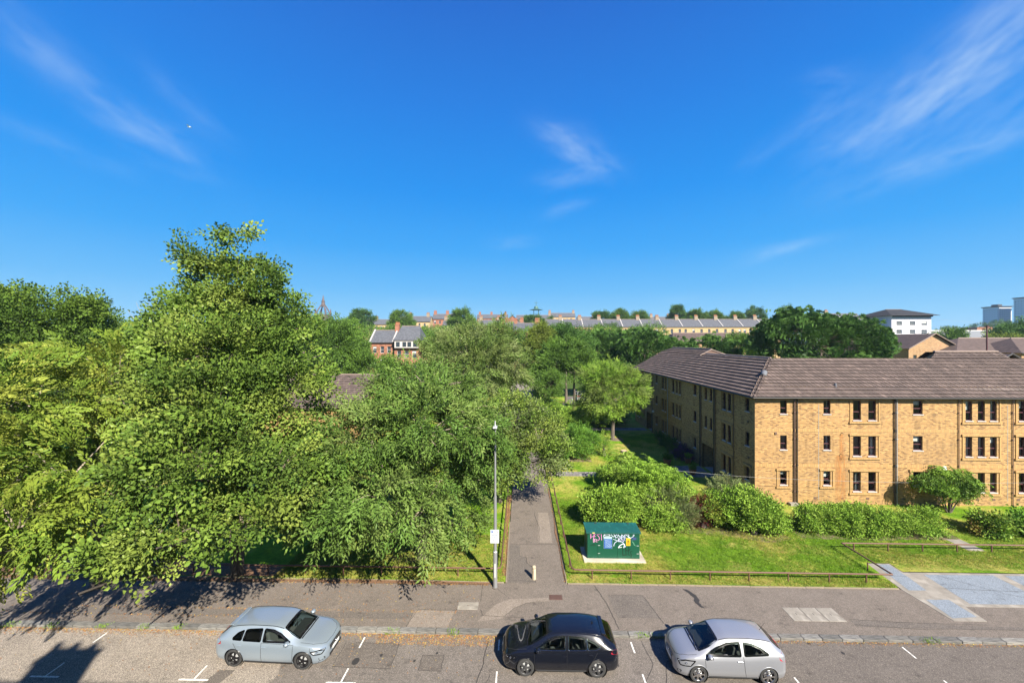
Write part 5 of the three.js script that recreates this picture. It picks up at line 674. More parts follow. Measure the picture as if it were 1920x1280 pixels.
car({ label: 'glossy black five door hatchback, nose pointing left, parked opposite the footpath', at: [1.46, 19.62], turn: Math.PI, L: 4.37, W: 1.81, tyre: .325, axles: [1.32, -1.35], paint: carPaint(.006, .007, .011, 0), rim: std(C(.1, .1, .105), .4, { metalness: .6 }), spokes: 5, twin: true, roofW: .6, wheelSide: -1, trim: M.chrome,
  plan: [[-2.18, .68], [-2.12, .78], [-1.95, .85], [-1.5, .895], [-1, .905], [.8, .905], [1.4, .89], [1.72, .865], [1.95, .79], [2.1, .66], [2.18, .5]], low: [[-2.18, .32], [-2.0, .24], [-1.6, .21], [1.6, .2], [2.0, .21], [2.18, .25]],
  top: [[-2.18, .75], [-2.15, .95], [-2.07, 1.05], [-1.95, 1.14], [-1.58, 1.37], [-1.2, 1.44], [-.6, 1.475], [0, 1.47], [.4, 1.41], [.85, 1.2], [1.26, 1.0], [1.38, .965], [1.7, .9], [1.97, .8], [2.1, .7], [2.18, .56]], belt: [[-2.18, .7], [-2.07, .97], [-1.7, .985], [-.5, .945], [.6, .915], [1.2, .89], [1.6, .84], [1.93, .73], [2.18, .53]],
  screen: [[1.2, .65], [.85, .61], [.45, .54]], rear: [[-1.68, .5], [-1.85, .56], [-2.0, .6]].reverse(), sideWins: [[[.98, .955], [.5, 1.21], [.15, 1.33], [-.2, 1.36], [-.18, .97]], [[-.28, .972], [-.3, 1.36], [-.8, 1.335], [-.92, 1.315], [-.96, .99]], [[-1.01, .995], [-.98, 1.305], [-1.3, 1.2], [-1.5, 1.07], [-1.32, 1.0]]],
  seams: [[[1.0, .9], [.98, .32], [.92, .24]], [[-.23, .95], [-.22, .24]], [[-.95, .25], [-1.06, .45], [-1.24, .72], [-1.36, .93]]], handles: [[-.14, .82], [-1.1, .86]], mirror: [.84, .965], head: [[1.68, .72], [1.95, .7], [2.07, .63], [2.0, .585], [1.74, .63]], tail: [[-2.13, 1.0], [-1.92, .97], [-1.86, .88], [-2.13, .82]], fog: [[1.92, .42], [2.1, .4], [2.1, .3], [1.95, .3]], bonnet: [[1.28, .75], [1.7, .7], [1.96, .56], [2.05, .4]], roofLine: [-1.6, .42], nose: { in: .0, gy: .57, gh: .13, gw: .8, lw: .95, ly: .3, px: .02, py: .42, emblem: [1.2, 4.3] }, spoiler: -1.66, roofTrim: carPaint(.006, .007, .011, 0), aerial: [-1.3, .1, 0] });
car({ label: 'small silver three door hatchback with bright alloy wheels, nose pointing left', at: [7.72, 19.4], turn: Math.PI - .015, L: 4.0, W: 1.74, tyre: .31, axles: [1.22, -1.29], paint: carPaint(.33, .34, .37), rim: M.chrome, spokes: 7, roofW: .57, wheelSide: -1, clear: .2,
  plan: [[-2.0, .66], [-1.94, .76], [-1.8, .83], [-1.4, .865], [-.9, .87], [.8, .87], [1.3, .86], [1.6, .83], [1.82, .75], [1.94, .64], [2.0, .5]], low: [[-2.0, .32], [-1.85, .24], [-1.5, .21], [1.5, .2], [1.85, .21], [2.0, .25]],
  top: [[-2.0, .76], [-1.97, .98], [-1.9, 1.1], [-1.78, 1.2], [-1.5, 1.4], [-1.1, 1.465], [-.6, 1.49], [0, 1.48], [.35, 1.42], [.8, 1.22], [1.2, 1.03], [1.32, .99], [1.6, .91], [1.82, .8], [1.93, .7], [2.0, .56]], belt: [[-2.0, .7], [-1.9, 1.02], [-1.5, 1.02], [-.5, .95], [.6, .905], [1.1, .89], [1.5, .85], [1.8, .74], [2.0, .54]],
  screen: [[1.15, .63], [.8, .6], [.4, .52]], rear: [[-1.58, .48], [-1.72, .54], [-1.86, .58]].reverse(), sideWins: [[[.95, .945], [.5, 1.19], [.1, 1.335], [-.36, 1.375], [-.33, .975]], [[-.45, .985], [-.47, 1.37], [-.8, 1.33], [-1.1, 1.23], [-1.34, 1.08], [-1.3, 1.045]]],
  seams: [[[.98, .88], [.95, .32], [.9, .24]], [[-.4, .97], [-.44, .5], [-.5, .24]], [[.9, .26], [-.5, .25]]], handles: [[-.26, .83]], mirror: [.8, .95], head: [[1.32, .8], [1.66, .79], [1.9, .69], [1.85, .57], [1.5, .6]], tail: [[-1.95, 1.1], [-1.68, 1.05], [-1.7, .9], [-1.95, .8]], fog: [[1.8, .4], [1.93, .38], [1.93, .3], [1.82, .3]], bonnet: [[1.24, .72], [1.55, .68], [1.8, .54], [1.9, .38]], roofLine: [-1.5, .38], nose: { in: .0, gy: .58, gh: .12, gw: .62, lw: .75, ly: .31, px: .02, py: .44, emblem: [1.2, 4.3] }, roofTrim: M.gap, aerial: [-1.42, .26, 1], handleMat: M.chrome });
// ---------------------------------------------------------------- buildings further off
// a plain block: footprint from (0,0) to (w, -dp) in its own axes, front towards +z; windows [x, y, w, h] on the front, sideWins on the left end
function block(o) {
  const b = thing(o.name, o.label, o.cat || 'building', o.x, o.y, -o.d, o.turn || 0, o.group), { w, h, dp, wall } = o, R = rng(o.seed || 5);
  const holes = (o.windows || []).map(([x, y, a, c]) => [x, x + a, y, y + c]);
  put(b, 'wall', wallGeo(w, h, holes, .2, -3), wall); put(b, 'wall', new GB().quad([w, -3, 0], [w, -3, -dp], [w, h, -dp], [w, h, 0]).geo(), o.sideWall || wall); put(b, 'wall', new GB().quad([0, -3, -dp], [0, -3, 0], [0, h, 0], [0, h, -dp]).geo(), o.sideWall || wall); put(b, 'wall', new GB().quad([w, -3, -dp], [0, -3, -dp], [0, h, -dp], [w, h, -dp]).geo(), wall);
  for (const [x0, x1, y0, y1] of holes) { const f = .09, g = new GB(); g.box(x0, y0, -.24, x0 + f, y1, -.16); g.box(x1 - f, y0, -.24, x1, y1, -.16); g.box(x0 + f, y1 - f, -.24, x1 - f, y1, -.165); g.box(x0 + f, y0, -.24, x1 - f, y0 + f, -.165); g.box(x0 + f, lerp(y0, y1, .5) - .04, -.24, x1 - f, lerp(y0, y1, .5) + .04, -.165); const n = put(b, 'window', g.geo(), o.frame || M.sill); put(n, 'pane', boxG(x0 + f, y0 + f, -.26, x1 - f, y1 - f, -.21), M.glassFar); if (R() < .4) put(n, 'blind', boxG(x0 + f, lerp(y0, y1, .55 + .3 * R()), -.208, x1 - f, y1 - f, -.2), M.curtain); }
  for (const [x0, x1, y0, y1] of (o.bands || [])) put(b, 'string_course', boxG(x0, y0, .003, x1, y1, .14), o.bandMat || wall);
  for (const [z0, z1, y0, y1] of (o.sideWins || [])) put(b, 'window', boxG(-.02, y0, -z1, .04, y1, -z0), M.glassFar);
  const e = o.eave ?? .35, rh = o.rise, rm = o.roof, rg = new GB(), hi = o.hip ?? 0, A = [-e, h, e], Bq = [w + e, h, e], Cq = [w + e, h, -dp - e], Dq = [-e, h, -dp - e];
  if (rh) {
    if (o.gable) { const x = w / 2, p = [x, h + rh, e], q = [x, h + rh, -dp - e]; rg.quad(A, p, q, Dq); rg.quad(p, Bq, Cq, q); rg.quad([-e, h - .15, e], [x, h + rh - .15, e], p, A); rg.quad([x, h + rh - .15, e], [w + e, h - .15, e], Bq, p); put(b, 'roof', rg.geo(), rm); put(b, 'gable', new GB().tri([0, h, .004], [w, h, .004], [x, h + rh * .94, .004]).tri([w, h, -dp], [0, h, -dp], [x, h + rh * .94, -dp]).geo(), wall); put(b, 'verge_board', tube([[-e, h - .02, e + .05], [x, h + rh, e + .05], [w + e, h - .02, e + .05]], .11, 5), o.verge || M.darkTrim); } else {
      const p = [-e + hi, h + rh, -dp / 2], q = [w + e - (o.hipR ?? hi), h + rh, -dp / 2]; rg.quad(A, Bq, q, p); rg.quad(Cq, Dq, p, q); put(b, 'roof', rg.geo(), rm); const en = new GB(); hi ? en.tri(Dq, A, p) : en.tri([0, h, -dp], [0, h, 0], [0, h + rh, -dp / 2]); (o.hipR ?? hi) ? en.tri(Bq, Cq, q) : en.tri([w, h, 0], [w, h, -dp], [w, h + rh, -dp / 2]); put(b, hi ? 'roof_end' : 'gable', en.geo(), hi ? rm : (o.sideWall || wall)); put(b, 'ridge', tube([p, q], .13, 5), o.ridgeMat || M.ridge);
      put(b, 'gutter', tube([[-e, h - .05, e], [w + e, h - .05, e]], .1, 5), M.blackPipe);
    }
  } else put(b, 'roof', boxG(-.1, h + .002, -dp - .1, w + .1, h + .3, .1), rm);
  for (const [x, cw, ch, n, m, z = -dp / 2] of (o.stacks || [])) { const y = h + (rh || 0) * .8, c = put(b, 'chimney', boxG(x - cw / 2, y - rh * .5, z - .55, x + cw / 2, h + (rh || 0) + ch, z + .55), m || wall); put(c, 'cope', boxG(x - cw / 2 - .1, h + rh + ch + .002, z - .65, x + cw / 2 + .1, h + rh + ch + .18, z + .65), m || wall); for (let k = 0; k < n; k++) put(c, 'chimney_pot', new THREE.CylinderGeometry(.15, .2, .7, 7), M.terracotta, [x + (n > 1 ? lerp(-.35, .35, k / (n - 1)) * cw : 0), h + rh + ch + .5, z]); }
  for (const x of (o.skews || [])) { const g = new GB(); for (const s of [0, 1]) { const z0 = s ? -dp - e : e, p = [x - .16, h + .25, z0], q = [x + .16, h + .25, z0], r = [x + .16, h + rh + .3, -dp / 2], t = [x - .16, h + rh + .3, -dp / 2]; g.quad(p, q, r, t); g.quad([x - .16, h, z0], p, t, [x - .16, h + rh, -dp / 2]); g.quad(q, [x + .16, h, z0], [x + .16, h + rh, -dp / 2], r); } put(b, 'skew', g.geo(), M.sill); }
  return b;
}
const win = (xs, y, w, h) => xs.map((x) => [x, y, w, h]);
{ // long sandstone terrace across the middle distance
  const xs = [], W = 108, R = rng(31); for (let x = 1.2; x < W - 2; x += 2.2 + R() * 1.7) xs.push(+x.toFixed(2)); const st = [], sk = []; for (let x = 7; x < W; x += 9.2) { st.push([x, 1.6, 1.3, 4, M.stack]); sk.push(x + .9); }
  block({ name: 'tenement_terrace', label: 'long yellow sandstone tenement terrace with slate roof and rows of chimneys', x: 11.5, y: 3.5, d: 232, w: W, h: 15.6, dp: 11, rise: 3.9, wall: M.sandstone, roof: M.slate, windows: [...win(xs, 12.6, 1.15, 2.0), ...win(xs, 9.2, 1.15, 2.0), ...win(xs, 5.8, 1.15, 2.0)], bands: [[0, W, 11.6, 11.85], [0, W, 15.1, 15.5]], stacks: st, skews: sk, eave: .3, seed: 32 });
  block({ name: 'brown_roofed_block', label: 'low brown tiled roof in front of the sandstone terrace, between the round trees', x: 37.5, y: 0, d: 124, w: 22, h: 12.2, dp: 9, rise: 2.4, wall: M.brickOrange, roof: M.tileFar, hip: 2, windows: win([2, 6, 10, 14, 18], 9.4, 1, 1.5) });
  block({ name: 'red_tenement', label: 'red sandstone tenement end with a bay window above the oval tree', x: -3, y: 3, d: 190, w: 10, h: 13.5, dp: 12, rise: 3.2, wall: M.redstone, roof: M.slate, windows: [...win([1.2, 3.2, 6.2, 8], 10.2, 1.1, 2.1), ...win([1.2, 3.2, 6.2, 8], 6.8, 1.1, 2.1)], stacks: [[.6, 1.2, 1.2, 3, M.redstone], [9.2, 2, 1.3, 4, M.redstone]], skews: [9.4], seed: 33 });
  // red sandstone villa block showing between the trees on the left
  const h = block({ name: 'red_villa', label: 'red sandstone building with grey slate roof and timbered upper bay among the left trees', x: -33.4, y: .5, d: 129, w: 6.6, h: 12.2, dp: 8, rise: 3.9, hip: 1.2, wall: M.redstone, roof: M.slate, windows: [...win([.7, 2.7, 4.7], 7.6, 1.1, 1.9), ...win([.7, 2.7, 4.7], 4.2, 1.1, 1.9)], seed: 34 });
  const bay = put(h, 'timber_bay', boxG(.2, 10.1, .002, 6.4, 12.1, .6), M.sill); for (const x of [.6, 2.3, 3.6, 5.1]) put(bay, 'pane', boxG(x, 10.5, .602, x + 1, 11.8, .62), M.glassFar); for (const y of [10.1, 12.0]) put(bay, 'rail', boxG(.1, y, .601, 6.5, y + .14, .66), M.darkTrim);
  block({ name: 'red_villa_wing', label: 'gabled red sandstone wing left of the timbered bay, half hidden by leaves', x: -40.5, y: .5, d: 131, w: 6.4, h: 11.6, dp: 8, rise: 3.4, wall: M.redstone, roof: M.slate, hip: 0, windows: [...win([.8, 2.8, 4.6], 8.8, 1, 1.8), ...win([.8, 2.8, 4.6], 5.4, 1, 1.8)], stacks: [[6.2, 1.1, 1.4, 3, M.redstone]], skews: [0, 6.2], seed: 35 });
  // two-storey flats behind the cherry tree: only the roof shows
  const lo = thing('brick_flats', 'two storey brick flats behind the left trees, only the pinkish tiled roof showing', 'building', -27, 0, -66); put(lo, 'wall', boxG(-9, -.1, -4, 7.5, 4.3, 5.4), M.brick); const e2 = V(-9.5, 4.4, 6), sl = V(0, .5, -.866).normalize(); tiledSlope(lo, e2, V(1, 0, 0), sl, 7, () => [0, 17.5], 341); put(lo, 'roof_back', new GB().quad([8, 7.9, -.1], [-9.5, 7.9, -.1], [-9.5, 5.25, -4.5], [8, 5.25, -4.5]).geo(), M.tileFar); put(lo, 'gable', new GB().tri([7.5, 4.3, 5.4], [7.5, 4.3, -4], [7.5, 7.7, 0]).tri([-9, 4.3, -4], [-9, 4.3, 5.4], [-9, 7.7, 0]).geo(), M.brick); put(lo, 'ridge', tube([[-9.5, 7.93, -.1], [8, 7.93, -.1]], .13, 6), M.ridge);
  // hillside skyline
  const sky = (label, px, d, w, hh, wall, roof, st, extra = {}) => block({ name: 'hillside_house', label, x: px, y: hill(px, d) - 1, d, w, dp: 9, h: hh, rise: 3.6, wall, roof, group: 'houses along the hill skyline', windows: win(Array.from({ length: Math.floor(w / 3.2) }, (_, k) => 1 + k * 3.2), hh - 3, 1.3, 2), stacks: st.map((x) => [x, 1.8, 1.6, 4, wall === M.redstone ? wall : M.stack]), seed: Math.round(px + 900), ...extra });
  const top = (x, d, y) => y - 3.6 - (hill(x, d) - 1);
  sky('slate roofed red tenement on the hill with three chimneys, right of the bushy tree', -38, 420, 26, top(-38, 420, 35.6), M.redstone, M.slate, [2, 12, 24]); sky('red brick gabled house on the hill skyline, larger of the two red gables', -20, 330, 9, top(-20, 330, 29.6), M.redstone, M.slate, [], { gable: true }); sky('red brick gabled house on the hill skyline, right of the larger red gable', -10.5, 345, 8, top(-10.5, 345, 30.6), M.redstone, M.slate, [], { gable: true });
  sky('long grey slate roof on the hill beneath the green cupola', -4, 390, 28, top(-4, 390, 33.4), M.sandstone, M.slate, [26]); sky('big grey tenement crowning the hill right of the green cupola', 22, 400, 21, top(22, 400, 35.6), M.sandstone, M.slate, [.8, 20]); sky('pale tenement stepping down the hill right of the big grey one', 45, 400, 14, top(45, 400, 32.5), M.sandstone, M.slate, [13]);
  sky('orange stone tenement on the hill left of the tall bushy tree', -80, 300, 24, top(-80, 300, 28), M.sandstone, M.slate, [2, 11, 22]); sky('red stone tenement on the hill with a dark slate mansard', -58, 320, 18, top(-58, 320, 30.5), M.redstone, M.slate, [1, 9, 17]); sky('small slate roofed house low on the hill in front of the red tenements', -42, 262, 14, top(-42, 262, 24), M.sandstone, M.slate, [1, 13]);
  sky('tan tenement low on the hill between the bushy tree and the red gables', -24, 275, 12, top(-24, 275, 24.6), M.sandstone, M.slate, [1, 11]); sky('red stone tenement low on the hill left of the oval tree', -9, 262, 10, top(-9, 262, 23), M.redstone, M.slate, [1, 9]); sky('tan stone row at the far left of the hill beyond the spire trees', -112, 330, 26, top(-112, 330, 27.4), M.sandstone, M.slate, [3, 13, 23]); sky('slate roofed row on the hill behind the sandstone terrace, left stretch', 62, 350, 44, top(62, 350, 29.8), M.sandstone, M.slate, [4, 18, 30, 42]); sky('slate roofed row on the hill behind the sandstone terrace, right stretch', 118, 345, 46, top(118, 345, 29.5), M.sandstone, M.slate, [6, 20, 34]); sky('flat grey roofline on the skyline left of the white block', 176, 300, 26, top(176, 300, 29.2), M.sandstone, M.slate, [8]);
}
{ // green cupola and the open crown spire
  const y = hill(12, 420), c = thing('cupola', 'small green metal cupola with a mast above the hill roofs', 'cupola', 12.2, y, -420), g = std(C(.05, .13, .11), .6); put(c, 'tower', boxG(-2, -2, -2, 2, 34 - y, 2), M.sandstone); for (const [a, b] of [[-2, -2], [2, -2], [2, 2], [-2, 2]]) put(c, 'column', boxG(a - .2, 34.002 - y, b - .2, a + .2, 39 - y, b + .2), g); put(c, 'roof', new THREE.ConeGeometry(5.6, 1.6, 16), g, [0, 39.9 - y, 0]); put(c, 'upper_drum', new THREE.CylinderGeometry(1.4, 1.9, 1.7, 12), g, [0, 41.3 - y, 0]); put(c, 'mast', taper([V(0, 42 - y, 0), V(0, 47 - y, 0)], [.25, .12], 6), g); put(c, 'cross_arm', boxG(-1.6, 45 - y, -.1, 1.6, 45.25 - y, .1), g);
  const sy = hill(-284, 700), s = thing('church_spire', 'dark open stone crown spire with corner pinnacles above the left trees', 'spire', -283.8, sy, -700), m = std(C(.12, .085, .075), .9), r = 51 - sy; put(s, 'tower', boxG(-7.6, -3, -7.6, 7.6, r, 7.6), m);
  for (const a of [45, 135, 225, 315]) { const x = Math.cos(a * Math.PI / 180) * 10.2, z = Math.sin(a * Math.PI / 180) * 10.2; put(s, 'flying_rib', taper([V(x * .95, r, z * .95), V(x * .7, r + 6, z * .7), V(x * .35, r + 12, z * .35), V(0, r + 15, 0)], [.9, .85, .8, 1.2], 6), m); put(s, 'pinnacle', taper([V(x, r - 1, z), V(x, r + 5, z), V(x, r + 9, z)], [1.1, .9, .1], 6), m); } put(s, 'lantern', taper([V(0, r + 11, 0), V(0, r + 16, 0), V(0, r + 19, 0)], [3.2, 2.4, 2.0], 8), m); put(s, 'spirelet', taper([V(0, r + 18.5, 0), V(0, r + 22, 0), V(0, r + 28, 0)], [2.2, 1.2, .15], 8), m); for (const q of [14, 18.5]) put(s, 'ring', new THREE.TorusGeometry(2.7, .35, 6, 12).rotateX(Math.PI / 2), m, [0, r + q, 0]);
}
{ // right hand side: white block, brown roofed houses, towers
  const wb = block({ name: 'white_block', label: 'white rendered block with a low hipped grey roof and three window columns', x: 145.9, y: 0, d: 200, w: 15.2, h: 22.7, dp: 15, rise: 2.9, hip: 6, wall: M.harl, roof: std(C(.24, .22, .2), .85, { map: M.slate.map }), eave: 1.6, windows: [...win([1.8, 6.9, 11.4], 18.7, 2.2, 1.6), ...win([1.8, 6.9, 11.4], 15.4, 2.2, 1.6)], frame: M.white, seed: 36 }); put(wb, 'brick_storey', boxG(-.05, -1, .003, 15.25, 14.9, .1), M.brick); for (let k = 0; k < 15; k++) put(wb, 'eave_bracket', boxG(.3 + k * 1.02, 22.1, .003, .5 + k * 1.02, 22.6, 1.2), M.darkTrim);
  block({ name: 'white_annexe', label: 'white annexe with a steep grey roof left of the white block', x: 127, y: 0, d: 203, w: 18, h: 17.2, dp: 12, rise: 4.6, hip: 4, hipR: 2, wall: M.harl, roof: M.slate, windows: win([9.5, 12.5, 15], 14.6, 1.7, 1.7), stacks: [[3.5, 3, .6, 0, M.white]], seed: 37 });
  const hs = (label, x, d, w, h, rise, dp, extra = {}) => block({ name: 'brown_roofed_house', label, x, y: 0, d, w, h, dp, rise, wall: M.brickOrange, roof: M.tileFar, group: 'brown roofed brick houses behind the flats', verge: M.ridge, ...extra });
  hs('leftmost stepped brick house with brown monopitch roof beside the big round tree', 75, 112, 7, 11.2, 2.6, 9, { hip: 0, windows: win([1, 4], 8.6, .8, 1.7) }); hs('middle stepped brick house below the white block', 73.6, 103, 8, 11.0, 2.8, 8, { hip: 0, windows: win([1, 2.6, 5], 8.4, .7, 1.7) }); hs('nearest stepped brick house with a wide lit gable', 68.6, 90, 8.6, 11.1, 2.7, 9, { gable: true, windows: win([.8, 2, 5.4, 6.5], 8.3, .6, 1.7) });
  hs('long dark brown hipped roof right of the stepped houses', 73.4, 86, 32, 10.5, 2.5, 10, { hip: 6, windows: win([3, 4.4, 6, 14, 15.4, 22, 24], 8.2, .8, 1.6) });
  const rr = hs('brown hipped roof with a small skylight near the right edge', 80.2, 82, 26, 10.55, 2.4, 9, { hip: 4, windows: win([2, 7, 12], 8, 1, 1.8) }); put(rr, 'skylight', boxG(8.6, 12.1, -1.6, 9.9, 12.16, -.7), M.lead); hs('brick gable with black verge boards behind the flats at the right edge', 45.2, 52, 8.4, 8.4, 2.75, 7, { gable: true, verge: M.darkTrim, eave: .4 });
  const ma = thing('mast', 'slim dark red pole rising behind the flats roof', 'pole', 68.4, 0, -75); put(ma, 'pole', taper([V(0, -.1, 0), V(0, 14.4, 0), V(0, 14.6, 0)], [.11, .09, .07], 8), M.maroon); put(ma, 'cap', new THREE.CylinderGeometry(.22, .22, .2, 8), M.maroon, [0, 14.6, 0]);
  block({ name: 'depot_shed', label: 'low shed with a long white roof edge beyond the houses', x: 200, y: 0, d: 250, w: 46, h: 17.6, dp: 20, rise: 0, wall: std(C(.2, .21, .24), .8), roof: M.white, windows: [] }); block({ name: 'red_shed', label: 'small flat red brick box on the depot skyline', x: 268, y: 0, d: 300, w: 9, h: 20.5, dp: 9, rise: 0, wall: M.redstone, roof: M.redstone }); hs('distant low brown roofs right of the lone round bush', 150, 150, 40, 10.6, 2.2, 11, { hip: 3 }); hs('distant reddish roofs in front of the wooded hill', 176, 190, 50, 10.2, 2.6, 12, { hip: 3, roof: std(C(1.3, .9, .8), .85, { map: M.tileFar.map }) });
  const tower = (label, x, d, w, dp, h, turn, mF) => { const t = thing('tower_block', label, 'tower block', x, 0, -d, turn, 'tower blocks on the far right'), side = std(C(.74, .77, .82), .85); const holes = [], n = Math.floor(w / 2.6); for (let y = h - 4; y > h - 40; y -= 2.8) for (let k = 0; k < n; k++) holes.push([1 + k * (w - 2) / n, 1 + k * (w - 2) / n + 1.3, y, y + 1.4]); put(t, 'wall', wallGeo(w, h, holes, .3, 0), mF); put(t, 'glazing', boxG(.5, 0, -.5, w - .5, h - 1, -.35), M.glassFar); put(t, 'wall', boxG(0, 0, -dp, w, h, -.55), side); const g = new GB(); for (let y = h - 4; y > h - 40; y -= 2.8) for (let q = 1; q < dp - 2; q += 2.6) g.box(-.12, y, -q - .9, -.02, y + .9, -q); put(t, 'window_band', g.geo(), M.glassFar); put(t, 'roof', boxG(-1, h, -dp - 1, w + 1, h + 1, 1), M.darkTrim); put(t, 'plant_room', boxG(w * .3, h + 1.002, -dp * .7, w * .65, h + 3.4, -dp * .3), M.darkTrim); put(t, 'dark_band', boxG(-.15, h - 18, .01, w + .02, h - 16.6, .06), M.darkTrim); };
  tower('smaller pale tower block on the far right skyline', 561, 600, 14.5, 16.5, 53, 0, std(C(.62, .64, .68), .8)); tower('larger pale tower block cut by the right edge of the picture', 562, 560, 20, 19, 61, 0, std(C(.5, .54, .6), .8));
  const pyl = thing('wire_pole', 'thin pole carrying overhead wires beside the white block', 'pole', 163, 0, -205); put(pyl, 'pole', taper([V(0, -.1, 0), V(0, 23, 0)], [.2, .12], 6), M.darkTrim); for (const y of [15.2, 18.6, 21.8]) { const pts = []; for (let k = 0; k <= 12; k++) pts.push(V(k * 24, y - 3 * (k / 12) * (1 - k / 12) + k * .35, -k * 16)); put(pyl, 'wire', tube(pts, .03, 4), M.greyPipe); }
}
{ // far end of the footpath: a walker, a caged trailer, a parked car
  const p = thing('person', 'person in dark clothes walking on the path beyond the clipped hedge', 'person', 7.3, .05, -87.5, .7), mc = new MarchingCubes(56, std(C(.02, .02, .024), .9), false, false, 60000), B = [[0, .95, 0, .13, 0, 1.25, .02, .15], [0, 1.25, .02, .16, 0, 1.42, .03, .13], [0, 1.45, .03, .06, 0, 1.56, .04, .06], [-.09, .93, 0, .1, -.11, .5, .16, .075], [-.11, .5, .16, .07, -.11, .08, .1, .045], [-.11, .05, .1, .045, -.11, .04, .26, .04], [.09, .93, 0, .1, .1, .5, -.04, .075], [.1, .5, -.04, .07, .1, .1, -.34, .045], [.1, .07, -.34, .045, .1, .03, -.22, .04], [-.2, 1.4, .02, .06, -.25, 1.12, -.1, .048], [-.25, 1.12, -.1, .045, -.24, .88, .03, .035], [.2, 1.4, .02, .06, .25, 1.12, .08, .048], [.25, 1.12, .08, .045, .23, .92, .25, .035], [-.18, 1.4, .02, .07, .18, 1.4, .02, .07]];
  const n = 56, f = mc.field; for (let z = 0; z < n; z++) for (let y = 0; y < n; y++) for (let x = 0; x < n; x++) { const px = (x / n * 2 - 1) * .95, py = (y / n * 2 - 1) * .95 + .9, pz = (z / n * 2 - 1) * .95; let s = 0; for (const [ax, ay, az, ra, bx, by, bz, rb] of B) { const dx = bx - ax, dy = by - ay, dz = bz - az, t = clamp(((px - ax) * dx + (py - ay) * dy + (pz - az) * dz) / (dx * dx + dy * dy + dz * dz)), d = Math.hypot(px - ax - t * dx, py - ay - t * dy, pz - az - t * dz) - lerp(ra, rb, t); s += Math.exp(-d * 38); } f[z * n * n + y * n + x] = Math.log(s) / 38; }
  mc.isolation = 0; mc.update(); const g = new THREE.BufferGeometry(), c = mc.count ?? mc.geometry.drawRange.count; g.setAttribute('position', new THREE.Float32BufferAttribute(mc.positionArray.slice(0, c * 3), 3)); g.scale(.95, .95, .95); g.translate(0, .9, 0); g.computeVertexNormals(); put(p, 'body', g, std(C(.022, .022, .028), .9));
  const hd = new THREE.SphereGeometry(.105, 18, 14); hd.scale(.82, 1.12, .95); put(p, 'head', hd, std(C(.42, .26, .19), .7), [0, 1.66, .05]); put(p, 'nose', new THREE.ConeGeometry(.016, .04, 6).rotateX(Math.PI / 2), std(C(.42, .26, .19), .7), [0, 1.65, .158]); for (const s of [-1, 1]) { put(p, 'eye', new THREE.SphereGeometry(.012, 8, 6), M.gap, [s * .034, 1.68, .14]); put(p, 'ear', new THREE.SphereGeometry(.025, 8, 6).scale(.5, 1, .8), std(C(.42, .26, .19), .7), [s * .088, 1.66, .04]); const hand = [new THREE.SphereGeometry(.035, 8, 6).scale(.55, 1.1, 1)]; for (let k = 0; k < 5; k++) { const q = new THREE.CapsuleGeometry(.0085, k ? .05 + .01 * (k === 2) - .012 * (k === 4) : .035, 3, 6); q.rotateX(k ? -.3 : -1.1); q.translate(0, k ? -.062 : -.02, k ? -.03 + k * .017 - .02 : .045); hand.push(q); } put(p, 'hand', mergeGeometries(hand), std(C(.42, .26, .19), .7), s < 0 ? [-.24, .83, .045] : [.23, .87, .27]); } put(p, 'mouth', boxG(-.02, -.003, 0, .02, .003, .01), M.maroon, [0, 1.608, .135]); put(p, 'hair', new THREE.SphereGeometry(.112, 16, 10, 0, 6.3, 0, 1.75).scale(.84, 1.12, .98).rotateX(-.35), std(C(.03, .02, .015), .9), [0, 1.675, .035]);
  const t = thing('cage_trailer', 'small white trailer with a rail cage half hidden behind the leafy tree', 'trailer', 12.9, .05, -103, .15); put(t, 'deck', rbox(3.4, .5, 1.7, .05), M.white, [0, .7, 0]); for (const x of [-1.65, -.55, .55, 1.65]) for (const z of [-.8, .8]) put(t, 'upright', boxG(x - .03, .95, z - .03, x + .03, 1.95, z + .03), M.galv); for (const y of [1.4, 1.9]) for (const z of [-.8, .8]) put(t, 'rail', boxG(-1.68, y, z - .031, 1.68, y + .06, z + .029), M.galv); put(t, 'red_panel', boxG(-1.5, .96, -.05, 1.5, 1.35, .05), std(C(.35, .06, .05), .7)); for (const s of [-1, 1]) put(t, 'wheel', new THREE.CylinderGeometry(.3, .3, .2, 18).rotateX(Math.PI / 2), M.tyre, [0, .3, s * .86]); put(t, 'drawbar', boxG(-2.6, .5, -.05, -1.7, .58, .05), M.galv); put(t, 'jockey_wheel', taper([V(-2.5, 0, 0), V(-2.5, .55, 0)], [.06, .04], 6), M.galv);
}
// ---------------------------------------------------------------- trees
const LT = 'trees on the left lawn', MT = 'trees in the middle distance', ST = 'trees on the hill skyline';
tree({ name: 'hornbeam_tree', label: 'broad yellow green tree with long drooping leaf sprays at the left edge over the pavement', x: -21.5, d: 24.5, r: .28, kind: 'hornbeam', pal: PAL.hornbeam, seed: 701, clump: 1.25, dens: 19, droop: .42, flat: .34, size: 1.28, twigMat: M.twigPale, twigStep: 2, group: LT, lobes: [[-22.73, 9.31, 22.5, 3.63, 2.66, 3.27], [-20.92, 10.21, 25, 3.09, 2.55, 2.78], [-17.92, 7.29, 19, 2.86, 1.94, 2.57], [-17.32, 6.23, 16.5, 1.6, 1.1, 1.44], [-21.43, 8.83, 18, 2.71, 2.9, 2.44], [-21.57, 12.09, 28, 1.96, 1.26, 1.76], [-16.1, 6.22, 18.5, 1.39, 1.15, 1.25], [-20.31, 4.46, 19, 1.5, 1.0, 1.1]] });
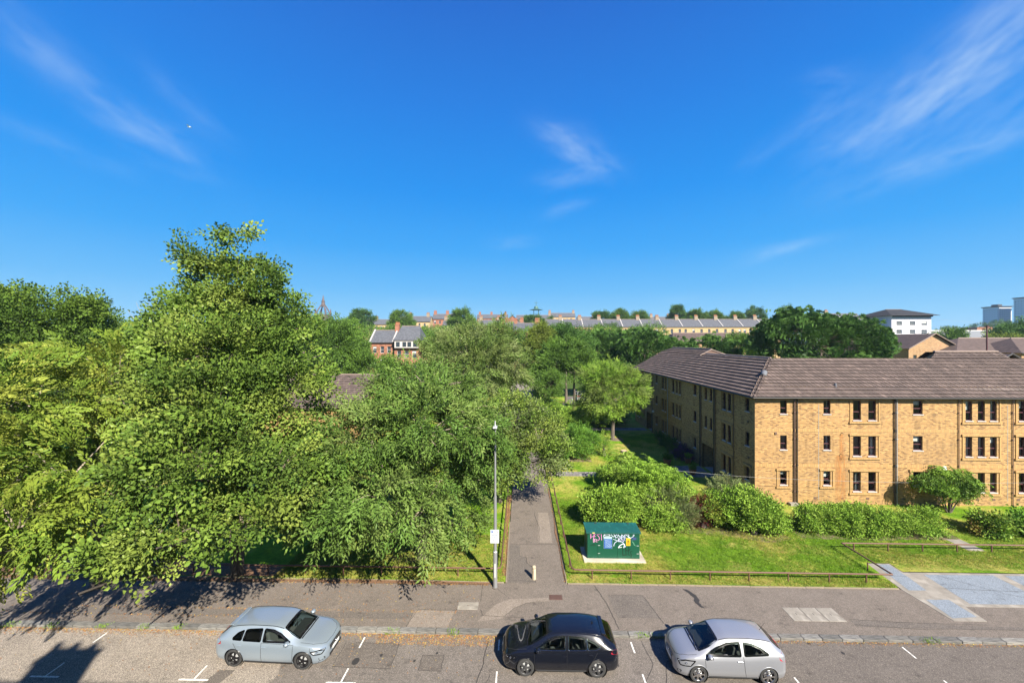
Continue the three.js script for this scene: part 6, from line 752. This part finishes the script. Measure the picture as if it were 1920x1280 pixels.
tree({ name: 'maple_tree', label: 'dark green domed tree behind the drooping tree at the far left', x: -41, d: 39, r: .35, kind: 'linden', pal: PAL.maple, seed: 702, clump: 1.5, dens: 15, droop: .15, flat: .4, size: 1.45, group: LT, lobes: [[-40.86, 13.45, 40, 5.38, 3.01, 4.4], [-44.38, 12.26, 38, 4.7, 3.68, 4.4], [-37.75, 13.64, 41, 2.65, 1.68, 3.5], [-39.04, 10.25, 37, 5.17, 2.98, 3.5]] });
tree({ name: 'linden_tree', label: 'tall pointed linden rising above all the other trees', x: -15.2, d: 26, r: .32, kind: 'linden', pal: PAL.linden, seed: 703, clump: 1.0, dens: 21, droop: .22, flat: .45, size: 1.15, group: LT, twigStep: 2, lobes: [[-15.37, 18.0, 26, 0.62, 0.78, 0.55], [-14.71, 16.59, 26, 0.89, 0.84, 0.81], [-17.06, 16.31, 26, 0.89, 0.67, 0.81], [-18.01, 15.01, 26, 0.89, 0.73, 0.81], [-15.57, 15.23, 26, 1.62, 1.01, 1.46], [-13.42, 15.08, 26, 0.78, 0.78, 0.7], [-16.0, 13.76, 26, 2.4, 1.01, 2.16], [-12.28, 13.39, 26, 0.84, 0.89, 0.75], [-14.24, 12.01, 24, 2.84, 1.34, 2.8], [-11.62, 11.84, 26, 0.95, 1.01, 0.86], [-18.65, 12.96, 25.5, 1.1, 0.93, 0.99], [-13.9, 9.52, 22, 2.96, 2.08, 3], [-11.61, 9.59, 23.5, 1.92, 2.02, 1.73], [-12.64, 7.51, 19.5, 2.47, 1.72, 2.4], [-10.68, 6.92, 21, 1.94, 1.76, 1.75], [-12.53, 5.8, 17.8, 1.95, 0.96, 1.6], [-10.97, 5.4, 19.2, 1.65, 0.95, 1.5], [-13.69, 4.96, 16.8, 0.87, 0.51, 0.9]] });
tree({ name: 'cherry_tree', label: 'wide spreading tree with hanging narrow leaves beside the lamp post', x: -5.7, d: 28.2, r: .26, kind: 'cherry', pal: PAL.cherry, seed: 704, clump: 1.05, dens: 19, droop: .5, flat: .42, size: 1.25, twigMat: M.twigPale, twigStep: 2, group: LT, lobes: [[-5.05, 7.91, 26, 3.49, 2.1, 3.4], [-7.82, 7.36, 24.5, 2.77, 1.9, 2.49], [-3.07, 6.42, 30, 2.32, 2.42, 2.4], [-9.63, 6.94, 24, 1.5, 1.5, 1.35], [-6.59, 5.43, 23, 2.84, 1.63, 2.8], [-4.46, 4.1, 28.5, 2.45, 2.15, 2.2], [-8.09, 4.84, 22.5, 1.65, 1.26, 1.48], [-5.34, 4.08, 23, 1.53, 1.04, 1.38], [-5.54, 9.48, 28.5, 2.91, 1.29, 2.62], [-10.45, 5.77, 23.5, 1.06, 1.52, 0.96], [-3.84, 2.11, 28.5, 1.16, 1.1, 1]] });
tree({ name: 'whitebeam_tree', label: 'grey green round leaved tree overhanging the left side of the footpath', x: -1.7, d: 38.2, r: .18, kind: 'round', pal: [...PAL.linden.slice(0, 3), PAL.silver[1]], seed: 705, clump: .95, dens: 20, droop: .15, size: 1.4, group: LT, lobes: [[.48, 3.75, 37, 2.6, 2.0, 2.7], [-.82, 5.86, 38, 2.2, 2.2, 2.7], [1.21, 5.15, 37.5, 1.7, 1.6, 2.0], [-1.39, 3.2, 37, 1.6, 1.6, 2.2]] });
tree({ name: 'feathery_tree', label: 'pale feathery tree behind the cherry with twiggy top', x: -5.4, d: 46.5, r: .24, kind: 'cherry', pal: PAL.feather, seed: 706, clump: 1.25, dens: 15, droop: .3, size: 1.4, twigMat: M.twigPale, twigStep: 2, group: LT, lobes: [[-4.96, 9.67, 46, 3.96, 2.87, 4], [-1.77, 9.62, 47, 2.43, 2.63, 2.18], [-7.59, 8.98, 44, 1.89, 1.7, 1.7], [-5.59, 11.78, 48, 1.75, 1.45, 1.58], [-3.12, 11.86, 50, 2.47, 1.83, 2.23]] });
tree({ name: 'maple_tree', label: 'dense mid green tree left of the timbered red building', x: -33, d: 81, r: .3, kind: 'linden', pal: PAL.green, seed: 707, clump: 1.5, dens: 11, droop: .1, size: 1.8, group: MT, lobes: [[-31.91, 11.53, 80, 5.16, 3.96, 5], [-36.9, 12.4, 80, 4.3, 3.78, 5], [-29.56, 10.13, 84, 2.53, 2.71, 3], [-31.68, 14.08, 86, 3.14, 1.48, 3], [-24.67, 8.07, 80, 3.1, 1.89, 2.5], [-21.19, 7.38, 80, 2.58, 1.55, 2.5]] });
tree({ name: 'maple_tree', label: 'leafy tree right of the timbered red building', x: -13, d: 76, r: .25, kind: 'linden', pal: PAL.feather, seed: 708, clump: 1.4, dens: 11, droop: .15, size: 1.7, group: MT, lobes: [[-12.2, 11.2, 75, 2.2, 2.2, 2.6], [-10.2, 12.6, 78, 2.2, 1.7, 2.4], [-8.6, 11.4, 76, 2.4, 2.4, 3]] });
tree({ name: 'hornbeam_tree', label: 'upright oval yellow green tree in front of the sandstone terrace', x: 3.37, d: 95, r: .2, kind: 'round', pal: PAL.oval, seed: 709, clump: 1.1, dens: 16, droop: .1, size: 1.8, group: MT, lobes: [[3.37, 10.6, 95, 2.5, 4.2, 2.5], [3.37, 14.1, 95, 1.5, 1.7, 1.6]] });
tree({ name: 'maple_tree', label: 'dark tree just right of the oval yellow green tree', x: 9, d: 101, r: .3, kind: 'linden', pal: PAL.dark, seed: 710, clump: 1.4, dens: 11, size: 1.9, group: MT, lobes: [[8.8, 12.0, 100, 3.7, 3.6, 3.8], [11.48, 10.5, 102, 2.7, 2.7, 3]] });
tree({ name: 'maple_tree', label: 'full green tree with a pale trunk beyond the walker', x: 9.2, d: 87.5, r: .3, kind: 'linden', pal: PAL.green, seed: 711, clump: 1.3, dens: 13, size: 1.7, group: MT, lobes: [[6.4, 8.2, 88, 4.2, 3.3, 4], [9.9, 7.4, 87, 3.4, 2.9, 3.4], [8.69, 10.2, 90, 3.2, 2.3, 3]] });
tree({ name: 'young_maple_tree', label: 'small light green tree beside the far end of the footpath', x: 4, d: 81, r: .14, kind: 'round', pal: PAL.green, seed: 712, clump: 1, dens: 17, size: 1.6, group: MT, lobes: [[4.35, 5.1, 80.5, 2.2, 2.5, 2.2], [3.3, 3.9, 82, 1.5, 1.7, 1.7]] });
tree({ name: 'chestnut_tree', label: 'dark chestnut left of the wing roof, nearer the oval tree', x: 18.5, d: 108, r: .4, kind: 'chestnut', pal: PAL.dark, seed: 713, clump: 1.8, dens: 9, droop: .1, size: 1.7, group: MT, lobes: [[17.12, 10.09, 108, 6.04, 3.48, 5]] });
tree({ name: 'chestnut_tree', label: 'dark chestnut standing directly behind the far end of the wing', x: 25.6, d: 104, r: .4, kind: 'chestnut', pal: PAL.dark, seed: 714, clump: 1.8, dens: 9, droop: .1, size: 1.7, group: MT, lobes: [[26.13, 9.73, 104, 6.93, 4.03, 6], [23.81, 11.27, 106, 4.1, 2.51, 4]] });
tree({ name: 'chestnut_tree', label: 'round dark chestnut above the small roof gable of the wing', x: 37.3, d: 100, r: .35, kind: 'chestnut', pal: PAL.dark, seed: 715, clump: 1.6, dens: 10, size: 1.6, group: MT, lobes: [[37.32, 10.27, 100, 4.52, 2.8, 4.4]] });
tree({ name: 'maple_tree', label: 'small mid green tree between the round chestnut and the largest one', x: 46, d: 108, r: .25, kind: 'linden', pal: PAL.green, seed: 716, clump: 1.3, dens: 11, size: 1.8, group: MT, lobes: [[46.2, 10.2, 108, 3.2, 3.1, 3.2]] });
tree({ name: 'chestnut_tree', label: 'largest dark dome shaped chestnut behind the corner of the flats', x: 51, d: 86, r: .5, kind: 'chestnut', pal: PAL.dark, seed: 717, clump: 1.5, dens: 13, droop: .1, size: 1.4, flat: .75, tight: .6, group: MT, lobes: [[50.02, 12.22, 86, 9.99, 4.25, 8], [47.94, 14.41, 86, 6.1, 2.4, 5], [57.63, 11.65, 88, 4.54, 3.41, 4]] });
tree({ name: 'ornamental_tree', label: 'young leafy tree with a bare straight trunk on the lawn by the wing', x: 11.45, d: 62.9, r: .26, kind: 'cherry', pal: [...PAL.bright, PAL.feather[0]], seed: 718, clump: 1.0, dens: 20, droop: .3, size: 1.35, group: MT, twigStep: 2, lobes: [[11.47, 5.5, 63, 3.6, 2.8, 3.5], [10.12, 7.1, 63, 2.4, 2.1, 2.6], [13.37, 6.05, 62.5, 2.2, 2.6, 2.4], [11.9, 8.3, 63.5, 2.2, 1.3, 2.1], [9.0, 4.6, 63, 1.7, 1.6, 1.9]] });
tree({ name: 'maple_tree', label: 'low round green tree among the brown roofs on the right', x: 125.9, d: 150, r: .25, kind: 'linden', pal: PAL.green, seed: 719, clump: 1.6, dens: 8, size: 2.4, group: MT, lobes: [[125.85, 12.6, 150, 3.2, 3.2, 3.2]] });
tree({ name: 'maple_tree', label: 'dark tree at the right edge above the brown roofs', x: 164.2, d: 170, r: .35, kind: 'linden', pal: PAL.dark, seed: 720, clump: 1.8, dens: 7, size: 2.8, group: MT, lobes: [[165, 13.6, 170, 7, 4.6, 6]] });
tree({ name: 'maple_tree', label: 'yellow green tree at the right edge below the dark one', x: 113.5, d: 120, r: .3, kind: 'linden', pal: PAL.oval, seed: 721, clump: 1.6, dens: 8, size: 2.3, group: MT, lobes: [[114.8, 10.0, 120, 5.6, 3.4, 4.5]] });
const skyT = [['left of the timbered red building, farthest left', -84.4, 24.9, 260, 6, 4.2], ['above the timbered red building', -59.1, 22.6, 240, 5.2, 5], ['tall and bushy before the red tenements', -29, 23.4, 240, 5.2, 5.2], ['left of three round ones above the terrace', 47.6, 26.2, 300, 5, 4.8], ['middle of three round ones above the terrace', 59.4, 27, 300, 5.6, 5.2], ['right of three round ones above the terrace', 70.6, 26.4, 300, 5, 4.2], ['narrow pointed above the middle of the terrace', 93.5, 27.6, 300, 4, 6.8], ['wide, next right of the narrow pointed one', 103, 27, 300, 6, 4.4], ['low and long above the terrace chimneys', 113, 26.4, 300, 6.4, 4.2], ['two headed above the right end of the terrace', 138.9, 27.6, 300, 5, 6.4], ['low, left of the two headed one', 127, 25.6, 300, 5.6, 3.6], ['thin topped just left of the largest chestnut', 153.5, 27.2, 290, 4.8, 5.6], ['round, below the green cupola', 6, 22.9, 280, 6.4, 4.2], ['dark and small right of the green cupola', 15, 22.9, 280, 4, 3.6]];
skyT.forEach(([where, x, y, d, rx, ry], k) => tree({ name: 'skyline_tree', label: `distant tree on the skyline, ${where}`, x, d, y0: hill(x, d) - .2, r: .35, kind: 'linden', pal: k % 3 ? PAL.green : PAL.dark, seed: 730 + k, clump: 2, dens: 5.5, size: 3.1, twigs: 0, group: ST, lobes: [[x, y, d, rx * .8, ry * .8, rx * .8], [x + rx * .45, y - ry * .3, d, rx * .6, ry * .6, rx * .6], [x - rx * .5, y - ry * .4, d + 1, rx * .55, ry * .6, rx * .6]] }));
{ // woods that read as one mass
  const wood = (name, label, n, place, pal, seed, sz) => { const R = rng(seed), list = []; for (let k = 0; k < n; k++) { const [x, y, d0, r] = place(R), d = d0 * K; const pk = k; for (let j = 0; j < 150; j++) { const v = V(R() * 2 - 1, R() * 1.6 - .6, R() * 2 - 1).normalize(), q = .75 + .3 * R(); list.push([V(x + v.x * r * q, y + v.y * r * q, -d + v.z * r * q), v.add(V(0, .2, 0)).normalize(), R() * 6, sz * (.8 + .5 * R()), tint(pal, R, pk)]); } } tag(cloud(scene, numbered(name), 'linden', list), label, 'wood'); };
  wood('hill_wood', 'far wooded hill below the tower blocks', 90, (R) => { const x = 380 + R() * 420, d = 470 + R() * 120; return [x, 8 + 22 * smooth(380, 560, x) * (.55 + .45 * R()) - 6 * R(), d, 7 + R() * 4]; }, PAL.dark, 741, 5.5);
  wood('street_wood', 'green belt of trees along the foot of the hill', 150, (R) => { const x = -190 + R() * 250, d = 175 + R() * 50; return [x, 5 + hill(x, d) + R() * 5, d, 4.5 + R() * 2.5]; }, PAL.green, 742, 3.4);
  wood('left_wood', 'deep green wood far left behind the lawn trees', 70, (R) => { const x = -120 + R() * 78, d = 80 + R() * 60; return [x, 7 + R() * 4, d, 4 + R() * 2]; }, PAL.maple, 743, 2.6);
}
{ // bare dead shoots above the gap between the left trees
  const t = thing('dead_branch', 'bare dead twigs sticking into the sky left of the pointed linden', 'branches', -23.2, 0, -30.6), R = rng(77); put(t, 'stem', taper([V(.4, -.1, 0), V(.3, 5, 0), V(0, 11, 0), V(.1, 12.6, 0)], [.12, .09, .05, .03], 6), M.twigPale);
  for (const [x, y] of [[-2.2, 14.4], [-1.2, 14.9], [.3, 15.6], [1.0, 15.2], [-.6, 14.0], [1.5, 14.6], [-.2, 15.0]]) put(t, 'twig', taper([V(.1, 12.2, 0), V(x * .45, lerp(12.2, y, .5) + .1, (R() - .5) * .6), V(x, y, (R() - .5))], [.03, .016, .006], 5), M.twigPale);
}
// ---------------------------------------------------------------- shrubs and hedges
const shrub = (o) => tree({ cat: 'shrub', r: 0, floor: .1, low: -.2, kind: 'shrub', clump: .5, dens: 52, size: 1.35, droop: .1, fill: .4, tight: .65, flat: .8, twigs: 1, twigStep: 5, ...o });
shrub({ name: 'round_bush', label: 'rounded bright green bush directly behind the graffitied cabinet', x: 5.9, d: 33.4, pal: PAL.bright, seed: 801, kind: 'round', size: 1.1, dens: 52, lobes: [[5.95, 1.15, 33.6, 1.55, 1.15, 1.2], [5.3, .95, 33.7, .95, .9, .9], [6.7, .95, 33.5, .95, .9, .9]] });
shrub({ name: 'sumac_bush', label: 'large feathery sumac bush in the middle of the planting bed', x: 9.4, d: 36, pal: PAL.bright, seed: 802, kind: 'sumac', size: 1.15, clump: .8, dens: 20, flat: .5, lobes: [[9.6, 1.75, 36.5, 2.0, 1.25, 1.5], [8.5, 1.75, 37.5, 1.3, 1.1, 1.2], [10.9, 1.35, 36, 1.2, .95, 1.1]] });
shrub({ name: 'sumac_bush', label: 'sumac bush with a few orange leaves nearest the slab path', x: 8.0, d: 42, pal: [...PAL.bright, ...PAL.bright, [.16, .17, .02]], seed: 803, kind: 'sumac', size: 1.15, clump: .8, dens: 18, lobes: [[8.3, 1.35, 42, 1.3, 1.0, 1.2], [7.3, 1.0, 42.4, .8, .8, .9], [9.4, 1.6, 41.4, .9, .9, .9]] });
shrub({ name: 'low_bush', label: 'low bright green bush at the front left of the planting bed', x: 9.3, d: 33.1, pal: PAL.bright, seed: 804, lobes: [[9.3, .55, 33.1, 1.1, .75, .8]] }); shrub({ name: 'low_bush', label: 'grey green fine leaved bush at the front of the planting bed', x: 10.6, d: 33.2, pal: PAL.silver, seed: 805, kind: 'fine', size: 1.3, lobes: [[10.6, .75, 33.2, .95, .85, .8], [10.3, 1.2, 34.3, 1.1, .9, .9]] });
shrub({ name: 'red_bush', label: 'dark red barberry bush between the green shrubs', x: 12.1, d: 33.4, pal: [[.13, .02, .02], [.09, .018, .02], [.17, .035, .03]], seed: 806, kind: 'fine', size: 1.1, lobes: [[12.0, .7, 33.5, .7, .7, .6], [11.7, 1.2, 33.7, .4, .4, .4]] }); shrub({ name: 'laurel_bush', label: 'glossy yellow green bush with larger leaves beside the red barberry', x: 12.9, d: 33.5, pal: [...PAL.bright, [.2, .23, .03]], seed: 807, kind: 'round', size: 1, dens: 45, lobes: [[12.9, 1.0, 33.7, .9, .95, .8]] });
shrub({ name: 'round_bush', label: 'biggest dark rounded bush before the corner of the flats', x: 14.9, d: 32.3, pal: PAL.bright, seed: 808, kind: 'round', size: 1.1, dens: 52, clump: .5, lobes: [[14.9, 1.2, 32.9, 1.6, 1.15, 1.2], [15.8, .9, 32.6, 1.05, .9, .9], [14.1, 1.2, 33.4, 1.1, 1.1, 1.0]] }); shrub({ name: 'fine_bush', label: 'loose upright fine leaved bush behind the biggest rounded bush', x: 14.6, d: 34.8, pal: PAL.silver, seed: 809, kind: 'fine', size: 1.5, lobes: [[14.6, 1.5, 34.8, 1.3, 1.2, .9]] });
shrub({ name: 'clipped_hedge', label: 'long clipped green hedge before the brick flats', x: 22.5, d: 32.7, pal: PAL.bright, seed: 810, dens: 62, size: 1.3, pow: 7, clump: .46, tight: 1, low: -.9, lobes: [[22.55, .66, 32.9, 4.3, .62, .62], [20.6, .7, 32.8, 2.4, .68, .62]] });
{ const sm = tree({ name: 'sumac_tree', label: 'flat topped multi stemmed sumac against the brick wall', cat: 'tree', x: 30.9, d: 36.8, r: .05, kind: 'sumac', pal: PAL.green.concat(PAL.bright), seed: 811, clump: .7, dens: 17, flat: .35, droop: .25, size: 1.05, lobes: [[30.6, 2.3, 36.8, 1.5, .42, 1.0], [29.6, 2.05, 36.7, .9, .38, .8], [32.1, 1.85, 36.7, .8, .35, .8], [31.3, 1.45, 36.8, .5, .3, .5]] }); for (const [x, y, z] of [[-1.3, 2.0, .1], [-.6, 2.2, -.2], [.4, 2.25, .2], [1.2, 1.85, 0], [-.1, 2.3, .3]]) put(sm, 'stem', taper([V(x * .08, -.05, z * .1), V(x * .4, y * .35, z * .4), V(x * .75, y * .7, z * .8), V(x, y, z)], [.05, .042, .032, .02], 6), M.bark); }
shrub({ name: 'young_bush', label: 'small bush with reddish tips on the lawn right of the hedge', x: 29.9, d: 32.6, pal: [...PAL.bright, ...PAL.green, [.24, .14, .04]], seed: 812, kind: 'round', lobes: [[29.9, .6, 32.7, .75, .6, .6]] }); shrub({ name: 'young_bush', label: 'small bush on the lawn cut by the right edge of the picture', x: 32.4, d: 32.9, pal: PAL.box, seed: 813, kind: 'round', lobes: [[32.5, .6, 32.9, .8, .6, .7]] });
shrub({ name: 'path_bush', label: 'dome shaped bush right of the footpath before the young tree', x: 5.9, d: 53, pal: PAL.box, seed: 814, kind: 'shrub', size: 1.5, clump: .8, dens: 36, lobes: [[5.9, 1.5, 53.2, 1.9, 1.5, 1.7], [4.6, 1.0, 52.6, 1.2, 1.0, 1.2]] }); shrub({ name: 'path_bush', label: 'bright dome bush by the upper slab path', x: 5.7, d: 64, pal: PAL.bright, seed: 815, size: 1.7, clump: .9, dens: 28, lobes: [[5.7, 1.4, 64, 2.0, 1.5, 1.8], [7.4, 1.0, 64.6, 1.2, 1.0, 1.2]] }); shrub({ name: 'clipped_hedge', label: 'rounded bright hedge where the footpath meets the side road', x: 4.9, d: 80, pal: PAL.bright, seed: 816, pow: 4, size: 1.6, clump: .8, dens: 30, lobes: [[4.6, .9, 79, 2.2, 1.1, 3.4]] }); shrub({ name: 'path_bush', label: 'yellowish bush patch beside the walker', x: 9.2, d: 82, pal: [...PAL.bright, [.22, .22, .04]], seed: 817, size: 1.6, clump: .9, dens: 24, lobes: [[9.4, .5, 82, 2.4, .7, 2.2]] }); shrub({ name: 'path_bush', label: 'dark bush under the young tree by the slab path', x: 9.3, d: 72.5, pal: PAL.dark, seed: 818, size: 1.7, clump: .9, dens: 28, lobes: [[9.6, 1.1, 72.8, 2.3, 1.3, 1.6], [13, 1.0, 74, 2.2, 1.2, 1.5]] });
shrub({ name: 'wall_shrub', label: 'low planting along the foot of the wing wall', x: 17, d: 55, pal: PAL.dark, seed: 819, size: 1.2, clump: .6, dens: 40, lobes: [[17.1, .4, 54, .7, .5, 1.6], [17.2, .45, 57.5, .6, .6, 1.8], [17.3, .3, 62, .5, .4, 2.2]] }); shrub({ name: 'wall_shrub', label: 'purple flowering shrub beside the flats entrance', x: 16.9, d: 52.2, pal: [[.12, .06, .16], [.05, .09, .03], [.09, .05, .12]], seed: 820, size: 1.1, lobes: [[16.9, .6, 52.2, .7, .65, .8]] }); shrub({ name: 'path_bush', label: 'spindly young shrub on the lawn before the young tree', x: 8.9, d: 54, pal: PAL.bright, seed: 821, size: 1.2, dens: 26, lobes: [[8.9, 1.1, 54, .6, 1.0, .6]] });
{ // grass and fallen leaves
  const R = rng(901), lawn = [], dry = (x, d) => clamp((pf(((x / 26) % 1 + 1) % 1, ((-d / 26) % 1 + 1) % 1, 7, 101, 3) - .5) * 4);
  const sow = (n, f) => { for (let k = 0; k < n; k++) { const [x, d] = f(); lawn.push([V(x, .03, -d * K), V((R() - .5) * .5, 1, (R() - .5) * .5).normalize(), R() * 6, .8 + R() * .7, tint(R() < Math.max(dry(x, d), d < 26.3 ? .65 : 0, x < 0 ? .55 : 0, x > 20.6 && d < 29.4 ? .6 : 0) ? [PAL.grass[2], PAL.grass[3]] : [PAL.grass[0], PAL.grass[1]], R, k)]); } };
  sow(34000, () => [2.4 + R() * 16.5, 25.5 + R() * 14]); sow(16000, () => [19 + R() * 22, 27.5 + 2.2 * R() + 8 * R() * R()]); sow(17000, () => [-13 + R() * 12, 25.55 + R() * 6]); sow(9000, () => [3 + R() * 14.5, 39 + R() * 22]);
  const clear = lawn.filter(([p0]) => { const p = { x: p0.x, z: p0.z / K }; return !(p.x > 17.75 && -p.z > 38.2) && !(Math.abs(p.x - 5.2) < 1.75 && Math.abs(-p.z - 28.85) < 1.05) && !(p.x > 26.3 && p.x < 27.6 && -p.z > 30 && -p.z < 31.9) && !(-p.z > 45.6 && -p.z < 47.6) && !(p.x > 14.8 && -p.z > 45.6 && -p.z < 50.3) && !(p.x < 20.6 && p.x > 18.9 && -p.z < 28.4); });
  tag(cloud(scene, 'grass', 'grass', clear), 'short mown lawn grass in front of the flats and under the trees', 'grass');
  const leafG = new GB(); addLeaf(leafG, V(0, 0, 0), V(0, 0, 1), V(1, 0, 0), .06, .04, .15); sprigs.fallen = leafG.geo(); const fall = [], P2 = [[.3, .13, .045], [.22, .095, .035], [.36, .2, .08], [.15, .065, .03], [.36, .28, .06]], drop = (n, f, y) => { for (let k = 0; k < n; k++) { const [x, d] = f(); fall.push([V(x, y + .012, -d * K), V((R() - .5) * .7, 1, (R() - .5) * .7).normalize(), R() * 6.28, .55 + R() * .8, tint(P2, R, k)]); } };
  drop(3600, () => [-24 + R() * 25, 21.07 - R() * R() * .55], RY); drop(1100, () => { const c = -3.6 + (R() - .5) * 5; return [c, 21.05 - R() * .75]; }, RY); drop(900, () => [8.6 + R() * 15, 21.07 - R() * R() * .3], RY); drop(1900, () => [-30 + R() * 28.5, 25.15 + R() * R() * .45], .01); drop(700, () => [-24 + R() * 22, 21.5 + R() * 3.7], .006); drop(260, () => [-24 + R() * 24, 18.2 + R() * 2.6], RY + .006); drop(900, () => [-.9 - R() * .18, 26.3 + R() * 13], .04); drop(380, () => [-22 + R() * 19, 22.62 + (R() - .5) * .16], .008); drop(220, () => [-24 + R() * 15, 22.0 + (R() - .5) * .12], .008); drop(420, () => [2.2 + R() * .14, 25.6 + R() * 16], .01);
  tag(cloud(scene, 'fallen_leaves', 'fallen', fall, std(0xffffff, .9, { side: THREE.DoubleSide })), 'brown fallen leaves lying in the gutter and on the pavement', 'leaves');
  const weeds = [], tuft = (x, d, n, s) => { for (let k = 0; k < n; k++) weeds.push([V(x + (R() - .5) * s, RY * .5, -d * K + (R() - .5) * .08), V((R() - .5), 1, (R() - .5)).normalize(), R() * 6, 1 + R(), tint(PAL.bright, R, k)]); }; for (const x of [-20.6, -18.3, -16.4, -14.9, -22.4, -5.6, -2.9, 5.1, 5.7, 16.9, -12.1]) tuft(x, 21.1, 16, .35 + R() * .4); tag(cloud(scene, 'kerb_weeds', 'grass', weeds), 'small green weeds growing along the kerb joint', 'weeds');
}
{ const b = thing('gull', 'tiny white bird gliding high in the left part of the sky', 'bird', -63, 53, -92), m = std(C(.8, .8, .8), .7); const s = new THREE.SphereGeometry(.12, 12, 8); s.scale(2.4, .9, .9); put(b, 'body', s, m); for (const z of [-1, 1]) put(b, 'wing', new GB().quad([.12, .05, z * .08], [-.14, .05, z * .08], [-.1, .2, z * .42], [.1, .2, z * .42]).tri([.1, .2, z * .42], [-.1, .2, z * .42], [-.16, .1, z * .75]).geo(), std(C(.75, .76, .78), .7, { side: THREE.DoubleSide })); put(b, 'tail', new GB().tri([-.22, .02, 0], [-.46, .02, .1], [-.46, .02, -.1]).geo(), m); }
console.log('leaf sprigs', leafTotal);
scene.fog = new THREE.FogExp2(0xc4d8ee, 0.00015); // thin summer haze over the far roofs and towers
renderer.render(scene, camera);
